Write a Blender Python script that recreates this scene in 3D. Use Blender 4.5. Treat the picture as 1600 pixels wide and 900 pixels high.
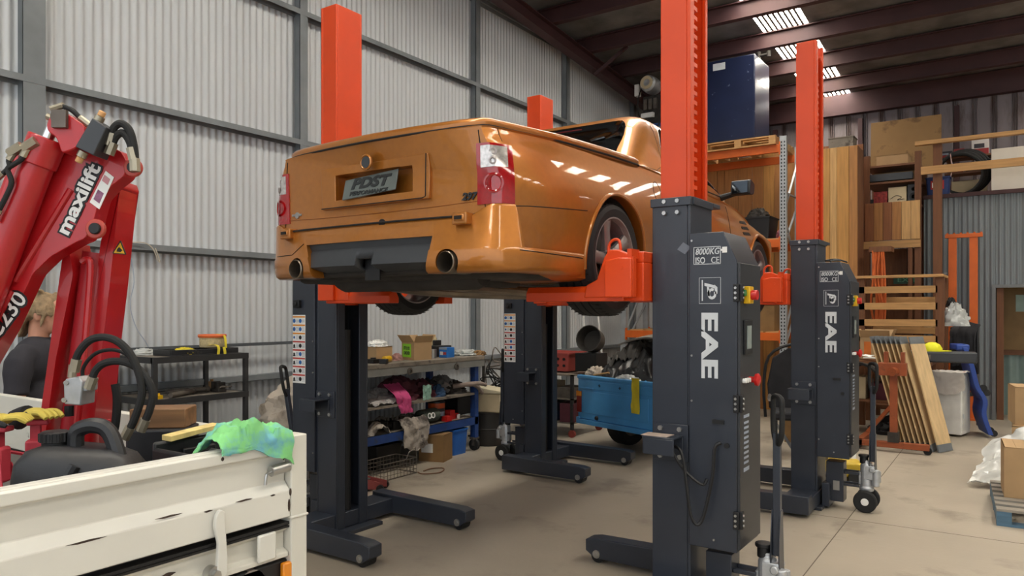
import bpy, bmesh, math, random
from math import sin, cos, pi, radians as R
from mathutils import Vector as V, Matrix
for o in list(bpy.data.objects): bpy.data.objects.remove(o)
scene = bpy.context.scene
C = scene.collection
random.seed(7)
# ---------------------------------------------------------------- camera
F, HZ, CH, YAW = 1160.0, 485.0, 1.7, math.atan(800 / 1160.0)
FW = V((-sin(YAW), cos(YAW), 0)); RT = V((cos(YAW), sin(YAW), 0)); UP = V((0, 0, 1))
cam_d = bpy.data.cameras.new('camera'); cam = bpy.data.objects.new('camera', cam_d); C.objects.link(cam)
cam.location = (0, 0, CH); cam.rotation_euler = (R(90), 0, YAW)
cam_d.sensor_width = 36; cam_d.lens = F / 1600 * 36; cam_d.shift_y = (HZ - 450) / 1600
cam_d.clip_start = .05; cam_d.clip_end = 200
scene.camera = cam
# ---------------------------------------------------------------- world, exposure
vs = scene.view_settings
vs.view_transform = 'Standard'; vs.look = 'None'; vs.gamma = 1; vs.use_curve_mapping = False
vs.exposure = 0.55
w = bpy.data.worlds.new('world'); scene.world = w; w.use_nodes = True
bg = w.node_tree.nodes['Background']; bg.inputs[0].default_value = (.90, .95, 1, 1); bg.inputs[1].default_value = 1.1
SKYLIGHT = 22.0

# ---------------------------------------------------------------- pixel -> place
def ray(u, v): return FW + RT * ((u - 800) / F) + UP * ((HZ - v) / F)
def gnd(u, v, z=0.0):
    d = ray(u, v); return V((0, 0, CH)) + d * ((z - CH) / d.z)
def onx(u, v, x):
    d = ray(u, v); return V((0, 0, CH)) + d * (x / d.x)
def ony(u, v, y):
    d = ray(u, v); return V((0, 0, CH)) + d * (y / d.y)
def att(u, v, t): return V((0, 0, CH)) + ray(u, v) * t

# ---------------------------------------------------------------- materials
def lin(h):
    if not isinstance(h, str): return tuple(h)[:3]
    h = h.lstrip('#'); r = []
    for i in (0, 2, 4):
        c = int(h[i:i+2], 16) / 255
        r.append(c / 12.92 if c <= .04045 else ((c + .055) / 1.055) ** 2.4)
    return tuple(r)
MATS = {}
def M(name, col='888888', rough=.5, metal=0., var=.12, scale=6., bump=0., bscale=60., dirt=None, coat=0., stretch=None, emit=0., spec=.5, flake=0., trans=0., alpha=1.):
    """procedural principled material: base colour varied by noise, optional stains, relief and coat"""
    if name in MATS: return MATS[name]
    m = bpy.data.materials.new(name); m.use_nodes = True; MATS[name] = m
    nt = m.node_tree; N = nt.nodes; L = nt.links; p = N['Principled BSDF']
    c = lin(col)
    tc = N.new('ShaderNodeTexCoord'); mp = N.new('ShaderNodeMapping'); L.new(tc.outputs['Object'], mp.inputs[0])
    if stretch: mp.inputs['Scale'].default_value = stretch
    nz = N.new('ShaderNodeTexNoise'); nz.inputs['Scale'].default_value = scale; nz.inputs['Detail'].default_value = 5
    L.new(mp.outputs[0], nz.inputs['Vector'])
    rp = N.new('ShaderNodeValToRGB'); L.new(nz.outputs['Fac'], rp.inputs[0])
    e = rp.color_ramp.elements; e[0].position = .3; e[1].position = .7
    e[0].color = tuple(x * (1 - var) for x in c) + (1,); e[1].color = tuple(min(1, x * (1 + var)) for x in c) + (1,)
    out = rp.outputs[0]
    if dirt:
        dc, amt, ds = dirt
        n2 = N.new('ShaderNodeTexNoise'); n2.inputs['Scale'].default_value = ds; n2.inputs['Detail'].default_value = 8; n2.inputs['Roughness'].default_value = .65
        L.new(mp.outputs[0], n2.inputs['Vector'])
        r2 = N.new('ShaderNodeValToRGB'); L.new(n2.outputs['Fac'], r2.inputs[0])
        r2.color_ramp.elements[0].position = .62 - amt * .25; r2.color_ramp.elements[0].color = (0, 0, 0, 1)
        r2.color_ramp.elements[1].position = .72 - amt * .2; r2.color_ramp.elements[1].color = (1, 1, 1, 1)
        mx = N.new('ShaderNodeMix'); mx.data_type = 'RGBA'
        L.new(r2.outputs[0], mx.inputs[0]); L.new(out, mx.inputs[6]); mx.inputs[7].default_value = lin(dc) + (1,)
        out = mx.outputs[2]
    L.new(out, p.inputs['Base Color'])
    p.inputs['Roughness'].default_value = rough; p.inputs['Metallic'].default_value = metal
    p.inputs['Specular IOR Level'].default_value = spec
    if coat: p.inputs['Coat Weight'].default_value = coat; p.inputs['Coat Roughness'].default_value = .04
    if trans: p.inputs['Transmission Weight'].default_value = trans
    if alpha < 1: p.inputs['Alpha'].default_value = alpha
    if emit: p.inputs['Emission Color'].default_value = c + (1,); p.inputs['Emission Strength'].default_value = emit
    if bump:
        nb = N.new('ShaderNodeTexNoise'); nb.inputs['Scale'].default_value = bscale; nb.inputs['Detail'].default_value = 6
        L.new(mp.outputs[0], nb.inputs['Vector'])
        b = N.new('ShaderNodeBump'); b.inputs['Strength'].default_value = bump; b.inputs['Distance'].default_value = .01
        L.new(nb.outputs['Fac'], b.inputs['Height']); L.new(b.outputs[0], p.inputs['Normal'])
    return m
def wood(name, col, var=.25, axis='z', rough=.6):
    s = {'x': (1, 14, 14), 'y': (14, 1, 14), 'z': (14, 14, 1)}[axis]
    return M(name, col, rough, var=var, scale=2.2, stretch=s, bump=.08, bscale=5)

# ---------------------------------------------------------------- mesh builder
class MB:
    def __init__(s): s.v = []; s.f = []; s.m = Matrix.Identity(4)
    def add(s, vs_, fs):
        b = len(s.v); s.v += [s.m @ V(p) for p in vs_]; s.f += [tuple(b + i for i in f) for f in fs]; return s
    def box(s, x0, x1, y0, y1, z0, z1):
        return s.add([(x0,y0,z0),(x1,y0,z0),(x1,y1,z0),(x0,y1,z0),(x0,y0,z1),(x1,y0,z1),(x1,y1,z1),(x0,y1,z1)],
                     [(0,3,2,1),(4,5,6,7),(0,1,5,4),(1,2,6,5),(2,3,7,6),(3,0,4,7)])
    def cbox(s, c, d): return s.box(c[0]-d[0]/2, c[0]+d[0]/2, c[1]-d[1]/2, c[1]+d[1]/2, c[2]-d[2]/2, c[2]+d[2]/2)
    def beam(s, a, b, wd, hd, up=(0, 0, 1)):
        a, b = V(a), V(b); d = (b - a).normalized(); u = V(up)
        if abs(d.dot(u)) > .95: u = V((0, 1, 0)) if abs(d.y) < .9 else V((1, 0, 0))
        r = d.cross(u).normalized() * wd / 2; u = r.cross(d).normalized() * hd / 2
        q = [a-r-u, a+r-u, a+r+u, a-r+u, b-r-u, b+r-u, b+r+u, b-r+u]
        return s.add(q, [(0,3,2,1),(4,5,6,7),(0,1,5,4),(1,2,6,5),(2,3,7,6),(3,0,4,7)])
    def cyl(s, a, b, r, r2=None, n=16, cap=True):
        a, b = V(a), V(b); r2 = r if r2 is None else r2; d = (b - a).normalized()
        u = d.orthogonal().normalized(); w_ = d.cross(u)
        vs_ = [a + (u * cos(2*pi*i/n) + w_ * sin(2*pi*i/n)) * r for i in range(n)] + [b + (u * cos(2*pi*i/n) + w_ * sin(2*pi*i/n)) * r2 for i in range(n)]
        fs = [(i, (i+1) % n, n + (i+1) % n, n + i) for i in range(n)]
        if cap: fs += [tuple(range(n))[::-1], tuple(range(n, 2*n))]
        return s.add(vs_, fs)
    def tube(s, pts, r, n=8, smooth=0, closed=False):
        pts = [V(p) for p in pts]
        if smooth: pts = spline(pts, smooth, closed)
        rr = r if isinstance(r, (list, tuple)) else [r] * len(pts)
        if len(rr) != len(pts): rr = [rr[min(len(rr)-1, int(i * len(rr) / len(pts)))] for i in range(len(pts))]
        k = len(pts); vs_ = []; u = None
        for i, p in enumerate(pts):
            if closed: d = (pts[(i+1) % k] - pts[i-1]).normalized()
            else: d = (pts[min(i+1, k-1)] - pts[max(i-1, 0)]).normalized()
            if u is None: u = d.orthogonal().normalized()
            u = (u - d * u.dot(d)); u = u.normalized() if u.length > 1e-6 else d.orthogonal().normalized()
            w_ = d.cross(u)
            vs_ += [p + (u * cos(2*pi*j/n) + w_ * sin(2*pi*j/n)) * rr[i] for j in range(n)]
        fs = []
        for i in range(k if closed else k - 1):
            a, b = i * n, ((i + 1) % k) * n
            fs += [(a + j, a + (j+1) % n, b + (j+1) % n, b + j) for j in range(n)]
        if not closed: fs += [tuple(range(n))[::-1], tuple(range((k-1)*n, k*n))]
        return s.add(vs_, fs)
    def prism(s, poly, o, ex, ey, depth):
        """polygon (2d) in the plane o + a*ex + b*ey, extruded by the vector depth"""
        o, ex, ey, dp = V(o), V(ex), V(ey), V(depth); n = len(poly)
        a = [o + ex * p[0] + ey * p[1] for p in poly]
        flip = ex.cross(ey).dot(dp) < 0
        ar = sum(poly[i][0]*poly[(i+1) % n][1] - poly[(i+1) % n][0]*poly[i][1] for i in range(n)) < 0
        fs = [tuple(range(n))[::-1], tuple(range(n, 2*n))] + [(i, (i+1) % n, n + (i+1) % n, n + i) for i in range(n)]
        if flip != ar: fs = [f[::-1] for f in fs]
        return s.add(a + [p + dp for p in a], fs)
    def lathe(s, prof, o=(0, 0, 0), ax=(0, 0, 1), n=24, ring=False):
        """prof: list of (radius, height)"""
        o = V(o); ax = V(ax).normalized(); u = ax.orthogonal().normalized(); w_ = ax.cross(u); k = len(prof); vs_ = []
        for r, h in prof: vs_ += [o + ax * h + (u * cos(2*pi*j/n) + w_ * sin(2*pi*j/n)) * r for j in range(n)]
        fs = []
        for i in range(k - 1): fs += [(i*n + j, i*n + (j+1) % n, (i+1)*n + (j+1) % n, (i+1)*n + j) for j in range(n)]
        if ring: fs += [((k-1)*n + j, (k-1)*n + (j+1) % n, (j+1) % n, j) for j in range(n)]
        if not ring and prof[0][0] > 1e-5: fs.append(tuple(range(n))[::-1])
        if not ring and prof[-1][0] > 1e-5: fs.append(tuple(range((k-1)*n, k*n)))
        return s.add(vs_, fs)
    def ball(s, c, r, n=12, m=8):
        c = V(c); r = r if isinstance(r, (tuple, list)) else (r, r, r)
        vs_ = [c + V((0, 0, -r[2]))]
        for i in range(1, m):
            a = -pi/2 + pi*i/m
            vs_ += [c + V((r[0]*cos(a)*cos(2*pi*j/n), r[1]*cos(a)*sin(2*pi*j/n), r[2]*sin(a))) for j in range(n)]
        vs_.append(c + V((0, 0, r[2]))); fs = [(0, 1 + (j+1) % n, 1 + j) for j in range(n)]
        for i in range(m - 2): fs += [(1+i*n+j, 1+i*n+(j+1) % n, 1+(i+1)*n+(j+1) % n, 1+(i+1)*n+j) for j in range(n)]
        t = len(vs_) - 1; fs += [(1+(m-2)*n+j, 1+(m-2)*n+(j+1) % n, t) for j in range(n)]
        return s.add(vs_, fs)
    def loft(s, rings, cap=True, closed=True):
        n = len(rings[0]); vs_ = [p for r in rings for p in r]; fs = []
        for i in range(len(rings) - 1):
            for j in range(n if closed else n - 1): fs.append((i*n+j, i*n+(j+1) % n, (i+1)*n+(j+1) % n, (i+1)*n+j))
        if cap and closed: fs += [tuple(range(n))[::-1], tuple(range((len(rings)-1)*n, len(rings)*n))]
        return s.add(vs_, fs)
    def build(s, name, mat, parent=None, smooth=35, bevel=0., loc=None, subd=0, seg=2):
        me = bpy.data.meshes.new(name); me.from_pydata([tuple(p) for p in s.v], [], s.f); me.update()
        bm = bmesh.new(); bm.from_mesh(me); bmesh.ops.recalc_face_normals(bm, faces=bm.faces); bm.to_mesh(me); bm.free()
        me.materials.append(mat)
        if smooth:
            me.polygons.foreach_set('use_smooth', [True] * len(me.polygons)); me.set_sharp_from_angle(angle=R(smooth))
        o = bpy.data.objects.new(name, me); C.objects.link(o)
        if parent: o.parent = parent
        if loc is not None: o.location = loc
        if bevel:
            b = o.modifiers.new('bevel', 'BEVEL'); b.width = bevel; b.segments = seg; b.limit_method = 'ANGLE'; b.angle_limit = R(40)
        if subd:
            b = o.modifiers.new('subd', 'SUBSURF'); b.levels = subd; b.render_levels = subd
        return o
def spline(p, k, closed=False):
    q = []; n = len(p)
    rng = range(n) if closed else range(n - 1)
    for i in rng:
        if closed: a, b, c, d = p[i-1], p[i], p[(i+1) % n], p[(i+2) % n]
        else: a, b, c, d = p[max(i-1, 0)], p[i], p[i+1], p[min(i+2, n-1)]
        for j in range(k):
            t = j / k
            q.append(.5 * ((2*b) + (c-a)*t + (2*a-5*b+4*c-d)*t*t + (3*b-a-3*c+d)*t**3))
    if not closed: q.append(p[-1])
    return q
def tag(o, label, cat, group=None):
    o['label'] = label; o['category'] = cat
    if group: o['group'] = group
    return o
def thing(name, label, cat, loc=(0, 0, 0), rz=0., group=None):
    o = bpy.data.objects.new(name, None); C.objects.link(o); o.empty_display_size = .1
    o.location = loc; o.rotation_euler = (0, 0, rz); return tag(o, label, cat, group)
def struct(o): o['kind'] = 'structure'; return o
def dup(o, parent=None):
    c = o.copy(); C.objects.link(c)
    if parent: c.parent = parent
    for ch in list(o.children): dup(ch, c)
    return c
def text(s, size, mat, parent, o, ex, ey, name='lettering', depth=.0015, width=None, shear=0., bold=0., align='CENTER', alignv='CENTER'):
    """raised lettering: o centre, ex reading direction, ey letter-up direction"""
    cu = bpy.data.curves.new('t', 'FONT'); cu.body = s; cu.size = size; cu.extrude = depth; cu.align_x = align; cu.align_y = alignv; cu.shear = shear; cu.offset = bold
    cu.resolution_u = 3
    to = bpy.data.objects.new('t', cu); C.objects.link(to)
    dg = bpy.context.evaluated_depsgraph_get(); me = bpy.data.meshes.new_from_object(to.evaluated_get(dg)); bpy.data.objects.remove(to)
    ex, ey = V(ex).normalized(), V(ey).normalized(); ez = ex.cross(ey)
    k = 1.
    if width:
        xs = [v.co.x for v in me.vertices]; k = width / max(1e-6, max(xs) - min(xs))
    m = Matrix(((ex.x*k, ey.x, ez.x, o[0]), (ex.y*k, ey.y, ez.y, o[1]), (ex.z*k, ey.z, ez.z, o[2]), (0, 0, 0, 1)))
    me.transform(m); me.materials.clear(); me.materials.append(mat); me.name = name
    ob = bpy.data.objects.new(name, me); C.objects.link(ob)
    if parent: ob.parent = parent
    return ob
def boolean(o, cutters, op='DIFFERENCE'):
    """cut o's mesh for good"""
    for c in cutters:
        b = o.modifiers.new('b', 'BOOLEAN'); b.operation = op; b.object = c; b.solver = 'EXACT'
    dg = bpy.context.evaluated_depsgraph_get(); dg.update()
    me = bpy.data.meshes.new_from_object(o.evaluated_get(dg)); o.modifiers.clear(); old = o.data; o.data = me; me.name = old.name
    for c in cutters: bpy.data.objects.remove(c)
    return o

from mathutils import noise as NZ
def fbm(p, o=4): return NZ.fractal(V(p), 1.0, 2.0, o)
def sheet(fn, nu=20, nv=20, thick=.006):
    """cloth-like slab: fn(a, b) gives the point for a, b in 0..1"""
    top = [V(fn(i / nu, j / nv)) for j in range(nv + 1) for i in range(nu + 1)]; k = nu + 1
    nr = []
    for j in range(nv + 1):
        for i in range(nu + 1):
            a = top[j*k + min(i+1, nu)] - top[j*k + max(i-1, 0)]; b = top[min(j+1, nv)*k + i] - top[max(j-1, 0)*k + i]; c = a.cross(b)
            nr.append(c.normalized() if c.length > 1e-9 else V((0, 0, 1)))
    bot = [p - n * thick for p, n in zip(top, nr)]; N = len(top); fs = []
    for j in range(nv):
        for i in range(nu): q = j*k+i; fs.append((q, q+1, q+k+1, q+k)); fs.append((N+q+1, N+q, N+q+k, N+q+k+1))
    for i in range(nu): fs.append((i+1, i, N+i, N+i+1)); q = nv*k+i; fs.append((q, q+1, N+q+1, N+q))
    for j in range(nv): fs.append((j*k, (j+1)*k, N+(j+1)*k, N+j*k)); q = j*k+nu; fs.append((q+k, q, N+q, N+q+k))
    return MB().add(top + bot, fs)
def lump(c, size, seed=0, amp=.25, freq=3., n=28, m=16, flat=0.):
    """crumpled heap: a dome with folds, sitting on its flat base at c"""
    c = V(c); mb = MB(); vs_ = []
    for i in range(m + 1):
        a = pi / 2 * i / m
        for j in range(n):
            b = 2 * pi * j / n; d = V((cos(a) * cos(b), cos(a) * sin(b), sin(a)))
            k = 1 + amp * (1 - 2 * abs(NZ.noise(d * freq + V((seed, seed * 2.3, 0)))) - .3) + amp * .4 * NZ.noise(d * freq * 3 + V((seed, 0, 9)))
            z = max(0, d.z * k); vs_.append(c + V((d.x * k * size[0], d.y * k * size[1], z * size[2])))
    fs = [(i*n+j, i*n+(j+1) % n, (i+1)*n+(j+1) % n, (i+1)*n+j) for i in range(m) for j in range(n)]; fs.append(tuple(range(n))[::-1])
    return mb.add(vs_, fs)
# ================================================================ the shed
WX, WB, RX, FY = -6.4, 15.7, 8.5, -4.5     # left wall, back wall, right wall, open front
def roofz(y): return 6.41 + .0815 * (9.28 - y)
m_floor = M('concrete', 'a49a8a', .5, var=.10, scale=.9, bump=.15, bscale=25, dirt=('8d8375', .3, 1.3))
m_sheet = M('galvanised sheet', 'c6cacd', .5, .25, var=.05, scale=1.2, stretch=(1, 1, .15))
m_girt = M('girt steel', '7f8589', .55, .3, var=.12, scale=4)
m_bsheet = M('aged ribbed sheet', '8f8687', .5, .35, var=.14, scale=1.5, stretch=(1, 1, .2), dirt=('6b5a55', .25, 2.5))
m_red = M('red oxide steel', '462a2b', .6, var=.15, scale=3)
m_foil = M('roof foil', '7c7a78', .5, .25, var=.35, scale=2.5, bump=.9, bscale=6)
m_pgrey = M('partition sheet', '7f868a', .5, .3, var=.06, scale=2, stretch=(1, 1, .2))
floor = struct(MB().box(WX - .3, RX + .3, FY - 14, WB + .3, -.2, 0).build('floor', m_floor, smooth=0))
g = MB()
m_joint = M('dark joint', '5f554a', .8)  # own dark grey-brown of the thin joints in the slab
for a, b in ((gnd(1255, 900), gnd(1420, 690)), (gnd(1330, 812), gnd(1600, 850))):
    d = (b - a).normalized(); MB().beam(a - d * .8 + V((0, 0, -.0005)), b + d * .8 + V((0, 0, -.0005)), .007, .003).build('floor_joint', m_joint, floor, smooth=0)

def corr_mesh(width, z0, z1, pitch, amp, seg=8, name='sheet', mat=None, wave=None):
    """corrugated sheet: runs along +x from 0, relief along y"""
    n = int(round(width / pitch * seg)); mb = MB(); vs_ = []
    for i in range(n + 1):
        x = width * i / n; ph = (x / pitch) % 1
        y = amp * sin(2 * pi * ph) if wave is None else wave(ph) * amp
        vs_ += [(x, y, z0), (x, y, z1)]
    mb.add(vs_, [(2*i, 2*i+2, 2*i+3, 2*i+1) for i in range(n)])
    return mb
def sheet_run(root, n, width, proto, o, ang):
    for i in range(n):
        s = proto if i == 0 else proto.copy()
        if i: C.objects.link(s)
        s.parent = root; s.location = V(o) + V((cos(ang), sin(ang), 0)) * (width * i); s.rotation_euler = (0, 0, ang)
# left wall: corrugated sheets on girts and posts
wl = struct(bpy.data.objects.new('wall_left', None)); C.objects.link(wl)
sw = .0762 * 10; n = math.ceil((WB - FY) / sw)
p = corr_mesh(sw, 0, 7.3, .0762, .0095).build('corrugated_sheet', m_sheet)
# cut the sheet heads below the falling roof: three heights are enough
sheet_run(wl, n, sw, p, (WX, FY, 0), R(90))
def cgirt(z, y0, y1, name='girt'):
    return MB().box(WX + .012, WX + .1, y0, y1, z - .008, z + .008).box(WX + .095, WX + .104, y0, y1, z - .045, z + .008).box(WX + .012, WX + .02, y0, y1, z - .06, z).build(name, m_girt, wl, smooth=0)
posts = [(-2.7, .1), (-.1, .1), (2.63, .16), (5.24, .1), (8.3, .1), (10.8, .1), (13.4, .1)]
for z in (1.05, 2.27, 3.5, 4.88, 6.1):
    cgirt(z, FY, WB)
for y, wd in posts:
    q = MB().box(WX + .01, WX + .1, y - wd/2, y - wd/2 + .012, 0, roofz(y)).box(WX + .09, WX + .102, y - wd/2, y + wd/2, 0, roofz(y)).box(WX + .01, WX + .1, y + wd/2 - .012, y + wd/2, 0, roofz(y))
    q.build('wall_post', m_girt, wl, smooth=0)
MB().box(WX + .1, WX + .125, 3.3, 5.2, 1.35, 1.38).build('hose_rail', M('dark pipe', '4c5156', .5), wl)
# back wall: pan and rib sheets
wb_ = struct(bpy.data.objects.new('wall_back', None)); C.objects.link(wb_)
def ribs(ph):
    for c in (.64, .76, .88):
        d = abs(ph - c)
        if d < .035: return 1 - max(0, (d - .015) / .02)
    return 0
pw = .3 * 3
p = corr_mesh(pw, 0, 5.93, .3, .03, seg=48, wave=ribs).build('ribbed_sheet', m_bsheet, smooth=0)
sheet_run(wb_, math.ceil((RX - WX) / pw), pw, p, (RX, WB, 0), R(180))
MB().box(WX, RX, WB - .2, WB - .05, 5.5, 5.9).build('eave_beam', m_red, wb_)
for x in (-4.2, -2.6, -1.0, .6, 2.2):
    MB().box(x - .04, x + .04, WB - .12, WB - .035, 0, 5.4).build('wall_stud', m_red, wb_)
# right wall, lower front: plain sheeted, out of frame
wr = struct(bpy.data.objects.new('wall_right', None)); C.objects.link(wr)
p = corr_mesh(sw * 4, 0, 7.3, .0762, .0095, seg=4).build('corrugated_sheet', m_sheet)
sheet_run(wr, math.ceil((WB - FY) / sw / 4), sw * 4, p, (RX, FY, 0), R(90))
# roof: foil-lined sheets, purlins across, rafters along, polycarbonate skylight strips
roof = struct(bpy.data.objects.new('ceiling', None)); C.objects.link(roof)
m_sky = bpy.data.materials.new('polycarbonate skylight'); m_sky.use_nodes = True
nt = m_sky.node_tree; p = nt.nodes['Principled BSDF']; p.inputs['Base Color'].default_value = (.9, .85, .75, 1); p.inputs['Roughness'].default_value = .5
tc = nt.nodes.new('ShaderNodeTexCoord'); mp = nt.nodes.new('ShaderNodeMapping'); mp.inputs['Scale'].default_value = (1, .25, 1)
nz = nt.nodes.new('ShaderNodeTexNoise'); nz.inputs['Scale'].default_value = 9; rp = nt.nodes.new('ShaderNodeValToRGB')
rp.color_ramp.elements[0].position = .42; rp.color_ramp.elements[0].color = (.85, .74, .55, 1); rp.color_ramp.elements[1].position = .62; rp.color_ramp.elements[1].color = (.97, .985, 1, 1)
nt.links.new(tc.outputs['Object'], mp.inputs[0]); nt.links.new(mp.outputs[0], nz.inputs['Vector']); nt.links.new(nz.outputs['Fac'], rp.inputs[0]); nt.links.new(rp.outputs[0], p.inputs['Emission Color'])
p.inputs['Emission Strength'].default_value = SKYLIGHT
strips = [(-3.47, -2.77), (.9, 1.5), (4.8, 5.5)]
YF = FY
xs = [WX] + [x for s in strips for x in s] + [RX]
for i in range(0, len(xs), 2):
    a, b = xs[i], xs[i+1]
    MB().add([(a, YF, roofz(YF) + .02), (b, YF, roofz(YF) + .02), (b, WB, roofz(WB) + .02), (a, WB, roofz(WB) + .02)], [(0, 1, 2, 3)]).box(a, b, WB - .1, WB + .1, roofz(WB) + .0, roofz(WB) + .04).build('roof_lining', m_foil, roof, smooth=0)
PUR = [14.6 - 1.2 * i for i in range(17)]
for a, b in strips:
    for y in PUR[:]:
        y0, y1 = y + .03, min(y + 1.17, WB)
        n = 40; vs_ = []
        for i in range(n + 1):
            x = a + (b - a) * i / n; dz = .012 * sin(2 * pi * i / n * 8)
            vs_ += [(x, y0, roofz(y0) + .03 + dz), (x, y1, roofz(y1) + .03 + dz)]
        MB().add(vs_, [(2*i, 2*i+2, 2*i+3, 2*i+1) for i in range(n)]).build('skylight_panel', m_sky, roof, smooth=0)
        pn = roof.children[-1]; rb = MB()
        for i in range(1, 9):
            x = a + (b - a) * i / 9; rb.beam((x, y0, roofz(y0) + .01), (x, y1, roofz(y1) + .01), .035, .012)
        rb = rb.build('sheet_ribs', m_foil, pn, smooth=0); rb['kind'] = 'stuff'
for y in PUR:
    z = roofz(y)
    MB().box(WX + .1, RX - .1, y - .006, y + .006, z - .24, z).box(WX + .1, RX - .1, y - .06, y + .06, z - .25, z - .235).box(WX + .1, RX - .1, y - .06, y + .06, z - .015, z).build('purlin', m_red, roof, smooth=0)
def rafter(x, w_, d):
    mb = MB()
    for (xa, xb, za, zb) in ((x - w_/2, x + w_/2, -d - .25, -d - .235 - .0), (x - .006, x + .006, -d - .24, -.25), (x - w_/2, x + w_/2, -.265, -.25)):
        q = []
        for y in (FY, WB):
            r = roofz(y); q += [(xa, y, r + za), (xb, y, r + za), (xb, y, r + zb), (xa, y, r + zb)]
        mb.add(q, [(0, 3, 2, 1), (4, 5, 6, 7), (0, 1, 5, 4), (1, 2, 6, 5), (2, 3, 7, 6), (3, 0, 4, 7)])
    return mb.build('rafter', m_red, roof, smooth=0)
rafter(WX + .35, .16, .22); rafter(3.0, .16, .25)
for y in (11.2, 13.6):
    MB().beam((WX + .4, y - .02, roofz(y) - .55), (WX + .95, y + .1, roofz(y) - .14), .05, .05).build('fly_brace', m_red, roof)
# ================================================================ four mobile column lifts
m_navy = M('dark blue-grey enamel', '2d323c', .36, var=.12, scale=3, bump=.06, bscale=220, coat=.15)
m_black = M('black', '141416', .5)
m_rubber = M('rubber', '1a1a1a', .75, var=.2)
m_orange = M('orange enamel', 'd6450f', .38, var=.08, scale=2, bump=.04, bscale=150)
m_steel = M('bright steel', 'b4b4b2', .32, .9, var=.15)
m_cast = M('cast silver', 'b9bcbf', .42, .6, var=.15, scale=20)
m_white = M('white print', 'c9ced2', .5)
m_wpaint = M('white paint', 'e8e8e4', .4)
m_redp = M('red plastic', 'c01f1c', .35)
m_yel = M('yellow plastic', 'e0b010', .4)
m_grn = M('green plastic', '1e7a4a', .4)
m_blue = M('blue print', '1f5fa8', .5)
m_ora2 = M('orange print', 'd98a2b', .5)
m_redpr = M('red print', 'b8403a', .5)
m_greypr = M('grey print', '9aa4b4', .5)
CW, CD, CT = .11, .165, 2.30      # column half width (x), half depth (y), height
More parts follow.
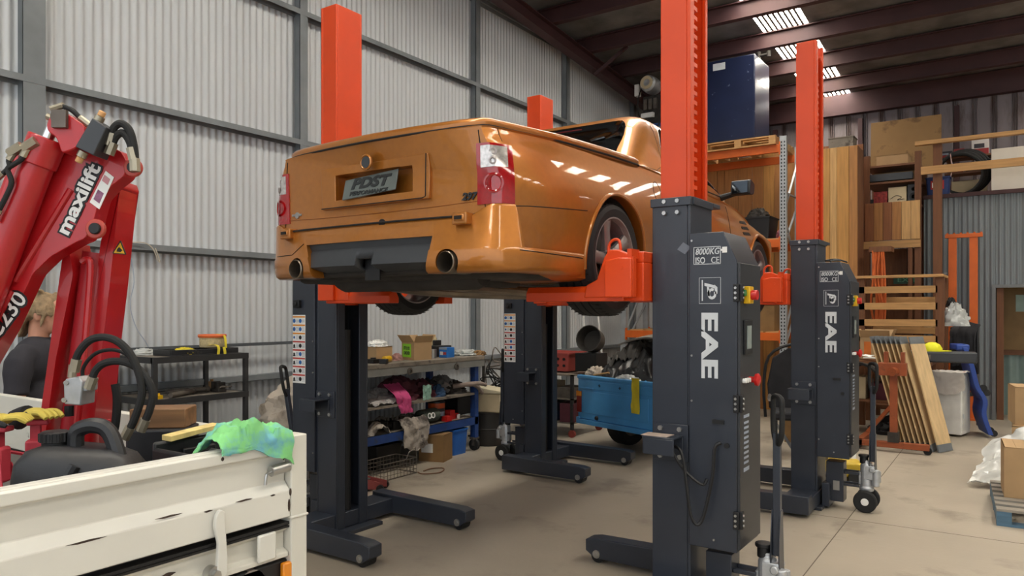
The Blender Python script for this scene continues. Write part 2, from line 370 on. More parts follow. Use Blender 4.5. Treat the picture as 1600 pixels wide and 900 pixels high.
def make_lift(name, label, loc, rz, full):
    t = thing(name, label, 'vehicle lift', loc, rz, 'mobile column lifts')
    for sy in (-1, 1):
        y = sy * .51
        lg = MB().prism([(-.13, .03), (.80, .03), (.87, .075), (.87, .15), (.80, .165), (-.13, .18)], (0, y - .06, 0), (1, 0, 0), (0, 0, 1), (0, .12, 0)).build('leg', m_navy, t, bevel=.006)
        MB().cyl((.785, y - .068, .062), (.785, y + .068, .062), .027, n=18).cyl((.785, y - .074, .062), (.785, y + .074, .062), .012, n=8).build('axle_bolt', m_steel, lg)
        MB().cyl((.785, y - .045, .05), (.785, y + .045, .05), .05, n=20).build('roller', m_black, lg)
    MB().box(-.124, .10, -.565, .565, .032, .15).build('cross_beam', m_navy, t, bevel=.006)
    MB().box(-.16, .2, -.24, .24, .0, .03).build('base_plate', m_navy, t, bevel=.004)
    # column: a C section open towards the vehicle
    w = .018
    c = MB().box(-CW, -CW + w, -CD, CD, .03, CT).box(-CW + w, CW, -CD, -CD + w, .03, CT).box(-CW + w, CW, CD - w, CD, .03, CT)
    c.box(CW - w, CW, -CD + w, -.075, .03, CT).box(CW - w, CW, .075, CD - w, .03, CT)
    c.build('column', m_navy, t, bevel=.004)
    cap = MB().box(-CW - .006, CW + .006, CD - .02, CD + .012, CT - .035, CT + .012)
    cap.box(-CW - .012, CW + .012, -CD - .11, -.155, CT - .012, CT + .012).box(-CW - .012, -.102, -.155, CD - .02, CT - .03, CT + .012).box(CW - .02, CW + .012, .09, CD, CT - .012, CT + .012)
    cap = cap.build('top_cap', m_navy, t, bevel=.003)
    b = MB()
    for x in (-.04, .035):
        for z in (CT - .008, CT - .07):
            for s in ((1,) if True else ()):
                b.cyl((x, CD + .0, z), (x, CD + .02, z), .012, n=6)
            b.cyl((x, -CD, z), (x, -CD - .012, z), .012, n=6)
    b.build('cap_bolts', m_steel, cap)
    # telescoping mast with a locking rack on its outer side
    ms = MB().box(-.075, .075, .115, .133, 1.74, 4.04).box(-.075, .075, -.133, -.115, 1.74, 4.04).box(-.012, .075, -.115, .115, 1.74, 4.04)
    ms.box(-.097, -.075, .075, .133, 1.74, 4.04).box(-.097, -.075, -.133, -.1, 1.74, 4.04)
    mast = ms.build('mast', m_orange, t, bevel=.004)
    MB().box(-.06, -.012, .0, .075, 1.76, 3.72).build('rack_bar', m_orange, mast)
    if full:
        tooth = None
        for i in range(26):
            z = 2.36 + i * .052
            if tooth is None:
                tooth = MB().prism([(0, 0), (.028, .006), (.028, .028), (0, .034)], (-.06, .006, 0), (-1, 0, 0), (0, 0, 1), (0, .062, 0)).build('rack_tooth', m_orange, mast); o = tooth
            else: o = tooth.copy(); C.objects.link(o); o.parent = mast
            o.location = (0, 0, z)
        MB().cyl((-.09, .02, 3.9), (-.11, .02, 3.9), .02, n=10).cyl((-.06, -.02, 3.93), (-.06, .05, 3.93), .012, n=8).build('rack_pin', m_orange, mast)
    # fork carriage
    ca = MB().box(CW + .004, .23, -.27, .27, 1.75, 1.96).box(CW + .004, .17, -.27, .27, 1.96, 2.02).box(.03, CW + .004, -.07, .07, 1.76, 2.1).build('fork_carriage', m_orange, t, bevel=.006)
    for sy in (-1, 1):
        y0 = sy * .245; d = sy * .095
        a = MB().prism([(0, 1.75), (.095, 1.75), (.095, 1.80), (.07, 1.835), (.03, 1.835), (0, 1.79)], (.20, y0, 0), (0, sy, 0), (0, 0, 1), (.63, 0, 0))
        arm = a.build('fork_arm', m_orange, ca, bevel=.005)
        gs = MB().prism([(.14, 1.77), (.44, 1.77), (.425, 1.84), (.36, 1.87), (.315, 1.99), (.285, 2.03), (.23, 2.03), (.14, 1.99)], (0, y0 + sy * .055, 0), (1, 0, 0), (0, 0, 1), (0, sy * .045, 0))
        gs.prism([(.14, 1.77), (.30, 1.77), (.30, 1.97), (.22, 1.985), (.14, 1.98)], (0, y0 + sy * .1, 0), (1, 0, 0), (0, 0, 1), (0, sy * .025, 0))
        gs.build('gusset', m_orange, ca, bevel=.006)
        h = [V((.30, y0 + sy * .075, 2.01)), V((.295, y0 + sy * .075, 2.06)), V((.27, y0 + sy * .075, 2.085)), V((.235, y0 + sy * .075, 2.08)), V((.225, y0 + sy * .075, 2.02))]
        MB().tube(h, .008, 8, smooth=3).build('lifting_handle', m_orange, ca)
        MB().box(.145, .17, y0 + sy * .06 - .05, y0 + sy * .06 + .05, 1.98, 2.03).cyl((.2, y0 + sy * .03, 1.93), (.2, y0 + sy * .127, 1.93), .012, n=8).build('stop_lug', m_orange, ca)
    # control cabinet on the outer side
    X0, X1, Y = -.37, -.11, .185
    cb = MB().prism([(X1, .45), (X0 + .004, .45), (X0 + .004, 1.955), (X0 + .075, 2.11), (X1, 2.11)], (0, -Y, 0), (1, 0, 0), (0, 0, 1), (0, 2 * Y, 0)).build('cabinet', m_navy, t, bevel=.004)
    door = MB().box(X0 - .012, X0 + .004, -Y + .012, Y - .004, .47, 1.945).build('cabinet_door', M('door enamel', '2b2d31', .4, var=.1, bump=.06, bscale=220), cb, bevel=.003)
    for z in (.62, 1.22, 1.79):
        h = MB().box(X0 - .008, X0 + .02, Y - .001, Y + .012, z - .045, z + .045).box(X0 - .024, X0 - .006, Y - .03, Y - .004, z - .045, z + .045).build('hinge', m_black, cb, bevel=.002)
        sc = MB()
        for k in (-.026, 0, .026): sc.cyl((X0 + .008, Y + .011, z + k), (X0 + .008, Y + .016, z + k), .007, n=8).cyl((X0 - .024, Y - .016, z + k), (X0 - .029, Y - .016, z + k), .007, n=8)
        sc.build('hinge_screws', m_steel, h)
    sw = MB().box(X0 - .045, X0 - .012, .06, .13, 1.735, 1.825).build('power_switch', m_yel, door, bevel=.004)
    MB().cyl((X0 - .045, .095, 1.78), (X0 - .075, .095, 1.78), .026, n=14).build('switch_knob', m_redp, sw)
    MB().cyl((X0 - .012, .15, 1.79), (X0 - .032, .15, 1.79), .017, n=12).build('indicator', m_grn, door)
    d = MB().box(X0 - .022, X0 - .012, .0, .13, 1.47, 1.65).build('display_bezel', m_black, door, bevel=.003)
    MB().box(X0 - .025, X0 - .021, .03, .10, 1.50, 1.62).build('screen', M('screen', '8a938f', .25), d)
    for k in range(3):
        MB().cyl((X0 - .012, .135 - k * .035, 1.335), (X0 - .03, .135 - k * .035, 1.335), .012, n=12).build('push_button', m_wpaint, door)
    es = MB().cyl((X0 - .012, .03, 1.335), (X0 - .04, .03, 1.335), .016, n=12).build('stop_stem', m_redp, door)
    MB().lathe([(.014, 0), (.032, .006), (.034, .02), (.022, .028), (0, .03)], (X0 - .04, .03, 1.335), (-1, 0, 0), 16).build('stop_button', m_redp, es)
    n = MB()
    n.box(X0 - .0135, X0 - .0118, .035, .125, .86, .88).box(X0 - .0135, X0 - .0118, .035, .125, 1.14, 1.155)
    for k in range(9): n.box(X0 - .0135, X0 - .0118, .045, .12, .90 + k * .026, .912 + k * .026)
    n.build('notice_print', m_greypr, door)
    # lettering (side with the brand panel): reads downwards
    yy = Y + .001
    ex, ey = (-1, 0, 0), (0, 0, 1)          # seen from +y the reading direction is -x
    fr = MB()
    def frame(xa, xb, za, zb, w_=.0035):
        fr.box(xa, xb, Y, Y + .0018, za, za + w_).box(xa, xb, Y, Y + .0018, zb - w_, zb).box(xa, xa + w_, Y, Y + .0018, za, zb).box(xb - w_, xb, Y, Y + .0018, za, zb)
    frame(-.282, -.135, 1.942, 2.035); frame(-.282, -.165, 1.735, 1.873, .002)
    fr.box(-.186, -.180, Y, Y + .0018, 1.75, 1.86)
    fr.build('print_frames', m_white, cb)
    text('8000KG', .047, m_white, cb, (-.209, yy, 2.009), ex, ey, width=.13, shear=.2, bold=.0006)
    text('ISO', .046, m_white, cb, (-.172, yy, 1.962), ex, ey, width=.052, bold=.0006)
    text('CE', .046, m_white, cb, (-.252, yy, 1.962), ex, ey, width=.042, bold=.0)
    em = MB(); e0 = V((-.185, Y, 1.805))
    def ep(pts): em.prism([(p[0], p[1]) for p in pts], (-.19, Y, 1.845), (-1, 0, 0), (0, 0, 1), (0, .0018, 0))
    ep([(.005, 0), (.005, -.016), (.06, -.03), (.06, -.014)])
    pts = [(.045 + .024 * cos(a), -.058 + .03 * sin(a)) for a in [R(q) for q in range(60, 391, 30)]]
    for i in range(len(pts) - 1):
        a, b = V((pts[i][0], pts[i][1], 0)), V((pts[i+1][0], pts[i+1][1], 0)); c0 = V((.045, -.058, 0))
        a2, b2 = c0 + (a - c0) * .5, c0 + (b - c0) * .5
        ep([a, b, b2, a2])
    ep([(.058, -.01), (.074, -.024), (.074, -.058), (.062, -.06)]); ep([(.018, -.02), (.03, -.024), (.034, -.07), (.024, -.07)])
    em.build('emblem', m_white, cb)
    text('EAE', .118, m_white, cb, (-.218, yy, 1.52), (0, 0, -1), (-1, 0, 0), width=.345, bold=.0042)
    MB().box(-.315, -.29, Y, Y + .003, 2.0, 2.03).box(-.29, -.283, Y, Y + .003, 2.01, 2.02).build('paper_tag', m_wpaint, cb)
    # the other side: warning sticker, socket
    MB().box(-.33, -.26, -Y - .03, -Y, 1.72, 1.78).cyl((-.295, -Y - .03, 1.75), (-.295, -Y - .045, 1.75), .02, n=12).build('socket', m_black, cb, bevel=.006)
    st = MB().box(-.365, -.215, -Y - .002, -Y, 1.13, 1.665).build('warning_sticker', m_wpaint, cb)
    mats = [m_ora2, m_ora2, m_ora2, m_redpr, m_redpr, m_redpr, m_redpr, m_redpr]
    gp, bl, bk = MB(), MB(), MB()
    bars = {m_ora2: MB(), m_redpr: MB()}
    for r in range(8):
        z = 1.655 - r * .065; bars[mats[r]].box(-.362, -.218, -Y - .003, -Y - .002, z - .012, z)
        for k in (0, 1):
            x = -.345 + k * .072
            (bl if (r < 2 or (r, k) in ((2, 0), (4, 1), (5, 1))) else bk).lathe([(.0, 0), (.017 if r < 2 or k else .011, 0), (.0, .0005)], (x, -Y - .003, z - .037), (0, -1, 0), 12)
            if r > 2 and not k: bk.box(x - .013, x + .013, -Y - .0035, -Y - .002, z - .055, z - .046)
            for q in range(4): gp.box(x + .02, x + .052, -Y - .003, -Y - .002, z - .026 - q * .009, z - .0225 - q * .009)
    for mm, b in bars.items(): b.build('sticker_bars', mm, st)
    bl.build('sticker_symbols', m_blue, st); bk.build('sticker_figures', m_black, st); gp.build('sticker_text', m_greypr, st)
    # mid-height stop brackets on both sides, one with a sensor lead
    for sy in ((1,) if rz else (-1,)):
        z = .985
        br = MB().box(-.1, .1, sy * CD, sy * (CD + .012), z - .1, z + .1).build('bracket_plate', m_navy, t, bevel=.003)
        xo = -.02 if rz else -.075
        MB().box(-.055 + xo, .125 + xo, sy * (CD + .012), sy * (CD + .15), z + .035, z + .045).box(*((.115 + xo, .125 + xo) if rz else (-.055 + xo, -.045 + xo)), sy * (CD + .012), sy * (CD + .14), z - .05, z + .036).box(-.055 + xo, .115 + xo, sy * (CD + .14), sy * (CD + .15), z - .05, z + .036).box(-.055 + xo, .125 + xo, sy * (CD + .012), sy * (CD + .02), z - .05, z + .036).build('bracket_box', m_navy, br, bevel=.003)
        bb = MB()
        for x in (-.055, .055):
            for dz in (-.075, .075): bb.cyl((x, sy * (CD + .01), z + dz), (x, sy * (CD + .026), z + dz), .014, n=6)
        bb.build('bracket_bolts', m_steel, br)
        if sy == 1 and full == 2:
            MB().box(-.03, .12, CD + .03, CD + .13, z + .045, z + .047).build('bracket_label', M('faded label', 'b9a79a', .5, var=.35, scale=14), br)
            MB().tube([(-.03, CD + .06, z - .01), (-.10, CD + .09, z - .05), (-.15, CD + .10, z - .35), (-.2, CD + .08, z - .38), (-.25, CD + .06, z - .15), (-.26, CD + .05, z + .0), (-.29, Y + .02, z + .03)], .009, 6, smooth=6).tube([(-.02, CD + .06, z - .02), (-.1, CD + .08, z - .12), (-.2, CD + .08, z - .19), (-.225, CD + .07, z - .16)], .008, 6, smooth=6).build('sensor_lead', m_black, br)
        else: pass
    if rz:
        MB().box(-.30, -.24, Y, Y + .012, 1.11, 1.13).build('lead_clip', m_black, cb)
        MB().cyl((-.315, Y, 1.0), (-.315, Y + .01, 1.0), .014, n=12).build('lock', m_black, cb)
    sc = MB()
    for (x, z) in ((-.12, .6), (-.12, 1.22), (-.12, 1.46), (-.12, 2.07), (-.24, .5)):
        for sy in (-1, 1): sc.cyl((x - .006, sy * Y, z), (x - .006, sy * (Y + .006), z), .006, n=8)
    sc.build('cabinet_screws', m_steel, cb)
    # steering pump truck at the outer foot
    un = MB().box(-.3, -.16, -.07, .07, .06, .40).box(-.42, -.3, -.05, -.03, .30, .325).box(-.42, -.3, .03, .05, .30, .325).box(-.42, -.3, -.06, -.045, .2, .22).box(-.42, -.3, .045, .06, .2, .22).box(-.20, -.14, -.14, .14, .02, .22).build('towing_bracket', m_navy, t, bevel=.004)
    MB().box(-.27, -.22, .07, .085, .16, .24).build('bracket_tab', m_steel, un)
    px = -.47
    pu = MB().lathe([(.055, .17), (.06, .2), (.05, .21), (.05, .38), (.042, .4), (.03, .41), (.03, .43)], (px, 0, 0), n=18).box(px - .07, px + .02, -.05, .05, .27, .39).cyl((px - .05, -.075, .36), (px - .05, .075, .36), .022, n=14).cyl((px - .075, .03, .22), (px - .075, .03, .36), .03, n=14).box(px - .01, px + .06, -.025, .025, .22, .33).cyl((px - .08, -.04, .24), (px - .08, -.04, .34), .025, n=12).build('pump', m_cast, t, bevel=.006)
    MB().cyl((px + .02, .0, .40), (px + .02, .0, .46), .034, n=14).cyl((px + .02, 0, .455), (px + .02, 0, .475), .045, n=14).build('pump_knob', m_black, pu, bevel=.004)
    for sy in (-1, 1):
        wh = MB().lathe([(.045, -.024), (.082, -.024), (.092, -.016), (.092, .016), (.082, .024), (.045, .024)], (px, sy * .075, .092), (0, 1, 0), 28).build('steer_wheel', m_rubber, t)
        MB().lathe([(.0, -.012), (.07, -.012), (.07, .012), (0, .012)], (px, sy * .075, .092), (0, 1, 0), 20).build('wheel_disc', m_black, wh)
        hub = MB().lathe([(.03, -.022), (.034, -.01), (.034, .01), (.03, .022)], (px, sy * .08, .092), (0, 1, 0), 16).build('wheel_hub', m_wpaint, wh)
    MB().box(px - .02, px + .02, -.05, .05, .09, .18).build('wheel_fork', m_cast, pu)
    hd = MB()
    hx = px - .06
    hd.prism([(-.05, .34), (.05, .34), (.045, .52), (.022, .66), (-.022, .66), (-.035, .52)], (hx - .012, 0, 0), (0, 1, 0), (0, 0, 1), (.006, 0, 0)).prism([(-.05, .34), (.05, .34), (.045, .52), (.022, .66), (-.022, .66), (-.035, .52)], (hx + .03, 0, 0), (0, 1, 0), (0, 0, 1), (.006, 0, 0))
    hd.box(hx - .008, hx + .03, -.018, .018, .42, 1.06)
    hd = hd.build('tiller', m_navy, t, bevel=.003)
    u1 = V((.55, -.83, 0)) * .062; c0 = V((hx + .01, 0, 0))
    loop = [c0 + V((0, 0, 1.0)), c0 + u1 + V((0, 0, 1.06)), c0 + u1 * 1.1 + V((0, 0, 1.19)), c0 + u1 * .85 + V((0, 0, 1.245)), c0 - u1 * .85 + V((0, 0, 1.245)), c0 - u1 * 1.1 + V((0, 0, 1.19)), c0 - u1 + V((0, 0, 1.06))]
    MB().tube(loop, .014, 10, smooth=4, closed=True).cyl(c0 + V((0, .02, 1.0)), c0 + V((0, .02, 1.13)), .006, n=6).build('tiller_grip', m_rubber, hd)
    # hoisting cylinder seen inside the open side
    MB().cyl((.03, 0, .03), (.03, 0, 1.55), .045, n=16).build('hoist_cylinder', m_black, t)
    MB().box(-.09, -.07, -.12, .12, .03, CT).build('inner_liner', m_black, t)
    return t
AX, CX = -1.58, -4.39
lift_A = make_lift('mobile_column_lift', 'dark grey column lift with a black cable loop hanging below its side bracket', (AX, 3.98, 0), pi, 2)
lift_B = make_lift('mobile_column_lift', 'dark grey column lift with orange mast beside the orange engine hoist and leaning boards', (AX + .01, 6.90, 0), pi, 1)
lift_C = make_lift('mobile_column_lift', 'dark grey column lift with warning sticker beside the white truck tray', (CX, 4.03, 0), 0, 0)
lift_D = make_lift('mobile_column_lift', 'dark grey column lift with warning sticker between the blue workbench and the blue tub', (CX, 6.93, 0), 0, 0)
MB().tube([(-.2, .1, 2.12), (-.24, .0, 2.14), (-.3, -.08, 2.12), (-.2, -.1, 2.15), (-.15, .05, 2.13), (-.28, .08, 2.125)], .007, 6, smooth=5).build('coiled_lead', m_black, lift_B)

q = ony(1069, 388, 3.815); cx_ = -(q.x - AX)
for (r_, sz, mat_, nm) in ((R(38), .033, M('adhesive patch', '6f7682', .6, var=.15), 'adhesive_patch'),):
    MB().prism([(sz * 1.2 * cos(a), sz * sin(a)) for a in [r_ + pi / 4 + k * pi / 2 for k in range(4)]], (cx_, CD + .0006, q.z), (1, 0, 0), (0, 0, 1), (0, .001, 0)).build(nm, mat_, lift_A)

for o in lift_C.children:       # this one's tiller is left leaning outwards
    if o.name.startswith('tiller'):
        p = V((-.53, 0, .36)); o.matrix_local = Matrix.Translation(p) @ Matrix.Rotation(R(-13), 4, 'Y') @ Matrix.Translation(-p)
# ================================================================ orange-gold ute held up by the lifts
from mathutils.bvhtree import BVHTree
def bvh_of(o):
    dg = bpy.context.evaluated_depsgraph_get(); dg.update()
    return BVHTree.FromObject(o, dg)
def rround(poly, r, n=4):
    q = []; k = len(poly)
    for i in range(k):
        p0, p1, p2 = V(poly[i-1]), V(poly[i]), V(poly[(i+1) % k])
        rr = r[i] if isinstance(r, (list, tuple)) else r
        a = p1 + (p0 - p1).normalized() * min(rr, (p0 - p1).length * .49); b = p1 + (p2 - p1).normalized() * min(rr, (p2 - p1).length * .49)
        for j in range(n + 1):
            t = j / n; q.append((1-t)**2 * a + 2*t*(1-t) * p1 + t*t * b)
    return q
def dense(poly, step):
    q = []; k = len(poly)
    for i in range(k):
        a, b = V(poly[i]), V(poly[(i+1) % k]); m = max(1, int((b - a).length / step))
        q += [a + (b - a) * (j / m) for j in range(m)]
    return q
def fire(tree, o, d, dflt=None):
    h = tree.ray_cast(V(o), V(d))
    return (h[0], h[1]) if h[0] is not None else dflt
def rearp(a, b): return (a, -4, b), (0, 1, 0)
def sidep(sx): return lambda a, b: ((4 * sx, a, b), (-sx, 0, 0))
def patch(tree, outline, proj, off=.003, thick=.01, rings=5):
    """slab that follows the surface under an outline"""
    pts = [V(p) for p in outline]; c = sum(pts, V((0, 0))) / len(pts); n = len(pts); top, bot = [], []; last = None
    for k in range(rings + 1):
        s = 1 - k / (rings + .35)
        for p in pts:
            q = c + (p - c) * s; o, d = proj(q.x, q.y); h = fire(tree, o, d, last)
            if h is None: h = (V(o) + V(d) * 3, -V(d))
            last = h
            top.append(h[0] + h[1] * off); bot.append(h[0] + h[1] * (off - thick))
    mb = MB(); N = len(top); fs = []
    for k in range(rings):
        for j in range(n):
            j2 = (j + 1) % n
            fs.append((k*n+j, k*n+j2, (k+1)*n+j2, (k+1)*n+j)); fs.append((N+k*n+j2, N+k*n+j, N+(k+1)*n+j, N+(k+1)*n+j2))
    fs.append(tuple(range(rings*n, rings*n+n))); fs.append(tuple(range(N+rings*n, N+rings*n+n))[::-1])
    fs += [(j, N + j, N + (j+1) % n, (j+1) % n) for j in range(n)]
    return mb.add(top + bot, fs)
def seam(tree, pts, proj, r=.0028, step=.03):
    q = []
    for i in range(len(pts) - 1):
        a, b = V(pts[i]), V(pts[i+1]); m = max(1, int((b - a).length / step)); q += [a + (b - a) * (j / m) for j in range(m)]
    q.append(V(pts[-1])); out = []
    for p in q:
        h = fire(tree, *proj(p.x, p.y))
        if h: out.append(h[0] + h[1] * r * .15)
    return MB().tube(out, r, 6)

m_gold = M('orange gold metallic', 'ad6c26', .36, .5, var=.05, scale=30, coat=.7)
m_gap = M('panel gap', '16100c', .8)
m_glass = M('tinted glass', '0c0d0e', .06, var=.1, spec=.8, coat=.5)
m_lampred = M('lamp red', '9c0c12', .12, var=.15, scale=40, coat=1)
m_lampclr = M('lamp clear', 'c9c4c0', .15, .6, var=.35, scale=45, coat=1)
m_under = M('underbody', '2a2623', .8, var=.4, scale=8)
m_satin = M('satin charcoal', '35383c', .45, var=.1, bump=.05, bscale=300)
m_alloy = M('alloy wheel', 'a09896', .35, .6, var=.1)
m_tyre = M('tyre', '19191a', .7, var=.15, scale=20)
m_pipe = M('exhaust steel', '8a7f72', .35, .9, var=.25)
CARX, CARY, CARZ = -2.925, 4.00, 1.665
car = thing('ute', 'orange-gold ute with a covered tray raised on four column lifts', 'car', (CARX, CARY, CARZ))
# ---- lower body: half-profile stations
ST = [ # y, zb, w(sill), wm(waist), wt(top edge), zt, zc
 (-1.13, .42, .80, .822, .735, .945, .95), (-1.07, .36, .845, .866, .762, .95, .955), (-.85, .26, .88, .903, .80, .955, .96), (-.5, .2, .90, .925, .832, .965, .97), (0, .2, .905, .937, .85, .972, .98),
 (.5, .2, .90, .93, .855, .985, .99), (1.0, .18, .89, .922, .862, .972, .98), (1.6, .18, .89, .92, .865, .955, .97), (2.05, .18, .89, .922, .862, .94, .965), (2.45, .19, .895, .925, .845, .92, .965),
 (2.9, .2, .90, .93, .80, .875, .935), (3.3, .2, .885, .915, .74, .80, .875), (3.62, .2, .82, .85, .66, .71, .78), (3.82, .24, .70, .72, .55, .60, .64), (3.87, .3, .6, .62, .45, .52, .54)]
def bow(x, y):
    if y < -.5: y += .07 * (abs(x) / .9) ** 3 * min(1, (-.5 - y) / .6)
    if y > 3.2: y -= .12 * (abs(x) / .9) ** 2 * min(1, (y - 3.2) / .6)
    return y
def half(y, zb, w, wm, wt, zt, zc):
    p = [(0, zb), (w * .6, zb), (w - .05, zb + .005), (w - .006, zb + .04), (w + .004, zb + .12), (wm - .006, .47), (wm, .58), (wm - .008, .70), ((wm * .45 + wt * .55), (zt + .72) / 2 + .01), (wt + .012, zt - .045), (wt, zt - .012), (wt - .03, zt), (wt * .5, zc - .003), (0, zc)]
    return [V((a, y, b)) for a, b in p]
keys = [half(*s) for s in ST]; rings = []
cols = [spline([k[i] for k in keys], 4) for i in range(len(keys[0]))]
for i in range(len(cols[0])):
    hp = [c[i] for c in cols]; hp = spline(hp, 2)
    full_ = hp + [V((-p.x, p.y, p.z)) for p in hp[-2:0:-1]]
    rings.append([V((p.x, bow(p.x, p.y), p.z)) for p in full_])
body = MB().loft(rings).build('body', m_gold, car, smooth=50)
cut = []
for y, r in ((0.02, .372), (2.93, .368)):
    for s in (-1, 1): cut.append(MB().cyl((s * .55, y, .345), (s * 1.2, y, .345), r, n=56).build('c', m_gap, car))
# plate recess
cut.append(MB().prism(rround([(-.30, .655), (.30, .655), (.295, .80), (-.295, .80)], .012), (0, -1.4, 0), (1, 0, 0), (0, 0, 1), (0, .38, 0)).build('c', m_gap, car))
T0 = bvh_of(body)
boolean(body, cut); body.data.polygons.foreach_set('use_smooth', [True] * len(body.data.polygons)); body.data.set_sharp_from_angle(angle=R(40))
T = bvh_of(body)
S1, S0 = sidep(1), sidep(-1)
# arch lips
for y, r in ((0.02, .372), (2.93, .368)):
    for s in (1, -1):
        pts = []
        for a in range(-12, 193, 6):
            py, pz = y + (r + .012) * cos(R(a)), .345 + (r + .012) * sin(R(a)); h = fire(T, *sidep(s)(py, pz))
            if h and abs(h[0].x) > .7: pts.append(h[0] + V((s * .002, 0, 0)))
        MB().tube(pts, .013, 8).build('arch_lip', m_gold, body)
        lin_ = MB()
        n = 24
        prof = []
        for a in range(n + 1):
            A = R(-15 + 210 * a / n); prof.append([V((s * .60, y + (r - .001) * cos(A), .345 + (r - .001) * sin(A))), V((s * .875, y + (r - .001) * cos(A), .345 + (r - .001) * sin(A)))])
        lin_.loft(prof, cap=False, closed=False).build('wheel_housing', m_under, body)
# ---- hard tray lid
ol = [(-.742, -1.055), (-.6, -1.095), (-.3, -1.125), (0, -1.135), (.3, -1.125), (.6, -1.095), (.742, -1.055), (.835, -.5), (.868, .0), (.872, .44), (.80, .47), (-.80, .47), (-.872, .44), (-.868, 0), (-.835, -.5)]
rim = rround(ol, .05, 3); lid_r = []
for off, z in ((-.012, .950), (.000, .953), (.004, .968), (.001, .982), (-.01, .992), (-.05, .998), (-.3, 1.003)):
    rg = []
    for p in rim:
        k = V((p.x / .87, (p.y + .33) / .8)); sx = p.x * (1 + off / .85); sy = (p.y + .33) * (1 + off / .8) - .33
        rg.append(V((sx, sy, z + .028 * (sy + 1.1) / 1.55)))
    lid_r.append(rg)
MB().loft(lid_r).build('tray_lid', m_gold, car, smooth=60)
g = [V((p.x * 1.004, (p.y + .33) * 1.004 - .33, .9495 + .026 * (p.y + 1.1) / 1.55)) for p in rim]
MB().tube(g, .006, 6, closed=True).build('lid_seal', m_gap, car)
# ---- cabin
def cab_ring(z, hw, yr, yf, rc=.16):
    q = rround([(hw, yr), (hw + .0, yf - .25), (hw - .17, yf), (-hw + .17, yf), (-hw, yf - .25), (-hw, yr)], [rc, .25, .25, .25, .25, rc], 5)
    return [V((p.x, p.y + .05 * (1 - (p.x / hw) ** 2) * (1 if p.y < 1.2 else -.2), z)) for p in dense(q, .08)] if False else [V((p.x, p.y, z)) for p in q]
CR = [(.90, .852, .40, 2.58), (.97, .85, .42, 2.50), (1.03, .83, .47, 2.38), (1.12, .80, .56, 2.20), (1.22, .765, .66, 2.02), (1.32, .725, .76, 1.85), (1.40, .68, .85, 1.72), (1.445, .62, .91, 1.64), (1.468, .53, 1.0, 1.55), (1.478, .3, 1.15, 1.48)]
cab = MB().loft([cab_ring(*c) for c in CR]).build('cabin', m_gold, car, smooth=60)
T2 = bvh_of(cab)
rw = rround([(-.66, 1.0), (.66, 1.0), (.62, 1.32), (.55, 1.41), (-.55, 1.41), (-.62, 1.32)], [.08, .08, .1, .06, .06, .1], 4)
cutter = patch(T2, rw, rearp, off=.15, thick=.27).build('c', m_gap, car); boolean(cab, [cutter])
cab.data.polygons.foreach_set('use_smooth', [True] * len(cab.data.polygons)); cab.data.set_sharp_from_angle(angle=R(45))
T3 = bvh_of(cab)
patch(T3, [c * 1 for c in rw], rearp, off=.004, thick=.006).build('rear_window', m_glass, car)
MB().box(-.2, .2, .87, .92, 1.385, 1.407).build('high_brake_lamp', M('dark lamp red', '5a0f14', .25), car, bevel=.004)
for s in (1, -1):
    P = sidep(s)
    wn = rround([(.98, 1.0), (2.22, .985), (1.62, 1.39), (1.12, 1.385), (1.0, 1.2)], [.06, .05, .06, .08, .05], 3)
    patch(T2, wn, P, off=.004, thick=.012).build('side_window', m_glass, car)
    mo = seam(T2, [(.975, .99), (2.24, .975), (1.62, 1.40)], P, .006); mo.build('window_trim', m_black, car)
    MB().beam((s * .79, 1.62, 1.0), (s * .70, 1.36, 1.38), .01, .03).build('window_pillar', m_black, car)
ws = rround([(-.66, 1.0), (.66, 1.0), (.52, 1.40), (-.52, 1.40)], .06, 4)
patch(T2, ws, lambda a, b: ((a, 6, b), (0, -1, 0)), off=.004, thick=.012).build('windscreen', m_glass, car)
# cabin corner seams like the sail panels
for s in (1, -1): seam(T2, [(.45, .99), (.78, 1.0), (.93, 1.06), (.96, 1.2), (1.0, 1.38)], sidep(s), .002).build('sail_seam', m_gap, car)
# ---- rear bumper swept round the tail
plan = [(-.925, -.42), (-.922, -.7), (-.905, -.92), (-.873, -1.03), (-.80, -1.095), (-.55, -1.14), (-.28, -1.155), (0, -1.16)]
plan = spline([V(p) for p in plan], 4); plan = plan + [V((-p.x, p.y)) for p in plan[-2::-1]]
def sweep(plan, prof):
    rg = []
    for i, p in enumerate(plan):
        d = (plan[min(i+1, len(plan)-1)] - plan[max(i-1, 0)]).normalized(); nrm = V((d.y, -d.x))
        k = min(1, max(0, (-.45 - p.y) / .5))
        rg.append([V((p.x + nrm.x * a, p.y + nrm.y * a, z if not callable(z) else z(p.x, p.y))) for a, z in prof])
    return rg
def ztop(x, y):
    if abs(x) < .78: return .497 if abs(x) < .70 else .497 + (abs(x) - .70) / .08 * .055
    return .552 if y < -1.0 else max(.335, .552 - (y + 1.0) * 4.5)
def zmid(x, y): return ztop(x, y) - .012
bp = [(-.06, ztop), (-.004, ztop), (.004, zmid), (.008, .345), (.015, .335), (.012, .26), (.004, .235), (-.015, .222), (-.09, .222)]
bumper = MB().loft(sweep(plan, bp)).build('rear_bumper', m_gold, car, smooth=50)
cut = [MB().lathe([(.066, 0), (.066, .4)], (s * .565, -1.3, .275), (0, 1, 0), 28).build('c', m_gap, car) for s in (-1, 1)]
cut.append(MB().prism([(-.41, .10), (.41, .10), (.44, .275), (.475, .41), (-.475, .41), (-.44, .275)], (0, -1.5, 0), (1, 0, 0), (0, 0, 1), (0, .45, 0)).build('c', m_gap, car))
boolean(bumper, cut); bumper.data.polygons.foreach_set('use_smooth', [True] * len(bumper.data.polygons)); bumper.data.set_sharp_from_angle(angle=R(40))
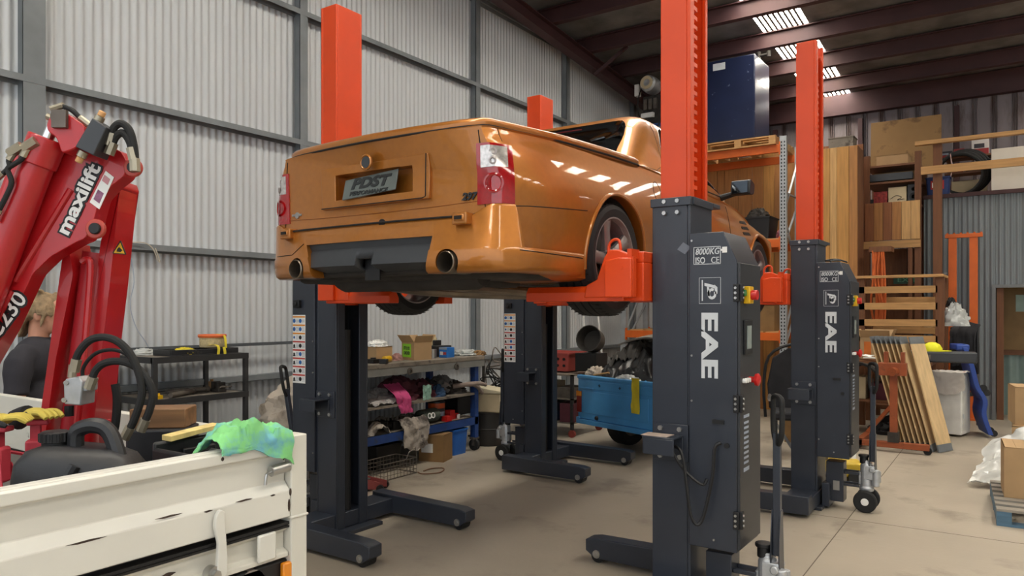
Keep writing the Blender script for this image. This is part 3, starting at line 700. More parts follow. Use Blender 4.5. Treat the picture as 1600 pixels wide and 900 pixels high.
ctr = [p for p in plan if abs(p.x) <= .475]
def insert(prof): return MB().loft(sweep(ctr, prof))
ins = MB(); NX = 26; front, back = [], []
rows = [(.41, .475, -.004), (.375, .465, -.014), (.36, .462, -.006), (.28, .44, .012), (.262, .42, -.03), (.245, .40, -.10)]
rr_ = []
for z, hw, off in rows:
    rg = []
    for i in range(NX + 1):
        x = -hw + 2 * hw * i / NX; y = -1.16 + .10 * (abs(x) / .78) ** 2.2 * .7; rg.append(V((x, y - off, z)))
    rr_.append(rg)
ring = []
for i in range(NX + 1): ring.append([r[i] for r in rr_] + [r[i] + V((0, .06, 0)) for r in rr_[::-1]])
ib = MB().loft(ring).build('bumper_insert', m_satin, car, smooth=30)
boolean(ib, [MB().box(-.06, .06, -1.4, -1.0, .2, .315).build('c', m_gap, car)])
MB().box(-.055, .055, -1.10, -1.09, .2, .32).build('tow_hole', m_black, ib)
TB = bvh_of(bumper)
MB().add([], [])
seam(TB, [(-.80, .36), (-.62, .36), (-.5, .42)], rearp, .002).build('bumper_crease', m_gap, bumper)
for s in (1, -1):
    seam(T, [(-1.02, .545), (-.9, .556), (-.37, .588)], sidep(s), .0025).build('quarter_seam', m_gap, body)
    seam(TB, [(-1.0, .33), (-.8, .325), (-.44, .32)], sidep(s), .0025).build('skirt_seam', m_gap, bumper)
    # step in bumper under the gate
    hk = MB().box(s * .655 - .045, s * .655 + .045, -1.165, -1.10, .455, .515).box(s * .655 - .03, s * .655 + .03, -1.172, -1.16, .472, .505).build('gate_hinge', m_gold, car, bevel=.008)
    MB().box(s * .655 - .022, s * .655 + .022, -1.176, -1.171, .48, .497).build('hinge_slot', m_gap, hk)
    # exhaust tips
    e = MB().lathe([(.052, -1.165), (.056, -1.16), (.056, -1.0), (.05, -.95), (.045, -.95), (.049, -1.0), (.049, -1.155)], (s * .565, 0, .275), (0, 1, 0), 28, ring=True).build('exhaust_tip', m_pipe, car)
    MB().cyl((s * .565, -1.0, .275), (s * .565, -.99, .275), .05, n=20).build('exhaust_bore', m_black, e)
    # tail lamps wrap the corner: rays towards a point inside
    def lampgrid(z0, z1, a0, a1, off, thick=.012, n=10, m=6):
        mb = MB(); top, bot = [], []
        for j in range(m + 1):
            z = z0 + (z1 - z0) * j / m
            for i in range(n + 1):
                a = a0 + (a1 - a0) * i / n; d = V((-s * sin(a), cos(a), 0)); c0 = V((s * .66, -.82, z)); h = fire(T, c0 - d * 2, d)
                top.append(h[0] - d * off); bot.append(h[0] - d * (off - thick))
        N = len(top); k = n + 1; fs = []
        for j in range(m):
            for i in range(n): q = j*k+i; fs.append((q, q+1, q+k+1, q+k)); fs.append((N+q+1, N+q, N+q+k, N+q+k+1))
        for i in range(n): fs.append((i+1, i, N+i, N+i+1)); q = m*k+i; fs.append((q, q+1, N+q+1, N+q))
        for j in range(m): fs.append((j*k, (j+1)*k, N+(j+1)*k, N+j*k)); q = j*k+n; fs.append((q+k, q, N+q, N+q+k))
        return mb.add(top + bot, fs)
    lamp = lampgrid(.555, .855, R(10), R(50), .006).build('tail_lamp', m_lampred, car, smooth=50)
    lampgrid(.735, .842, R(15), R(43), .0075, .004).build('reversing_lens', m_lampclr, lamp, smooth=50)
    for k, zc in enumerate((.765, .812)):
        a = R(28); d = V((-s * sin(a), cos(a), 0)); h = fire(T, V((s * .66, -.82, zc)) - d * 2, d)
        MB().lathe([(.012, 0), (.02, .003), (.02, .006), (.012, .008)], h[0] - d * .004, -d, 16, ring=True).build('lens_cell', m_alloy, lamp)
    a = R(29); d = V((-s * sin(a), cos(a), 0)); h = fire(T, V((s * .66, -.82, .655)) - d * 2, d)
    MB().lathe([(.038, 0), (.046, .004), (.05, .008), (.042, .01), (.036, .006)], h[0] - d * .003, -d, 28, ring=True).build('lens_ring', m_lampred, lamp)
    # gap round gate
    seam(T, [(s * .715, .95), (s * .735, .80), (s * .75, .56), (s * .755, .53), (s * .70, .515), (s * .6, .505)], rearp, .003).build('gate_gap', m_gap, body)
    seam(T, [(-1.0, .94), (-1.005, .87)], sidep(s), .002).build('corner_seam', m_gap, body)
    # door, fuel flap, sill and wing seams
    seam(T, [(.80, .95), (.78, .7), (.72, .5), (.62, .32), (.60, .24), (2.0, .24), (2.10, .4), (2.12, .9)], sidep(s), .003).build('door_gap', m_gap, body)
    seam(T, [(.42, .36), (.62, .345)], sidep(s), .003).build('sill_seam', m_gap, body)
    if s == 1:
        ff = [(.66 + .06 * cos(R(q)), .83 + .07 * sin(R(q))) for q in range(0, 361, 20)]
        seam(T, ff, sidep(s), .002).build('fuel_flap_gap', m_gap, body)
    dh = patch(T, rround([(.9, .80), (1.1, .805), (1.1, .835), (.9, .83)], .012), sidep(s), .02, .03).build('door_handle', m_gold, car)
    for k in range(3):
        patch(T, rround([(2.42 + .02 * k, .79 - k * .05), (2.66, .80 - k * .05), (2.62, .825 - k * .05), (2.44, .815 - k * .05)], .008), sidep(s), .003, .006).build('wing_vent', m_gap, body)
    # mirrors
    mr = MB().loft([[V((s * x, y, 1.03 + z)) for (y, z) in rround([(2.0, -.06), (2.12, -.05), (2.14, .04), (2.02, .07)], .03, 3)] for x in (.95, .97, 1.08, 1.11)]).cyl((s * .84, 2.08, .97), (s * .98, 2.07, 1.0), .028, .022, n=10).build('door_mirror', m_black, car, bevel=.012)
    MB().add([(s * .965, 1.998, .985), (s * 1.09, 1.998, .99), (s * 1.09, 2.008, 1.085), (s * .965, 2.008, 1.085)], [(0, 1, 2, 3)]).build('mirror_glass', M('mirror glass', '3a3f44', .05, .9), mr)
# gate: horizontal crease, raised plate surround, latch
seam(T, [(-.76, .575), (-.4, .567), (0, .565), (.4, .567), (.76, .575)], rearp, .0018).build('gate_crease', M('crease', '8a4a18', .4, .4), body)
seam(T, [(-.6, .505), (0, .497), (.6, .505)], rearp, .004).build('gate_foot_gap', m_gap, body)
def frame_patch(tree, outer, inner, proj, off, thick, step=.05):
    a, b = [], []
    for q in range(4):
        p0, p1, r0, r1 = V(outer[q]), V(outer[(q+1) % 4]), V(inner[q]), V(inner[(q+1) % 4]); m = max(2, int((p1 - p0).length / step))
        for k in range(m): a.append(p0 + (p1 - p0) * k / m); b.append(r0 + (r1 - r0) * k / m)
    rg = []
    for p, q in zip(a, b):
        h, g_ = fire(tree, *proj(p.x, p.y)), fire(tree, *proj(q.x, q.y))
        rg.append([h[0] + h[1] * (off - thick), h[0] + h[1] * off, g_[0] + g_[1] * off, g_[0] + g_[1] * (off - thick)])
    rg.append(rg[0]); return MB().loft(rg, cap=False)
sur = frame_patch(T0, [(-.405, .612), (.405, .612), (.41, .845), (-.41, .845)], [(-.292, .658), (.292, .658), (.288, .797), (-.288, .797)], rearp, .012, .03).build('plate_surround', m_gold, car, smooth=30, bevel=.003)
MB().tube([V((p[0], -1.129 + .07 * (abs(p[0]) / .9) ** 3, p[1])) for p in [(.405, .84), (.402, .62), (.38, .613), (0, .612), (-.38, .613)]], .003, 6).build('surround_gap', m_gap, body)
MB().lathe([(.034, 0), (.044, .006), (.044, .014), (.036, .018), (.030, .012)], (0, -1.137, .835), (0, -1, 0), 24, ring=True).build('emblem_ring', m_gold, car)
MB().lathe([(.0, .012), (.031, .012), (.031, .004)], (0, -1.14, .835), (0, -1, 0), 20).build('emblem_disc', m_satin, car)
MB().tube([V((p.x, p.y - .005, .4995)) for p in plan if abs(p.x) < .66], .0055, 6).build('gate_shut_gap', m_gap, bumper)
MB().lathe([(0, 0), (.022, 0), (.022, .006), (0, .006)], (.13, -1.155, .497), (0, -1, 0), 16).build('tow_cover', m_gap, car)
# registration plate hung inside the recess
pl = MB(); pm = Matrix.Translation((-.02, -1.098, .722)) @ Matrix.Rotation(R(-16), 4, 'X') @ Matrix.Rotation(R(-4), 4, 'Y')
pl.m = pm; pl.box(-.20, .20, -.004, .004, -.062, .06)
plate = pl.build('number_plate', M('slate plate', '5b625f', .4), car, bevel=.004)
mt = M('plate print', '26292a', .4)
ex, ey = V((1, 0, 0)), pm.to_3x3() @ V((0, 0, 1))
def pc(x, z): return pm @ V((x, -.006, z))
text('PDST', .085, mt, plate, pc(0.0, .012), ex, ey, width=.30, shear=.2, bold=.004)
text('PERFORMANCE', .032, mt, plate, pc(0.0, -.045), ex, ey, width=.29, shear=.15, bold=.001)
text('297', .05, m_black, car, fire(T, *rearp(.655, .60))[0] + V((0, -.006, 0)), (.992, .125, 0), (0, 0, 1), name='model_badge', depth=.004, width=.095, shear=.25, bold=.002)
bd = MB()
b0 = fire(T, *rearp(-.64, .60))[0]
MB().lathe([(.0, .006), (.018, .006), (.02, 0)], b0, (0, -1, 0), 14).box(b0.x - .045, b0.x - .015, b0.y - .006, b0.y, b0.z - .004, b0.z + .008).box(b0.x + .015, b0.x + .04, b0.y - .006, b0.y + .002, b0.z - .004, b0.z + .008).build('maker_badge', m_steel, car)
# ---- underside
MB().box(-.80, .80, -.95, 3.6, .20, .30).build('floor_pan', m_under, car, bevel=.03)
MB().lathe([(.07, -.55), (.09, -.5), (.09, .5), (.07, .55)], (0, -.82, .235), (1, 0, 0), 20).build('rear_muffler', m_under, car)
for s in (1, -1):
    MB().tube([(s * .565, -.98, .275), (s * .56, -.9, .26), (s * .5, -.8, .24)], .04, 10, smooth=4).build('tail_pipe', m_pipe, car)
    MB().tube([(s * .12, -.05, .33), (s * .4, .05, .30), (s * .72, .0, .34)], .035, 10, smooth=3).build('drive_shaft', m_under, car)
    MB().beam((s * .3, .55, .26), (s * .66, .0, .22), .07, .05).build('trailing_arm', m_under, car)
    MB().lathe([(.05, 0), (.055, .05), (.05, .1), (.055, .15), (.05, .2)], (s * .5, -.02, .3), (0, 0, 1), 14).build('coil_spring', m_under, car)
MB().ball((0, -.05, .30), (.16, .2, .14), 16, 10).build('differential', m_under, car)
MB().box(-.45, .45, -.62, -.3, .17, .24).build('fuel_tank', m_under, car, bevel=.03)
MB().tube([(.2, -.75, .18), (.3, -.3, .16), (.28, .3, .15), (.22, 1.2, .15), (.2, 2.4, .15)], .032, 10, smooth=4).tube([(-.2, -.75, .18), (-.3, -.3, .16), (-.28, .3, .15), (-.22, 1.2, .15), (-.2, 2.4, .15)], .032, 10, smooth=4).build('exhaust_pipes', m_pipe, car)
MB().box(-.7, .7, -1.06, -.9, .225, .27).build('under_tray', m_under, car, bevel=.02)
# ---- wheels
def make_wheel(x, y, s):
    """s: +1 outer face towards +x"""
    e = MB(); w = .122
    e.lathe([(.255, -w + .01), (.30, -w), (.325, -w + .012), (.338, -w + .04), (.340, -.055), (.332, -.052), (.332, -.046), (.340, -.043), (.341, -.005), (.333, -.003), (.333, .003), (.341, .005), (.340, .043), (.332, .046), (.332, .052), (.340, .055), (.338, w - .04), (.325, w - .012), (.30, w), (.255, w - .01)], (x, y, .34), (1, 0, 0), 64, ring=True)
    ty = e.build('tyre', m_tyre, car, smooth=30)
    gr = MB()
    for i in range(48):
        a = 2 * pi * i / 48
        for sx in (-1, 1):
            for k in range(1):
                p0 = V((x + sx * .06, y + .3385 * cos(a), .34 + .3385 * sin(a))); a2 = a + .05; p1 = V((x + sx * .105, y + .335 * cos(a2), .34 + .335 * sin(a2)))
                gr.beam(p0, p1, .005, .004, up=(0, cos(a), sin(a)))
    gr.build('tread_grooves', m_gap, ty, smooth=0)
    rm = MB().lathe([(.235, -.11), (.255, -.115), (.258, -.105), (.235, -.09), (.225, .0), (.235, .085), (.258, .10), (.256, .112), (.246, .112), (.236, .09)], (x, y, .34), (1, 0, 0), 48, ring=True).build('wheel_rim', m_alloy, car)
    MB().lathe([(.06, -.02), (.165, -.02), (.165, .01), (.06, .01)], (x, y, .34), (1, 0, 0), 32, ring=True).build('brake_disc', M('brake disc', '6b6460', .4, .8), rm)
    for i in range(5):
        a = R(90 + 72 * i + 14); ca, sa = cos(a), sin(a)
        def P(r, t, dx): return V((x + s * dx, y + r * ca - t * sa, .34 + r * sa + t * ca))
        rg = []
        for r, hw, dx, th in ((.03, .032, .075, .05), (.09, .036, .085, .04), (.17, .034, .09, .035), (.238, .05, .10, .03)):
            rg.append([P(r, -hw, dx - .012), P(r, -hw * .35, dx), P(r, hw * .35, dx), P(r, hw, dx - .012), P(r, hw, dx - th), P(r, -hw, dx - th)])
        MB().loft(rg).build('spoke', m_alloy, rm, smooth=30, bevel=.003)
        b = R(90 + 72 * i + 50); MB().cyl((x + s * .075, y + .057 * cos(b), .34 + .057 * sin(b)), (x + s * .095, y + .057 * cos(b), .34 + .057 * sin(b)), .011, n=6).build('wheel_nut', m_satin, rm)
    MB().lathe([(.07, .05), (.07, .075), (.045, .085), (.0, .088)], (x, y, .34), (s, 0, 0), 20).build('hub', m_alloy, rm)
    MB().lathe([(.028, .085), (.028, .098), (.0, .10)], (x, y, .34), (s, 0, 0), 16).build('hub_cap', m_satin, rm)
    MB().box(x - .03, x + .03, y + .10, y + .17, .29, .43).build('brake_caliper', m_redp, rm, bevel=.01)
for x, s in ((.795, 1), (-.795, -1)):
    for y in (.02, 2.93): make_wheel(x, y, s)
# ================================================================ white tray truck with a red folding crane
m_cream = M('truck white', 'd9d8d0', .35, var=.04, scale=3, coat=.3)
m_creamd = M('chipped truck white', 'd2d0c6', .4, var=.06, scale=3, dirt=('3c3026', -.12, 9))
m_chip = M('rusty chip', '3d2f27', .8, var=.3, scale=40)
m_cred = M('crane red', 'b3161d', .35, var=.08, scale=3, coat=.4)
m_chrome = M('chrome', 'd8d8d8', .12, 1.)
m_brass = M('zinc fitting', 'a79f8c', .4, .8, var=.2)
m_amber = M('amber lens', 'd98212', .25, coat=.6)
TX, TY, TZ = -1.863, 1.562, 1.30
tr = thing('tray_truck', 'white flat tray of a truck with a drop side and hinged latch', 'truck', (TX, TY, 0))
LN, WD = 3.6, 2.42
def side_panel(x, s, name):
    p = [(0, 0), (.035, 0), (.035, -.006), (.05, -.006), (.05, -.036), (.03, -.042), (.022, -.125), (.05, -.155), (.05, -.235), (.02, -.24), (.0, -.24)]
    return MB().prism([(s * (a - .05), TZ + b) for a, b in p], (x, -LN, 0), (1, 0, 0), (0, 0, 1), (0, LN - .065, 0)).build(name, m_cream, tr, bevel=.003)
near = side_panel(0, 1, 'drop_side'); side_panel(-WD, -1, 'drop_side')
# chips along the lower ridge
for k, (y, ln) in enumerate(((-.12, .02), (-.2, .06), (-.42, .08), (-.62, .1), (-.9, .14), (-1.3, .1), (-.33, .03))):
    MB().prism(rround([(0, 0), (ln * .4, .003), (ln, .001), (ln * .7, -.003), (ln * .2, -.002)], .002, 2), (.0002, y, TZ - .157 + (k % 3) * .006), (0, -1, 0), (0, 0, 1), (.0006, 0, 0)).build('paint_chip', m_chip, near)
for (y, z, h) in ((-.07, -.2, .02), (-.065, -.16, .012), (-.3, -.02, .006), (-.09, -.05, .008)):
    MB().ball((.0002, y, TZ + z), (.0008, .005, h), 8, 6).build('paint_chip', m_chip, near)
post = MB().box(-.062, .0, -.062, 0, .52, TZ + .012).box(-.066, .004, -.066, .004, TZ - .245, TZ - .236).build('corner_post', m_creamd, tr, bevel=.004)
MB().box(-WD, -WD + .062, -.062, 0, .52, TZ + .012).build('corner_post', m_creamd, tr, bevel=.004)
MB().box(-WD + .062, -.062, -.045, -.005, TZ - .24, TZ).build('tail_board', m_creamd, tr, bevel=.004)
MB().box(-WD + .05, -.05, -LN, -.045, TZ - .30, TZ - .25).build('deck', M('deck steel', '56524e', .6, var=.25, scale=5, dirt=('8a857c', .3, 6)), tr)
MB().box(-WD + .02, -.008, -LN, -.01, TZ - .27, TZ - .2525).build('deck_gap', m_black, tr)
rl = MB().prism([(0, -.262), (-.012, -.262), (-.012, -.275), (-.03, -.285), (-.03, -.335), (-.008, -.345), (-.008, -.36), (-.06, -.36), (-.06, -.262)], (-.002, -LN, TZ), (1, 0, 0), (0, 0, 1), (0, LN - .064, 0)).build('side_rail', m_creamd, tr, bevel=.003)
MB().box(-.012, .0, -.18, -.115, TZ - .352, TZ - .268).build('rail_patch', m_cream, rl, bevel=.012)
for y in (-.42, -.62, -.9):
    MB().prism(rround([(0, 0), (.025, .006), (.05, -.002), (.025, -.008)], .004, 2), (-.0315, y, TZ - .31), (0, -1, 0), (0, 0, 1), (.001, 0, 0)).build('rust_patch', m_chip, rl)
# drop-side latch: a flat drop lever on a bolt
lt = MB().prism(rround([(0, 0), (.02, .0), (.028, .015), (.028, .055), (.02, .17), (.022, .185), (.005, .195), (-.008, .18), (-.012, .15), (.0, .10), (-.005, .03)], .008, 3), (.006, -.325, TZ - .35), (0, 1, 0), (0, 0, 1), (.014, 0, 0)).build('drop_latch', m_cream, tr, bevel=.003)
MB().cyl((-.01, -.335, TZ - .332), (.018, -.335, TZ - .332), .022, n=14).cyl((.018, -.335, TZ - .332), (.03, -.335, TZ - .332), .013, n=6).build('latch_bolt', m_steel, lt)
ph = MB().cyl((-.004, -.135, TZ - .085), (-.004, -.07, TZ - .08), .016, n=16).tube([(.0, -.135, TZ - .085), (.004, -.155, TZ - .09), (.004, -.16, TZ - .12)], .005, 8, smooth=3).build('spring_pin', m_steel, near)
ml = MB().box(-.02, 0, -.09, -.055, TZ - .45, TZ - .375).build('marker_lamp', m_amber, tr, bevel=.006)
MB().box(-.07, -.02, -.24, -.05, TZ - .5, TZ - .37).build('lamp_box', m_black, tr, bevel=.006)
MB().lathe([(.05, 0), (.055, .02), (.05, .04)], (-.06, -.19, TZ - .42), (1, 0, 0), 20).build('side_reflector', m_alloy, tr)
for x in (-.8, -1.6): MB().box(x - .04, x + .04, -LN, -.1, .72, TZ - .30).build('chassis_rail', m_black, tr)
MB().cyl((-WD + .25, -1.3, .45), (-.25, -1.3, .45), .06, n=12).build('rear_axle', m_black, tr)
MB().box(-1.68, -.72, -1.4, -1.2, .45, .75).build('axle_spring', m_black, tr)
for x in (-.22, -WD + .22):
    wh = MB().lathe([(.25, -.11), (.42, -.11), (.45, -.07), (.45, .07), (.42, .11), (.25, .11)], (x, -1.3, .45), (1, 0, 0), 32, ring=True).build('road_wheel', m_rubber, tr)
    MB().lathe([(0, -.06), (.25, -.09), (.25, .09), (0, .06)], (x, -1.3, .45), (1, 0, 0), 24).build('wheel_disc', m_cream, wh)
MB().box(-WD + .1, -.1, -LN - .08, -LN, TZ - .3, TZ + .5).build('head_board', m_cream, tr, bevel=.01)
DECK = TZ - .25
# ---------------------------------------------------------------- crane, seen square on: local x to the right, y away, z up
CT_ = 2.45; K = CT_ / F
cbase = att(105, 700, CT_)
cr = thing('folding_crane', 'red hydraulic folding crane standing on the white truck tray', 'crane', (cbase.x, cbase.y, DECK), YAW)
def cz(u, v, y=0.): k = (CT_ + y) / F; return ((u - 800) * k - (105 - 800) * K, (HZ - v) * k + CH - DECK)
def plate(pts, y0, y1, name, mat=m_cred, bevel=.006, rnd=.0, parent=None):
    n = len(pts); q = []; ar = sum(pts[i][0] * pts[(i+1) % n][1] - pts[(i+1) % n][0] * pts[i][1] for i in range(n))
    for i in range(n):      # right-hand outlines are the far edge, left-hand outlines the near edge
        dv = pts[(i+1) % n][1] - pts[i-1][1]; q.append(cz(pts[i][0], pts[i][1], y1 if dv * ar > 0 and max(p[0] for p in pts) - min(p[0] for p in pts) > 70 else y0))
    if rnd: q = rround(q, rnd, 3)
    return MB().prism(q, (0, y0, 0), (1, 0, 0), (0, 0, 1), (0, y1 - y0, 0)).build(name, mat, parent or cr, bevel=bevel)
MB().lathe([(.10, 0), (.10, .03), (.09, .04), (.08, .2), (.08, .24)], (-.02, .06, 0), n=24).build('slew_base', m_cred, cr)
plate([(-80, 640), (-80, 470), (28, 300), (88, 240), (130, 226), (180, 233), (206, 243), (215, 258), (212, 280), (190, 297), (174, 314), (164, 352), (152, 376), (139, 381), (100, 403), (72, 430), (33, 513), (0, 570), (-20, 615)], -.05, .02, 'main_boom', rnd=.012)
mb_ = cr.children[-1]
col = plate([(97, 405), (140, 381), (148, 432), (122, 560), (104, 690), (98, 720), (62, 720), (57, 690)], .04, .17, 'column', rnd=.012, bevel=.012)
plate([(173, 312), (190, 292), (213, 288), (215, 302), (210, 350), (200, 447), (190, 530), (183, 600), (176, 655), (168, 692), (112, 700), (122, 573), (143, 497), (157, 380)], .07, .19, 'outer_boom', rnd=.008, bevel=.01)
ob_ = cr.children[-1]
# pressed ribs on the boom plate
for a, b in (((-30, 560), (70, 300)), ((40, 440), (125, 300)), ((-10, 545), (35, 455))):
    p, q = cz(*a), cz(*b); MB().tube([(p[0], -.05, p[1]), (q[0], -.05, q[1])], .011, 8).build('pressed_rib', m_cred, mb_)
p = [cz(*q, .035) for q in ((118, 690), (128, 590), (138, 470), (141, 415), (136, 405), (128, 410))]
MB().tube([(a, .035, b) for a, b in p], .011, 8, smooth=3).build('hydraulic_line', m_cred, cr)
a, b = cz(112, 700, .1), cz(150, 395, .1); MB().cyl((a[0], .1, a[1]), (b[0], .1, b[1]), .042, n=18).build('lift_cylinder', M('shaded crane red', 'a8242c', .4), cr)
a, b = cz(150, 690), cz(172, 650)
MB().box(cz(115, 0, .06)[0], cz(172, 0, .06)[0], .055, .075, cz(0, 665, .06)[1], cz(0, 655, .06)[1]).build('boom_collar', m_cred, ob_, bevel=.006)
# extension cylinder along the boom
a, b = cz(-60, 570, -.09), cz(72, 222, -.09); c2 = cz(84, 196, -.09)
cy = MB().cyl((a[0], -.09, a[1]), (b[0], -.09, b[1]), .048, n=24).build('boom_cylinder', m_cred, cr)
a2 = cz(58, 258, -.09); MB().cyl((a2[0], -.09, a2[1]), (b[0] + .006, -.09, b[1] + .012), .056, n=24).build('cylinder_gland', m_cred, cy, bevel=.004)
MB().cyl((b[0], -.09, b[1]), (c2[0] + .01, -.09, c2[1] + .03), .018, n=14).build('cylinder_rod', m_chrome, cy)
a, b = cz(-75, 545, -.01), cz(44, 235, -.01); MB().cyl((a[0], -.01, a[1]), (b[0], -.01, b[1]), .034, n=20).build('inner_cylinder', m_cred, cr)
hd = plate([(72, 194), (80, 176), (100, 174), (132, 196), (134, 215), (118, 232), (96, 240), (88, 215), (74, 205)], -.13, -.02, 'boom_head', rnd=.012, bevel=.008)
p = cz(101, 187, -.1); MB().cyl((p[0], -.14, p[1]), (p[0], -.01, p[1]), .022, n=14).box(p[0] - .015, p[0] + .03, -.145, -.13, p[1] - .035, p[1] + .02).build('head_pin', M('worn steel', '6b625a', .5, .6, var=.3), hd)
for u, v, r in ((205, 261, 14), (146, 357, 15)):
    p = cz(u, v, -.07); bs = MB().cyl((p[0], -.064, p[1]), (p[0], -.048, p[1]), r * K, n=24).build('pin_boss', M('faded red', 'b0453a', .5, var=.2), mb_, bevel=.004)
    MB().cyl((p[0] + .003, -.074, p[1]), (p[0] + .003, -.06, p[1]), r * K * .58, n=20).build('pin_cap', m_black, bs, bevel=.003)
# valve block and fittings
vb = plate([(144, 184), (166, 199), (146, 243), (117, 229)], -.15, -.07, 'valve_block', m_satin, .003)
for (u, v, u2, v2) in ((153, 190, 161, 174), (131, 237, 122, 254)):
    p, q = cz(u, v, -.11), cz(u2, v2, -.11); mid = ((p[0] + q[0]) / 2, (p[1] + q[1]) / 2)
    MB().cyl((p[0], -.11, p[1]), (mid[0], -.11, mid[1]), .015, n=12).build('valve_fitting', m_brass, vb); MB().cyl((mid[0], -.11, mid[1]), (q[0], -.11, q[1]), .011, n=12).build('valve_cap', M('tan plastic', 'd9a36a', .5), vb, bevel=.003)
def hose(pts, r, name='hose', y=-.11, mat=m_rubber, ends=True):
    q = [cz(u, v, y if not isinstance(y, (list, tuple)) else y[i]) for i, (u, v) in enumerate(pts)]; o = MB().tube([(a, y if not isinstance(y, (list, tuple)) else y[i], b) for i, (a, b) in enumerate(q)], r, 10, smooth=5).build(name, mat, cr)
    if ends:
        for i, j in ((0, 1), (-1, -2)):
            yi = y if not isinstance(y, (list, tuple)) else y[i]
            a, b = V((q[i][0], yi, q[i][1])), V((q[j][0], yi, q[j][1])); d = (b - a).normalized()
            MB().cyl(a - d * .012, a + d * .028, r * 1.35, n=8).build('hose_fitting', m_brass, o)
    return o
hose([(86, 169), (95, 166), (112, 172), (127, 186), (136, 193)], .008)
hose([(80, 184), (92, 188), (105, 198), (118, 212)], .008, mat=m_brass)
hose([(172, 222), (178, 200), (190, 193), (203, 205), (210, 235), (211, 262)], .012, ends=True)
hose([(172, 236), (180, 215), (192, 208), (203, 222), (208, 245)], .012)
hose([(22, 238), (14, 250), (14, 262), (-6, 280)], .008, y=-.15)
hose([(42, 232), (34, 248), (20, 258), (12, 265), (18, 285), (8, 310), (-8, 340)], .008, y=-.15)
for u, v in ((22, 238), (44, 230)):
    p = cz(u, v, -.15); MB().cyl((p[0] - .015, -.15, p[1] - .005), (p[0] + .025, -.15, p[1] + .02), .016, n=6).build('elbow_fitting', m_brass, cr)
hose([(117, 575), (122, 553), (140, 532), (165, 527), (190, 538), (210, 565), (222, 610), (210, 655), (197, 680)], .012)
hose([(131, 600), (130, 575), (150, 552), (180, 547), (205, 560), (225, 590), (236, 615), (232, 640)], .006, ends=False, y=-.06)
hose([(141, 602), (150, 578), (168, 566), (195, 566), (220, 580), (238, 610), (234, 640), (222, 668)], .012, y=-.1)
hose([(180, 600), (183, 625), (180, 665), (172, 690)], .014, y=.04, ends=False)
va = plate([(102, 592), (122, 588), (129, 596), (126, 634), (100, 632), (99, 600)], -.10, -.02, 'control_valve', m_cast, .004)
plate([(127, 598), (137, 598), (137, 612), (127, 612)], -.09, -.03, 'valve_port', m_cast, .004, parent=va)
p = cz(114, 570, -.06); q = cz(112, 590, -.06); MB().cyl((p[0], -.06, p[1]), (q[0], -.06, q[1]), .013, n=10).build('valve_stem', m_brass, va)
p = cz(108, 634, -.06); q = cz(108, 650, -.06); MB().cyl((p[0], -.06, p[1]), (q[0], -.06, q[1]), .014, n=10).build('valve_stem', m_black, va)
for u, v in ((104, 598), (101, 625)):
    p = cz(u, v, -.1); MB().cyl((p[0], -.105, p[1]), (p[0], -.09, p[1]), .008, n=8).build('valve_screw', m_steel, va)
# lettering and stickers on the plates
d1 = V((50, 0, 103)).normalized(); u1 = V((-103, 0, 50)).normalized() 
pm_ = cz(124, 312, -.05)
for dx, mt_, bo, dp in ((.0, m_black, .006, .0006), (0, m_wpaint, .0, .0012)):
    text('maxilift', .062, mt_, mb_, (pm_[0], -.0515 - dp, pm_[1]), d1, u1, depth=.0006, width=.245 + bo * 2, bold=bo + .002)
pm_ = cz(18, 484, -.05); d2 = V((.60, 0, .80)); u2 = V((-.80, 0, .60))
for mt_, bo, dp in ((m_black, .008, .0006), (m_wpaint, .001, .0012)):
    text('C230', .075, mt_, mb_, (pm_[0] - .015, -.0515 - dp, pm_[1] - .02), d2, u2, depth=.0006, width=.165 + bo * 2, bold=bo)
st_ = plate([(165, 267), (178, 277), (155, 327), (140, 316)], -.053, -.0505, 'paper_sticker', m_wpaint, 0, parent=mb_)
plate([(163, 273), (172, 280), (168, 289), (159, 282)], -.054, -.0525, 'sticker_print', M('pink print', 'c58a90', .6), 0, parent=st_)
plate([(153, 296), (162, 302), (155, 318), (146, 311)], -.054, -.0525, 'sticker_print', M('blue red print', '8a5a78', .6, var=.4, scale=60), 0, parent=st_)
tri = plate([(188, 375), (197, 398), (175, 396)], .066, .0705, 'warning_triangle', m_black, 0, rnd=.004, parent=ob_)
plate([(187.8, 379), (194.5, 396.5), (177.5, 395)], .0645, .067, 'triangle_face', m_yel, 0, parent=tri)
plate([(186, 386), (191, 391), (188, 394), (182, 393), (183, 389)], .063, .065, 'triangle_symbol', m_black, 0, parent=tri)
# ---------------------------------------------------------------- load on the tray
def on_deck(u, v, z): return gnd(u, v, z)
m_jerry = M('scuffed black plastic', '202124', .45, var=.3, scale=9, bump=.12, bscale=30, dirt=('55504a', .12, 5))
jp = gnd(130, 690, 1.335); jr = YAW + R(4)
jc = thing('jerry_can', 'scuffed black plastic jerry can with moulded handle on the truck tray', 'jerry can', (jp.x, jp.y, DECK), jr)
rg = []
for z, sx, sy in ((0, .148, .078), (.012, .160, .088), (.19, .162, .09), (.235, .156, .084), (.268, .13, .07), (.282, .09, .045)):
    rg.append([V((p.x, p.y, z + (.0 if z < .2 else -.03 * max(0, p.x) / .16))) for p in rround([(-sx, -sy), (sx, -sy), (sx, sy), (-sx, sy)], min(sx, sy) * .55, 4)])
MB().loft(rg).build('body', m_jerry, jc, smooth=60)
MB().tube([(-.02, 0, .27), (-.015, 0, .315), (.03, 0, .33), (.07, 0, .31), (.10, -.01, .24), (.115, -.03, .19)], .022, 10, smooth=4).build('handle', m_jerry, jc)
MB().tube([(.02, -.085, .235), (.0, -.095, .19), (-.01, -.096, .14)], .014, 8, smooth=3).build('moulded_rib', m_jerry, jc)
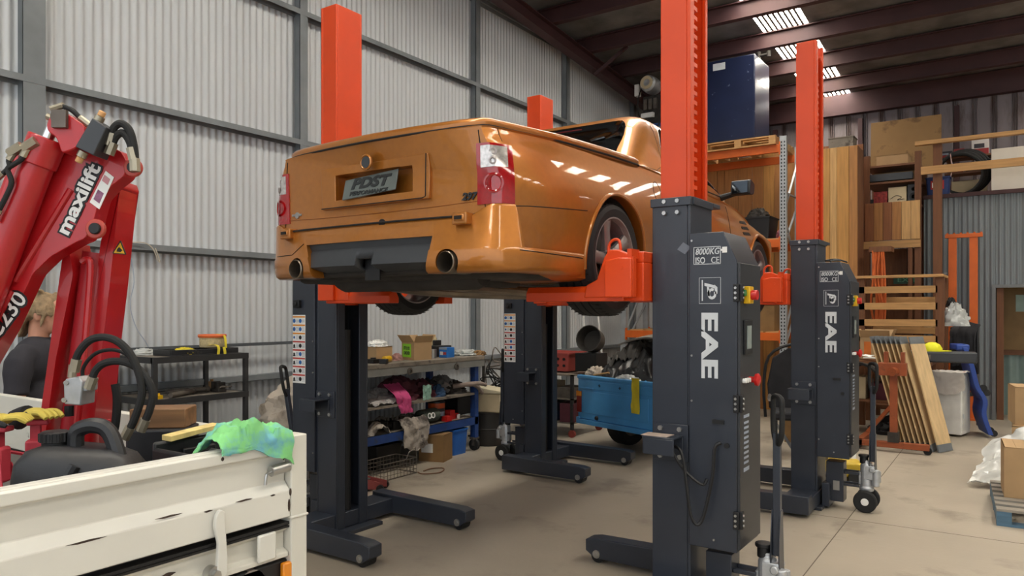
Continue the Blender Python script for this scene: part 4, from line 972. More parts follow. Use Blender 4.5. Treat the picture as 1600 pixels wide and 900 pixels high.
cp = MB().lathe([(.033, .27), (.033, .285), (.037, .287), (.037, .312), (.03, .316), (0, .316)], (-.075, 0, 0), n=24).build('cap', m_black, jc)
for i in range(14):
    a = 2 * pi * i / 14; MB().cyl((-.075 + .037 * cos(a), .037 * sin(a), .288), (-.075 + .037 * cos(a), .037 * sin(a), .311), .004, n=5).build('cap_ridge', m_black, cp)
bx = thing('spill_tray', 'open black plastic tool tray with yellow label on its rim beside the jerry can', 'tool tray', (-2.06, 1.36, DECK), R(90)); bx.scale = (.86, 1, 1.18)
MB().box(-.16, .16, -.1, .1, 0, .03).box(-.16, -.14, -.1, .1, .03, .20).box(.14, .16, -.1, .1, .03, .16).box(-.16, .16, .085, .1, .03, .215).build('shell', m_jerry, bx, bevel=.008)
MB().prism([(-.17, .12), (.04, .215), (.07, .24), (.13, .24), (.17, .15), (.17, .10), (.14, .10), (.115, .2), (.07, .205), (-.16, .09)], (0, -.12, 0), (1, 0, 0), (0, 0, 1), (0, .03, 0)).build('rim', m_jerry, bx, bevel=.006)
MB().prism([(-.115, .215), (.085, .232), (.085, .242), (-.115, .228)], (0, .06, 0), (1, 0, 0), (0, 0, 1), (0, .05, 0)).build('yellow_label', M('yellow label', 'd6c07c', .5, var=.2, scale=30), bx)
MB().box(-.06, .07, .07, .086, .08, .19).build('inner_panel', m_black, bx, bevel=.004)
MB().box(-.05, .02, .066, .071, .085, .115).build('green_label', M('green label', '3f8a4a', .5), bx)
MB().cyl((.05, .075, .16), (.05, .035, .16), .02, n=8).cyl((.05, .05, .16), (.02, .045, .12), .01, n=8).build('steel_fitting', m_steel, bx)
wbp = att(256, 670, 2.54)
wb2 = MB().box(-.09, .09, -.06, .06, 0, .065).build('timber_block', wood('rough timber', '7a5838', .35, 'x'), bevel=.004); wb2.location = (wbp.x, wbp.y, DECK + .255); wb2.rotation_euler = (0, 0, YAW + R(6)); tag(wb2, 'rough brown timber block lying on a crate on the truck tray', 'timber block')
cr8 = MB().box(-.10, .10, -.07, .07, 0, .255).build('packing_crate', m_jerry, bevel=.01); cr8.location = (wbp.x, wbp.y, DECK); cr8.rotation_euler = (0, 0, YAW + R(6)); tag(cr8, 'low black crate under the timber block on the truck tray', 'crate')
# cloth over the corner of the tray
m_rag = M('tie dye cloth', '7cc47c', .85, var=.22, scale=9, dirt=('68a8bc', .55, 6), bump=.2, bscale=40)
ca_, cb_ = gnd(322, 690, TZ), gnd(436, 690, TZ)
def ragf(a, b):
    y = -.31 + a * .25 + .015 * fbm((b * 4, a * 2, 8)); x = -.15 + b * .21 + .012 * fbm((a * 4, b * 2, 5))
    f = .35 * fbm((a * 3.1, b * 3.3, 1.7)) + .5 * (.5 - abs(NZ.noise(V((a * 5, b * 5, 4))))) + .15 * fbm((a * 12, b * 12, 2))
    env = max(0, sin(pi * min(1, max(0, .06 + .9 * a)))) ** .6
    z = TZ + .006 + env * (.045 + .085 * max(-.3, f))
    if x < -.055: z -= (-.055 - x) * (.9 - .5 * env)
    if x > .0:
        z = TZ + .012 - x * (.35 + 2.0 * max(0, a - .45)) ; x = .006 + .012 * abs(f)
    return V((TX + x, TY + y, z))
rag = sheet(ragf, 34, 30, .004).build('cloth_rag', m_rag, smooth=60); tag(rag, 'bright green and blue cloth draped over the truck tray side', 'cloth')
# jack stands with gloves
m_pink = M('faded red enamel', 'c23a4a', .5, var=.12)
def jack_stand(u, v, lab, z=DECK, rz=0.):
    p = att(u, 690, v); t = thing('jack_stand', lab, 'jack stand', (p.x, p.y, z), YAW + rz, 'jack stands on the truck tray'); t.scale = (.74, .74, .82)
    for sx in (-1, 1):
        for sy in (-1, 1):
            MB().prism([(sx * .11, 0), (sx * .07, 0), (sx * .022, .18), (sx * .022, .24), (sx * .035, .24)], (0, sy * .11 - .003, 0), (1, 0, 0), (0, -sy * .33, 1), (0, .006, 0)).build('leg', m_pink, t)
    MB().box(-.035, .035, -.035, .035, .17, .30).build('sleeve', m_pink, t, bevel=.01)
    MB().box(-.018, .018, -.018, .018, .2, .36).build('ratchet_bar', m_pink, t)
    MB().box(-.03, .05, -.03, .03, .355, .375).build('saddle', m_pink, t, bevel=.006)
    MB().tube([(-.03, -.04, .25), (-.10, -.05, .27), (-.14, -.05, .26)], .007, 6).build('lever', m_pink, t)
    return t, p
j1, p1 = jack_stand(-4, 2.2, 'faded red jack stand under a pair of yellow and black gloves')
j2, p2 = jack_stand(56, 2.33, 'faded red jack stand beside the crane foot', rz=.4)
gm = M('glove leather', 'c9b552', .8, var=.15); gb = M('glove black', '1d1d1f', .8)
for k, (p, rz, lb) in enumerate(((p1, .3, 'yellow and black work glove lying on the jack stand saddle'), (p2, -.4, 'yellow and black work glove hanging from the second jack stand'))):
    gl = thing('work_glove', lb, 'glove', (p.x, p.y, DECK + .308), YAW + rz); gl.scale = (.85, .85, .85)
    MB().ball((.0, 0, .022), (.05, .035, .022), 14, 8).build('palm', gm, gl)
    MB().lathe([(.03, 0), (.036, .03), (.04, .07)], (-.04, 0, .022), (-1, 0, -.45), 14).build('cuff', gb, gl)
    for i in range(4): MB().tube([(.03, -.027 + i * .018, .028), (.07, -.03 + i * .02, .03), (.098, -.03 + i * .021, .012)], [.011, .011, .008], 8, smooth=2).build('finger', gm, gl)
    MB().tube([(-.01, -.03, .02), (.02, -.055, .015), (.045, -.06, .005)], [.012, .011, .008], 8, smooth=2).build('thumb', gb, gl)
# ================================================================ along the left wall
m_angle = M('black angle iron', '2b2b2c', .6, var=.2, scale=8)
m_ply = M('worn grey ply', '7d7468', .7, var=.25, scale=4, dirt=('4c443b', .3, 6))
m_card = M('cardboard', 'a98a63', .8, var=.08, scale=5)
m_card2 = M('dark cardboard', '8a6a42', .8, var=.15, scale=6)
m_kraft = M('cream carton', 'c7b795', .8, var=.1, scale=4)
m_bblue = M('blue bench enamel', '1f3f7a', .5, var=.2, scale=5, dirt=('3d3a35', .2, 8))
m_junk = M('greasy iron', '3a3632', .6, .4, var=.4, scale=14)
m_junk2 = M('dull metal', '6e675f', .5, .6, var=.3, scale=12)
m_poly = M('clear plastic film', 'b9bcba', .3, var=.2, scale=9)
m_tarp = M('canvas', 'b5aa9c', .85, var=.12, scale=5, dirt=('8f8375', .4, 3), bump=.15, bscale=80)
def put(mb, name, mat, loc, label, cat, group=None, rz=0., bevel=0., smooth=35):
    o = mb.build(name, mat, None, smooth=smooth, bevel=bevel); o.location = loc; o.rotation_euler = (0, 0, rz); return tag(o, label, cat, group)
def carton(loc, d, label, mat=None, rz=0., flaps=False, group=None, name='cardboard_box', tape=True):
    """closed or open carton: walls, flaps, tape"""
    mat = mat or m_card; x, y, z = d[0] / 2, d[1] / 2, d[2]; w = .006
    t = thing(name, label, 'box', loc, rz, group)
    b = MB().box(-x, x, -y, -y + w, 0, z).box(-x, x, y - w, y, 0, z).box(-x, -x + w, -y + w, y - w, 0, z).box(x - w, x, -y + w, y - w, 0, z).box(-x + w, x - w, -y + w, y - w, 0, w)
    b.build('walls', mat, t)
    if flaps:
        for s in (-1, 1):
            MB().beam((0, s * y, z), (0, s * (y + y * .5), z + y * .65), 2 * x, .005, up=(0, -s, 1)).build('flap', mat, t)
            MB().beam((s * x, 0, z), (s * (x + x * .25), 0, z + x * .6), 2 * y, .005, up=(-s, 0, 1)).build('flap', mat, t)
    else:
        MB().box(-x, -.001, -y, y, z - w, z).build('flap', mat, t); MB().box(.001, x, -y, y, z - w, z).build('flap', mat, t)
        if tape: MB().box(-.025, .025, -y - .001, y + .001, z - .001, z + .001).build('tape', M('packing tape', 'b89a6c', .35), t)
    return t
# ---- black steel rack beside the wall
rk = thing('steel_rack', 'black angle-iron rack with two shelves against the corrugated wall', 'rack', (-6.0, 3.67, 0))
for sx in (-.3, .3):
    for sy in (-.42, .42): MB().box(sx - .018, sx + .018, sy - .018, sy + .018, 0, 1.31).build('leg', m_angle, rk)
for z in (1.31, .97, .35):
    sh = MB().box(-.29, .29, -.41, .41, z - .004, z + .012).build('shelf', m_ply, rk)
    for a in ((-.3, -.3, -.44, .44), (.3, .3, -.44, .44)): MB().box(a[0] - .02, a[1] + .02, a[2], a[3], z - .035, z + .013).build('rail', m_angle, sh)
    for y in (-.42, .42): MB().box(-.3, .3, y - .02, y + .02, z - .035, z + .013).build('rail', m_angle, sh)
rz_ = 1.323
put(MB().box(-.13, .13, -.32, .32, 0, .008).box(-.13, .13, -.32, -.31, .008, .05).box(-.13, .13, .31, .32, .008, .05).box(.12, .13, -.31, .31, .008, .05).box(-.13, -.12, -.31, .31, .008, .05), 'parts_tray', m_jerry, (-5.86, 3.72, rz_), 'long shallow black parts tray on the steel rack', 'tray', bevel=.003)
fl = thing('air_filter', 'round cream air filter with an orange rubber rim on the steel rack', 'air filter', (-5.88, 3.88, rz_ + .055))
MB().lathe([(.10, 0), (.105, .01), (.105, .085), (.10, .09)], n=28).build('pleated_body', M('filter paper', 'c9b98f', .8, var=.2, scale=60), fl)
MB().lathe([(.085, .085), (.115, .085), (.12, .1), (.115, .112), (.085, .112), (.08, .1)], n=28, ring=True).build('rim', M('orange rubber', 'dd6a35', .5), fl)
m_strap = M('yellow webbing', 'd8c52e', .7)
st = thing('ratchet_strap', 'yellow webbing strap looped over the tray edge on the steel rack', 'strap', (-5.74, 3.8, rz_ + .05))
def ribbon(pts, wd, mat, parent, name='webbing', side=(0, 1, 0)):
    q = spline([V(p) for p in pts], 5); mb = MB(); s_ = V(side) * wd / 2
    return mb.loft([[p - s_, p + s_, p + s_ + V((.002, 0, .002)), p - s_ + V((.002, 0, .002))] for p in q]).build(name, mat, parent)
ribbon([(-.1, .0, .02), (0, .02, .03), (.03, .03, 0), (.04, .02, -.06), (.045, .05, -.09), (.045, .08, -.05), (.03, .08, .01)], .025, m_strap, st)
ribbon([(-.1, .1, .12), (-.02, .12, .1), (.0, .12, .0), (.005, .13, -.03)], .022, m_strap, st)
put(lump((0, 0, 0), (.08, .09, .05), 3, .3), 'strap_bundle', m_strap, (-5.82, 3.58, rz_ + .01), 'bunched yellow strap lying on the parts tray', 'strap')
put(lump((0, 0, 0), (.08, .1, .05), 5, .3), 'plastic_bag', m_poly, (-6.14, 3.4, rz_), 'crumpled clear plastic bag on the steel rack', 'plastic bag')
put(MB().box(-.05, .05, -.04, .04, 0, .03), 'sanding_block', m_card2, (-6.02, 4.0, rz_), 'small brown block behind the air filter on the rack', 'block')
for k, (x, y, r, lb) in enumerate(((-5.8, 3.55, .5, 'rusty steel pipe length on the lower rack shelf'), (-5.95, 3.7, -.2, 'dull steel bar at the back of the lower rack shelf'))):
    put(MB().cyl((0, -.18, .025), (0, .18, .025), .022, n=12).cyl((0, .14, .025), (0, .17, .025), .03, n=12), 'pipe_length', m_junk2, (x, y, .983), lb, 'pipe', rz=r)
vt = thing('machine_vice', 'small black bench vice on the lower rack shelf', 'vice', (-5.85, 3.92, .983))
MB().box(-.06, .06, -.04, .04, 0, .03).box(-.05, -.02, -.04, .04, .03, .09).box(.02, .05, -.04, .04, .03, .085).build('jaws', m_junk, vt, bevel=.004)
MB().cyl((.05, 0, .05), (.12, 0, .05), .01, n=8).cyl((.11, -.06, .05), (.11, .06, .05), .006, n=8).build('screw', m_junk2, vt)
put(MB().box(-.03, .03, -.02, .02, 0, .03).cyl((0, 0, .03), (0, 0, .045), .012, n=10), 'glue_pot', m_yel, (-5.78, 3.33, .983), 'tiny yellow tin on the lower rack shelf', 'tin')
put(MB().cyl((0, 0, 0), (0, 0, .07), .03, n=14).cyl((0, 0, .07), (0, 0, .09), .015, n=10), 'small_jar', m_card2, (-6.1, 4.02, .983), 'small brown jar on the back corner of the lower shelf', 'jar')
# cord hung from the girt
pc_ = onx(240, 388, WX + .1)
put(MB().tube([(.0, -.25, .01), (.01, -.1, .02), (.01, -.02, -.03), (.01, .02, -.12), (.01, .04, -.14), (.01, .03, -.1), (.008, .0, -.02)], .005, 6, smooth=4), 'cord', M('pale cord', 'b9b1a2', .8), (pc_.x + .02, pc_.y, pc_.z + .02), 'pale cord end hanging from the wall girt', 'cord')
pc_ = onx(202, 440, WX + .03)
put(MB().tube([(.02, 0, .3), (.03, .02, .1), (.02, -.01, -.1), (.03, .04, -.3), (.03, .12, -.42), (.03, .16, -.5)], .004, 6, smooth=4), 'loose_wire', m_greypr, (pc_.x + .01, pc_.y, pc_.z - .1), 'thin pale wire dangling down the corrugated wall', 'wire')
# canvas heap on a bin
cvp = V((-5.55, 4.66, 0))
bn = thing('storage_bin', 'dark bin under the dusty canvas heap', 'bin', cvp)
MB().lathe([(.26, 0), (.3, .5), (.31, .62), (.29, .62)], n=24).build('drum', m_junk, bn); MB().lathe([(.30, .6), (.325, .6), (.325, .63), (.30, .63)], n=24, ring=True).build('rim', m_junk, bn)
put(lump((0, 0, 0), (.40, .40, .42), 11, .22, 2.2, 40, 22), 'canvas_heap', m_tarp, cvp + V((0, 0, .62)), 'dusty cream canvas sheet heaped over a bin', 'canvas')
put(sheet(lambda a, b: V((.33 + .04 * fbm((a * 3, b * 3, 2)) + .06 * b, -.38 + .76 * a + .02 * fbm((a * 5, b * 4, 6)), .30 - .55 * b - .1 * abs(a - .5) + .03 * fbm((a * 4, b * 4, 1)))), 20, 20), 'canvas_cover', m_tarp, cvp + V((0, 0, .62)), 'folded end of canvas hanging down the front of the heap', 'canvas')
# ---- blue workbench
BX0, BX1, BY0, BY1 = -6.27, -5.47, 5.25, 7.2
wbn = thing('workbench', 'long blue steel workbench on castors with two lower shelves', 'workbench', (0, 0, 0)); wbn.location = (BX1, BY0, 0)
def lb_(x0, x1, y0, y1, z0, z1): return MB().box(x0 - BX1, x1 - BX1, y0 - BY0, y1 - BY0, z0, z1)
lb_(BX0, BX1 + .03, BY0, BY1 + .1, 1.10, 1.145).build('bench_top', m_ply, wbn, bevel=.003)
lb_(BX1 - .01, BX1 + .025, BY0, BY1 + .1, 1.02, 1.10).build('top_rail', M('grey rail', '8a8a85', .5, .3, var=.15), wbn)
lb_(BX0, BX1, BY1 + .06, BY1 + .1, 1.02, 1.10).build('top_rail', m_bblue, wbn)
lb_(BX0, BX1, BY0, BY1, .68, .705).build('mid_shelf', m_ply, wbn)
lb_(BX0, BX1, BY0, BY1, .385, .41).build('bottom_shelf', m_ply, wbn)
lb_(BX1 - .03, BX1 + .005, BY0, BY1, .32, .41).build('shelf_rail', m_bblue, wbn)
for x in (BX0 + .05, BX1 - .03):
    for y in (BY0 + .05, BY1 - .03):
        lb_(x - .035, x + .035, y - .035, y + .035, .16, 1.1).build('leg', m_bblue, wbn)
        c = MB().cyl((x - BX1, y - BY0 - .02, .07), (x - BX1, y - BY0 + .02, .07), .07, n=20).build('castor', m_rubber, wbn)
        MB().box(x - BX1 - .03, x - BX1 + .03, y - BY0 - .06, y - BY0 + .06, .14, .165).box(x - BX1 - .02, x - BX1 + .02, y - BY0 - .03, y - BY0 - .025, .06, .14).box(x - BX1 - .02, x - BX1 + .02, y - BY0 + .025, y - BY0 + .03, .06, .14).build('castor_fork', m_junk2, c)
for k, y in enumerate((5.95, 6.75)): MB().lathe([(.022, 0), (.04, .004), (.04, .014), (.022, .018)], (.025, y - BY0, 1.045), (1, 0, 0), 18, ring=True).build('rail_ring', m_junk2, wbn)
def by(u, x): return onx(u, 500, x).y
zt = 1.145
# things on the bench top
carton((-5.72, by(590, -5.72), zt), (.2, .24, .17), 'open cardboard box stuffed with white paper on the blue workbench')
put(lump((0, 0, 0), (.09, .11, .06), 8, .35), 'packing_paper', m_wpaint, (-5.72, by(590, -5.72), zt + .17), 'crumpled white packing paper bulging from a cardboard box', 'paper')
dr = thing('cordless_drill', 'yellow and black cordless drill lying on the blue workbench', 'drill', (-5.56, by(604, -5.56), zt), .4)
MB().cyl((0, -.07, .04), (0, .09, .04), .032, n=14).build('motor_body', m_yel, dr, bevel=.006); MB().cyl((0, .09, .04), (0, .14, .04), .022, .014, n=12).build('chuck', m_black, dr)
MB().beam((0, -.03, .03), (.03, -.14, .02), .035, .03).build('grip', m_black, dr, bevel=.006); MB().box(-.01, .07, -.19, -.12, .0, .05).build('battery', m_black, dr, bevel=.006)
put(MB().box(-.05, .05, -.05, .05, 0, .045).cyl((0, 0, .045), (0, 0, .06), .03, n=12), 'black_case', m_black, (-5.62, by(596, -5.6) - .1, zt), 'small black case beside the drill on the workbench', 'case')
put(lump((0, 0, 0), (.06, .06, .07), 21, .3), 'rag', M('pinkish rag', 'b58a84', .8, var=.2), (-5.75, by(620, -5.75), zt), 'pinkish crumpled rag between two boxes on the workbench', 'rag')
bs_ = carton((-5.66, by(651, -5.66) , zt), (.24, .24, .2), 'open cardboard box with a bright green label on the blue workbench', rz=R(-12), flaps=True)
lbm = M('neon green paper', '8ed42a', .6)
gl_ = MB().box(-.1, .06, -.1222, -.1205, .03, .18).build('green_label', lbm, bs_)
text('STOCK', .046, m_black, gl_, (-.02, -.1225, .13), (1, 0, 0), (0, 0, 1), depth=.0005, width=.12, bold=.002); text('ORDER', .046, m_black, gl_, (-.02, -.1225, .075), (1, 0, 0), (0, 0, 1), depth=.0005, width=.12, bold=.002)
put(MB().box(-.1, .1, -.14, .14, 0, .13).box(-.1, -.06, .02, .14, .13, .19), 'black_carton', m_black, (-5.85, by(684, -5.85), zt), 'matt black box behind the blue carton on the workbench', 'box', bevel=.004)
put(MB().cyl((0, 0, 0), (0, 0, .10), .045, n=16).cyl((0, 0, .1), (0, 0, .105), .048, n=16), 'tin_can', m_steel, (-5.63, by(676, -5.63), zt), 'small bright tin beside the green-labelled box', 'tin')
bb_ = put(MB().box(-.06, .06, -.07, .07, 0, .12), 'blue_carton', M('blue carton', '2470c0', .5), (-5.62, by(698, -5.62), zt), 'small bright blue carton with white print on the workbench', 'box', bevel=.003)
MB().box(-.045, .0, -.0715, -.07, .03, .07).build('white_print', m_wpaint, bb_); MB().box(.005, .05, -.0715, -.07, .035, .065).build('red_print', m_redpr, bb_); MB().box(-.06, .06, -.071, -.07, .095, .12).build('pale_band', m_greypr, bb_)
put(lump((0, 0, 0), (.14, .2, .06), 31, .35, 4), 'plastic_film', m_poly, (-5.72, by(728, -5.72), zt), 'crumpled clear plastic film at the far end of the workbench', 'plastic film')
put(lump((0, 0, 0), (.08, .09, .05), 33, .35, 4), 'brown_rag', m_card2, (-5.6, by(748, -5.6), zt), 'brown rag at the corner of the workbench top', 'rag')
put(MB().cyl((0, 0, 0), (0, 0, .2), .055, n=16).cyl((0, 0, .2), (0, 0, .25), .055, .03, n=16), 'filter_canister', M('tan canister', 'b0a07a', .6, var=.2), (-6.15, 7.15, zt), 'tan canister with yellowish top at the wall end of the workbench', 'canister')
# mid shelf: garments and tools
zs = .706; pinkm = M('pink cloth', 'c0457a', .85, var=.2, scale=8); grym = M('grey cloth', '7b7876', .85, var=.25); blkm = M('black cloth', '26262a', .9, var=.3); teal = M('pale teal cloth', '8fb5a5', .85, var=.2); navy = M('navy cloth', '2e4a6a', .85, var=.2); mar = M('maroon cloth', '5a2a35', .85, var=.25)
for u, x, sz, m_, sd, lb in ((592, -5.75, (.2, .2, .16), grym, 1, 'grey cloth bundle on the middle bench shelf by the lift column'), (622, -5.8, (.26, .3, .26), mar, 2, 'maroon cloth heap under the bench top'), (655, -5.8, (.25, .26, .2), mar, 4, 'dark red cloth bundle in the middle of the bench shelf'),
                             (668, -5.75, (.18, .18, .2), blkm, 5, 'black cloth bundle on the middle bench shelf'), (690, -5.8, (.2, .2, .22), grym, 6, 'brownish grey cloth bundle on the middle shelf'), (684, -5.6, (.1, .1, .14), navy, 7, 'navy cloth bundle at the shelf edge'), (706, -5.7, (.18, .2, .16), m_junk, 8, 'pile of greasy iron parts at the end of the middle shelf')):
    put(lump((0, 0, 0), [q_ * .85 for q_ in sz], sd, .3, 3), 'cloth_bundle' if m_ is not m_junk else 'parts_pile', m_, (x, by(u, x), zs), lb, 'cloth' if m_ is not m_junk else 'parts')
yk = by(622, -5.5)
put(sheet(lambda a, b: V((.02 + .035 * min(1, b * 3) + .02 * fbm((a * 5, b * 3, 7)) - .12 * max(0, .25 - b) * 4, -.10 + .24 * a - .06 * b * (a - .2) + .01 * fbm((b * 4, a * 3, 2)) + .1 * b, .14 * max(0, .3 - b) / .3 + .03 - .24 * max(0, b - .3) + .012 * fbm((a * 6, b * 6, 3)))), 18, 22), 'pink_shirt', pinkm, (-5.52, yk, zs + .03), 'bright pink cloth hanging over the edge of the bench shelf', 'cloth')
put(sheet(lambda a, b: V((.02 + .02 * fbm((a * 4, b * 3, 5)), -.07 + .14 * a, .16 - .16 * b + .02 * fbm((a * 5, b * 5, 3)))), 14, 14), 'teal_cloth', teal, (-5.5, by(665, -5.5), zs), 'pale teal folded cloth at the shelf edge beside the pink cloth', 'cloth')
put(sheet(lambda a, b: V((-.1 + .14 * b + .02 * fbm((a * 4, b * 3, 5)), -.2 + .4 * a, .06 - .05 * b + .03 * fbm((a * 5, b * 5, 8)))), 16, 12), 'grey_towel', M('light grey cloth', 'a09c9a', .85, var=.2), (-5.52, by(600, -5.52), zs + .01), 'light grey towel left of the pink cloth on the bench shelf', 'towel')
for k, (du, dz) in enumerate(((0, 0), (.04, -.02))):
    y = by(722, -5.5)
    put(MB().tube([(-.1, 0, .03), (.1, .2, .06), (.12, .36, .03 - .09 * k)], [.028, .026, .022], 10, smooth=3), 'timber_stick', M('grey wood handle', '8d7e74', .7, var=.2), (-5.5 - du * 2, y - .05 + du, zs + .06 + dz), ('grey wooden handle poking out straight from the middle shelf', 'grey wooden handle drooping from the end of the middle shelf')[k], 'stick')
# bottom shelf
zb_ = .411
def engine_bit(loc, lab, seed):
    rnd = random.Random(seed); t = thing('engine_part', lab, 'engine part', loc, rnd.random() * 3); t.scale = (.75, .75, .85)
    MB().box(-.09, .09, -.07, .07, 0, .11).build('casting', m_junk, t, bevel=.012)
    for k in range(4): MB().cyl((-.07 + .045 * k, 0, .1), (-.07 + .045 * k, 0, .14 + .03 * rnd.random()), .016, n=10).build('port', m_junk2, t)
    MB().cyl((.09, 0, .05), (.13, 0, .05), .045, n=16).build('pulley', m_junk, t); MB().tube([(-.09, -.05, .05), (-.13, -.06, .09), (-.06, -.08, .15), (.05, -.07, .13)], .012, 8, smooth=3).build('pipe', m_junk2, t)
engine_bit((-5.72, by(600, -5.72), zb_), 'greasy engine casting with pipes on the bottom shelf by the lift column', 1)
engine_bit((-5.64, by(617, -5.64), zb_), 'small greasy engine casting beside the striped cloth on the bottom shelf', 2)
engine_bit((-5.68, by(634, -5.68), zb_), 'oily engine casting behind the camouflage cloth', 3)
put(lump((0, 0, 0), (.09, .10, .08), 41, .2), 'stone_grey_bag', grym, (-5.9, by(640, -5.9), zb_), 'small grey cloth bag on the bottom bench shelf', 'bag')
bg_ = put(MB().loft([[V((r * cos(a), y, .09 + r * sin(a) * .9)) for a in [2 * pi * i / 14 for i in range(14)]] for y, r in ((-.14, .06), (-.13, .085), (.13, .085), (.14, .06))]), 'tool_roll', M('dark green nylon', '4a5248', .7, var=.2), (-5.6, by(668, -5.6), zb_), 'dark green rolled tool bag with white rings on the bottom shelf', 'tool bag')
for y in (-.06, .0): MB().lathe([(.022, 0), (.034, .002), (.034, .006), (.022, .006)], (.082, y, .1), (1, 0, .15), 16, ring=True).build('ring_print', m_wpaint, bg_)
dm = put(MB().lathe([(.10, 0), (.10, .2), (.105, .2), (.105, .22), (.095, .225), (0, .225)], n=22), 'oil_drum', M('black drum', '2b2a2a', .4), (-5.72, by(682, -5.72), zb_), 'black oil pail with an orange band on the bottom bench shelf', 'pail')
MB().lathe([(.1015, .14), (.1015, .2)], n=22, ring=False).build('orange_band', M('orange band', 'cf5a22', .4), dm); MB().lathe([(.1017, .05), (.1017, .1)], n=22).build('grey_mark', m_greypr, dm)
for k, (u, x, h, lb) in enumerate(((698, -5.53, .06, 'small red carton beside the oil pail'), (703, -5.6, .11, 'red parts carton at the front of the bottom shelf'), (709, -5.62, .06, 'low red carton next to the tiny white cup'))):
    put(MB().box(-.04, .04, -.045, .045, 0, h).box(-.02, .02, -.046, -.045, h * .4, h * .7), 'red_carton', m_redp, (x, by(u, x), zb_), lb, 'box', 'red cartons on the bench')
put(MB().lathe([(.018, 0), (.022, .05), (.018, .05)], n=12), 'white_cup', m_wpaint, (-5.56, by(716, -5.56), zb_), 'tiny white cup near the end of the bottom shelf', 'cup')
put(MB().box(-.14, .14, -.13, .13, 0, .22).box(-.15, .15, -.14, .14, .22, .245), 'black_toolbox', m_black, (-5.85, by(712, -5.85), zb_), 'black lidded box at the back of the bottom shelf', 'box', bevel=.008)
m_camo = M('striped grubby cloth', 'a79e93', .85, var=.2, scale=4, dirt=('4b443f', .5, 6))
put(sheet(lambda a, b: V((.0 + .07 * min(1, b * 2.5) + .03 * fbm((a * 4, b * 3, 9)), -.22 + .44 * a + .06 * b * (.5 - a), .08 * (1 - b) - .33 * max(0, b - .2) * (1 - .6 * (a - .55) ** 2) + .03 * fbm((a * 5, b * 5, 4)))), 22, 22), 'camouflage_cloth', m_camo, (-5.52, by(645, -5.5), zb_ + .03), 'grubby grey camouflage cloth hanging from the bottom bench shelf', 'cloth')
put(sheet(lambda a, b: V((-.08 + .12 * b + .02 * fbm((a * 4, b * 3, 3)), -.14 + .28 * a, .1 * sin(pi * a) - .04 * b + .02 * fbm((a * 6, b * 5, 1)))), 16, 12), 'striped_cloth', m_camo, (-5.52, by(594, -5.52), zb_ + .02), 'grubby striped rag at the lift end of the bottom shelf', 'rag')
# under the bench
c_ = carton((-5.52, by(683, -5.5), 0), (.3, .26, .3), 'battered brown carton with a white label under the workbench', m_card2, rz=.3)
MB().box(-.12, .02, -.1322, -.13, .10, .2).build('white_label', m_wpaint, c_)
def tub(loc, d, mat, lab, cat='bin', rz=0., name='plastic_tub', h=None):
    t = thing(name, lab, cat, loc, rz); x, y, z = d[0] / 2, d[1] / 2, d[2]
    r0 = rround([(-x * .88, -y * .88), (x * .88, -y * .88), (x * .88, y * .88), (-x * .88, y * .88)], .03, 3); r1 = rround([(-x, -y), (x, -y), (x, y), (-x, y)], .03, 3)
    MB().loft([[V((p.x, p.y, 0)) for p in r0], [V((p.x, p.y, z)) for p in r1], [V((p.x * .95, p.y * .95, z)) for p in r1], [V((p.x * .93, p.y * .93, .02)) for p in r0]]).build('shell', mat, t)
    MB().loft([[V((p.x * k, p.y * k, z + q)) for p in r1] for k, q in ((.96, -.02), (1.05, -.02), (1.05, .0), (.96, .0), (.96, -.02))], cap=False).build('rim', mat, t)
    return t
tub((-5.62, by(705, -5.62), 0), (.3, .28, .3), M('blue tub plastic', '1d5cab', .4), 'bright blue plastic tub under the end of the workbench')
bk = thing('wire_basket', 'rusty wire basket under the workbench beside the lift column', 'basket', (-5.36, by(610, -5.36), 0), 0); bk.scale = (.9, .8, 1)
for z in (.0, .16): MB().tube([(-.16, -.3, z + .01), (.16, -.3, z + .01), (.16, .3, z + .01), (-.16, .3, z + .01)], .006, 6, closed=True).build('hoop', m_junk2, bk)
for k in range(11):
    y = -.3 + .06 * k
    for x in (-.16, .16): MB().cyl((x, y, .01), (x, y, .17), .003, n=5).build('wire', m_junk2, bk)
for k in range(1, 6):
    for y in (-.3, .3): MB().cyl((-.16 + .053 * k, y, .01), (-.16 + .053 * k, y, .17), .003, n=5).build('wire', m_junk2, bk)
for z in (.05, .09, .13): MB().tube([(-.16, -.3, z), (.16, -.3, z), (.16, .3, z), (-.16, .3, z)], .003, 5, closed=True).build('wire', m_junk2, bk)
MB().tube([(.16, .1, .17), (.17, .14, .24), (.17, .26, .28), (.16, .3, .17)], .006, 6).build('handle', m_junk2, bk)
tub((-5.76, by(600, -5.7), .0), (.3, .4, .26), m_black, 'black crate behind the wire basket under the bench', 'crate', name='plastic_crate')
put(MB().tube([(-.1, -.12, .008), (.0, -.15, .008), (.1, 0, .008), (.0, .18, .008), (-.1, .1, .008), (-.08, -.05, .01)], .007, 6, smooth=4), 'hose_loop', M('brown hose', '7a5a44', .7), (-5.12, by(676, -5.12), 0), 'thin brown hose loop lying on the floor by the bench', 'hose')
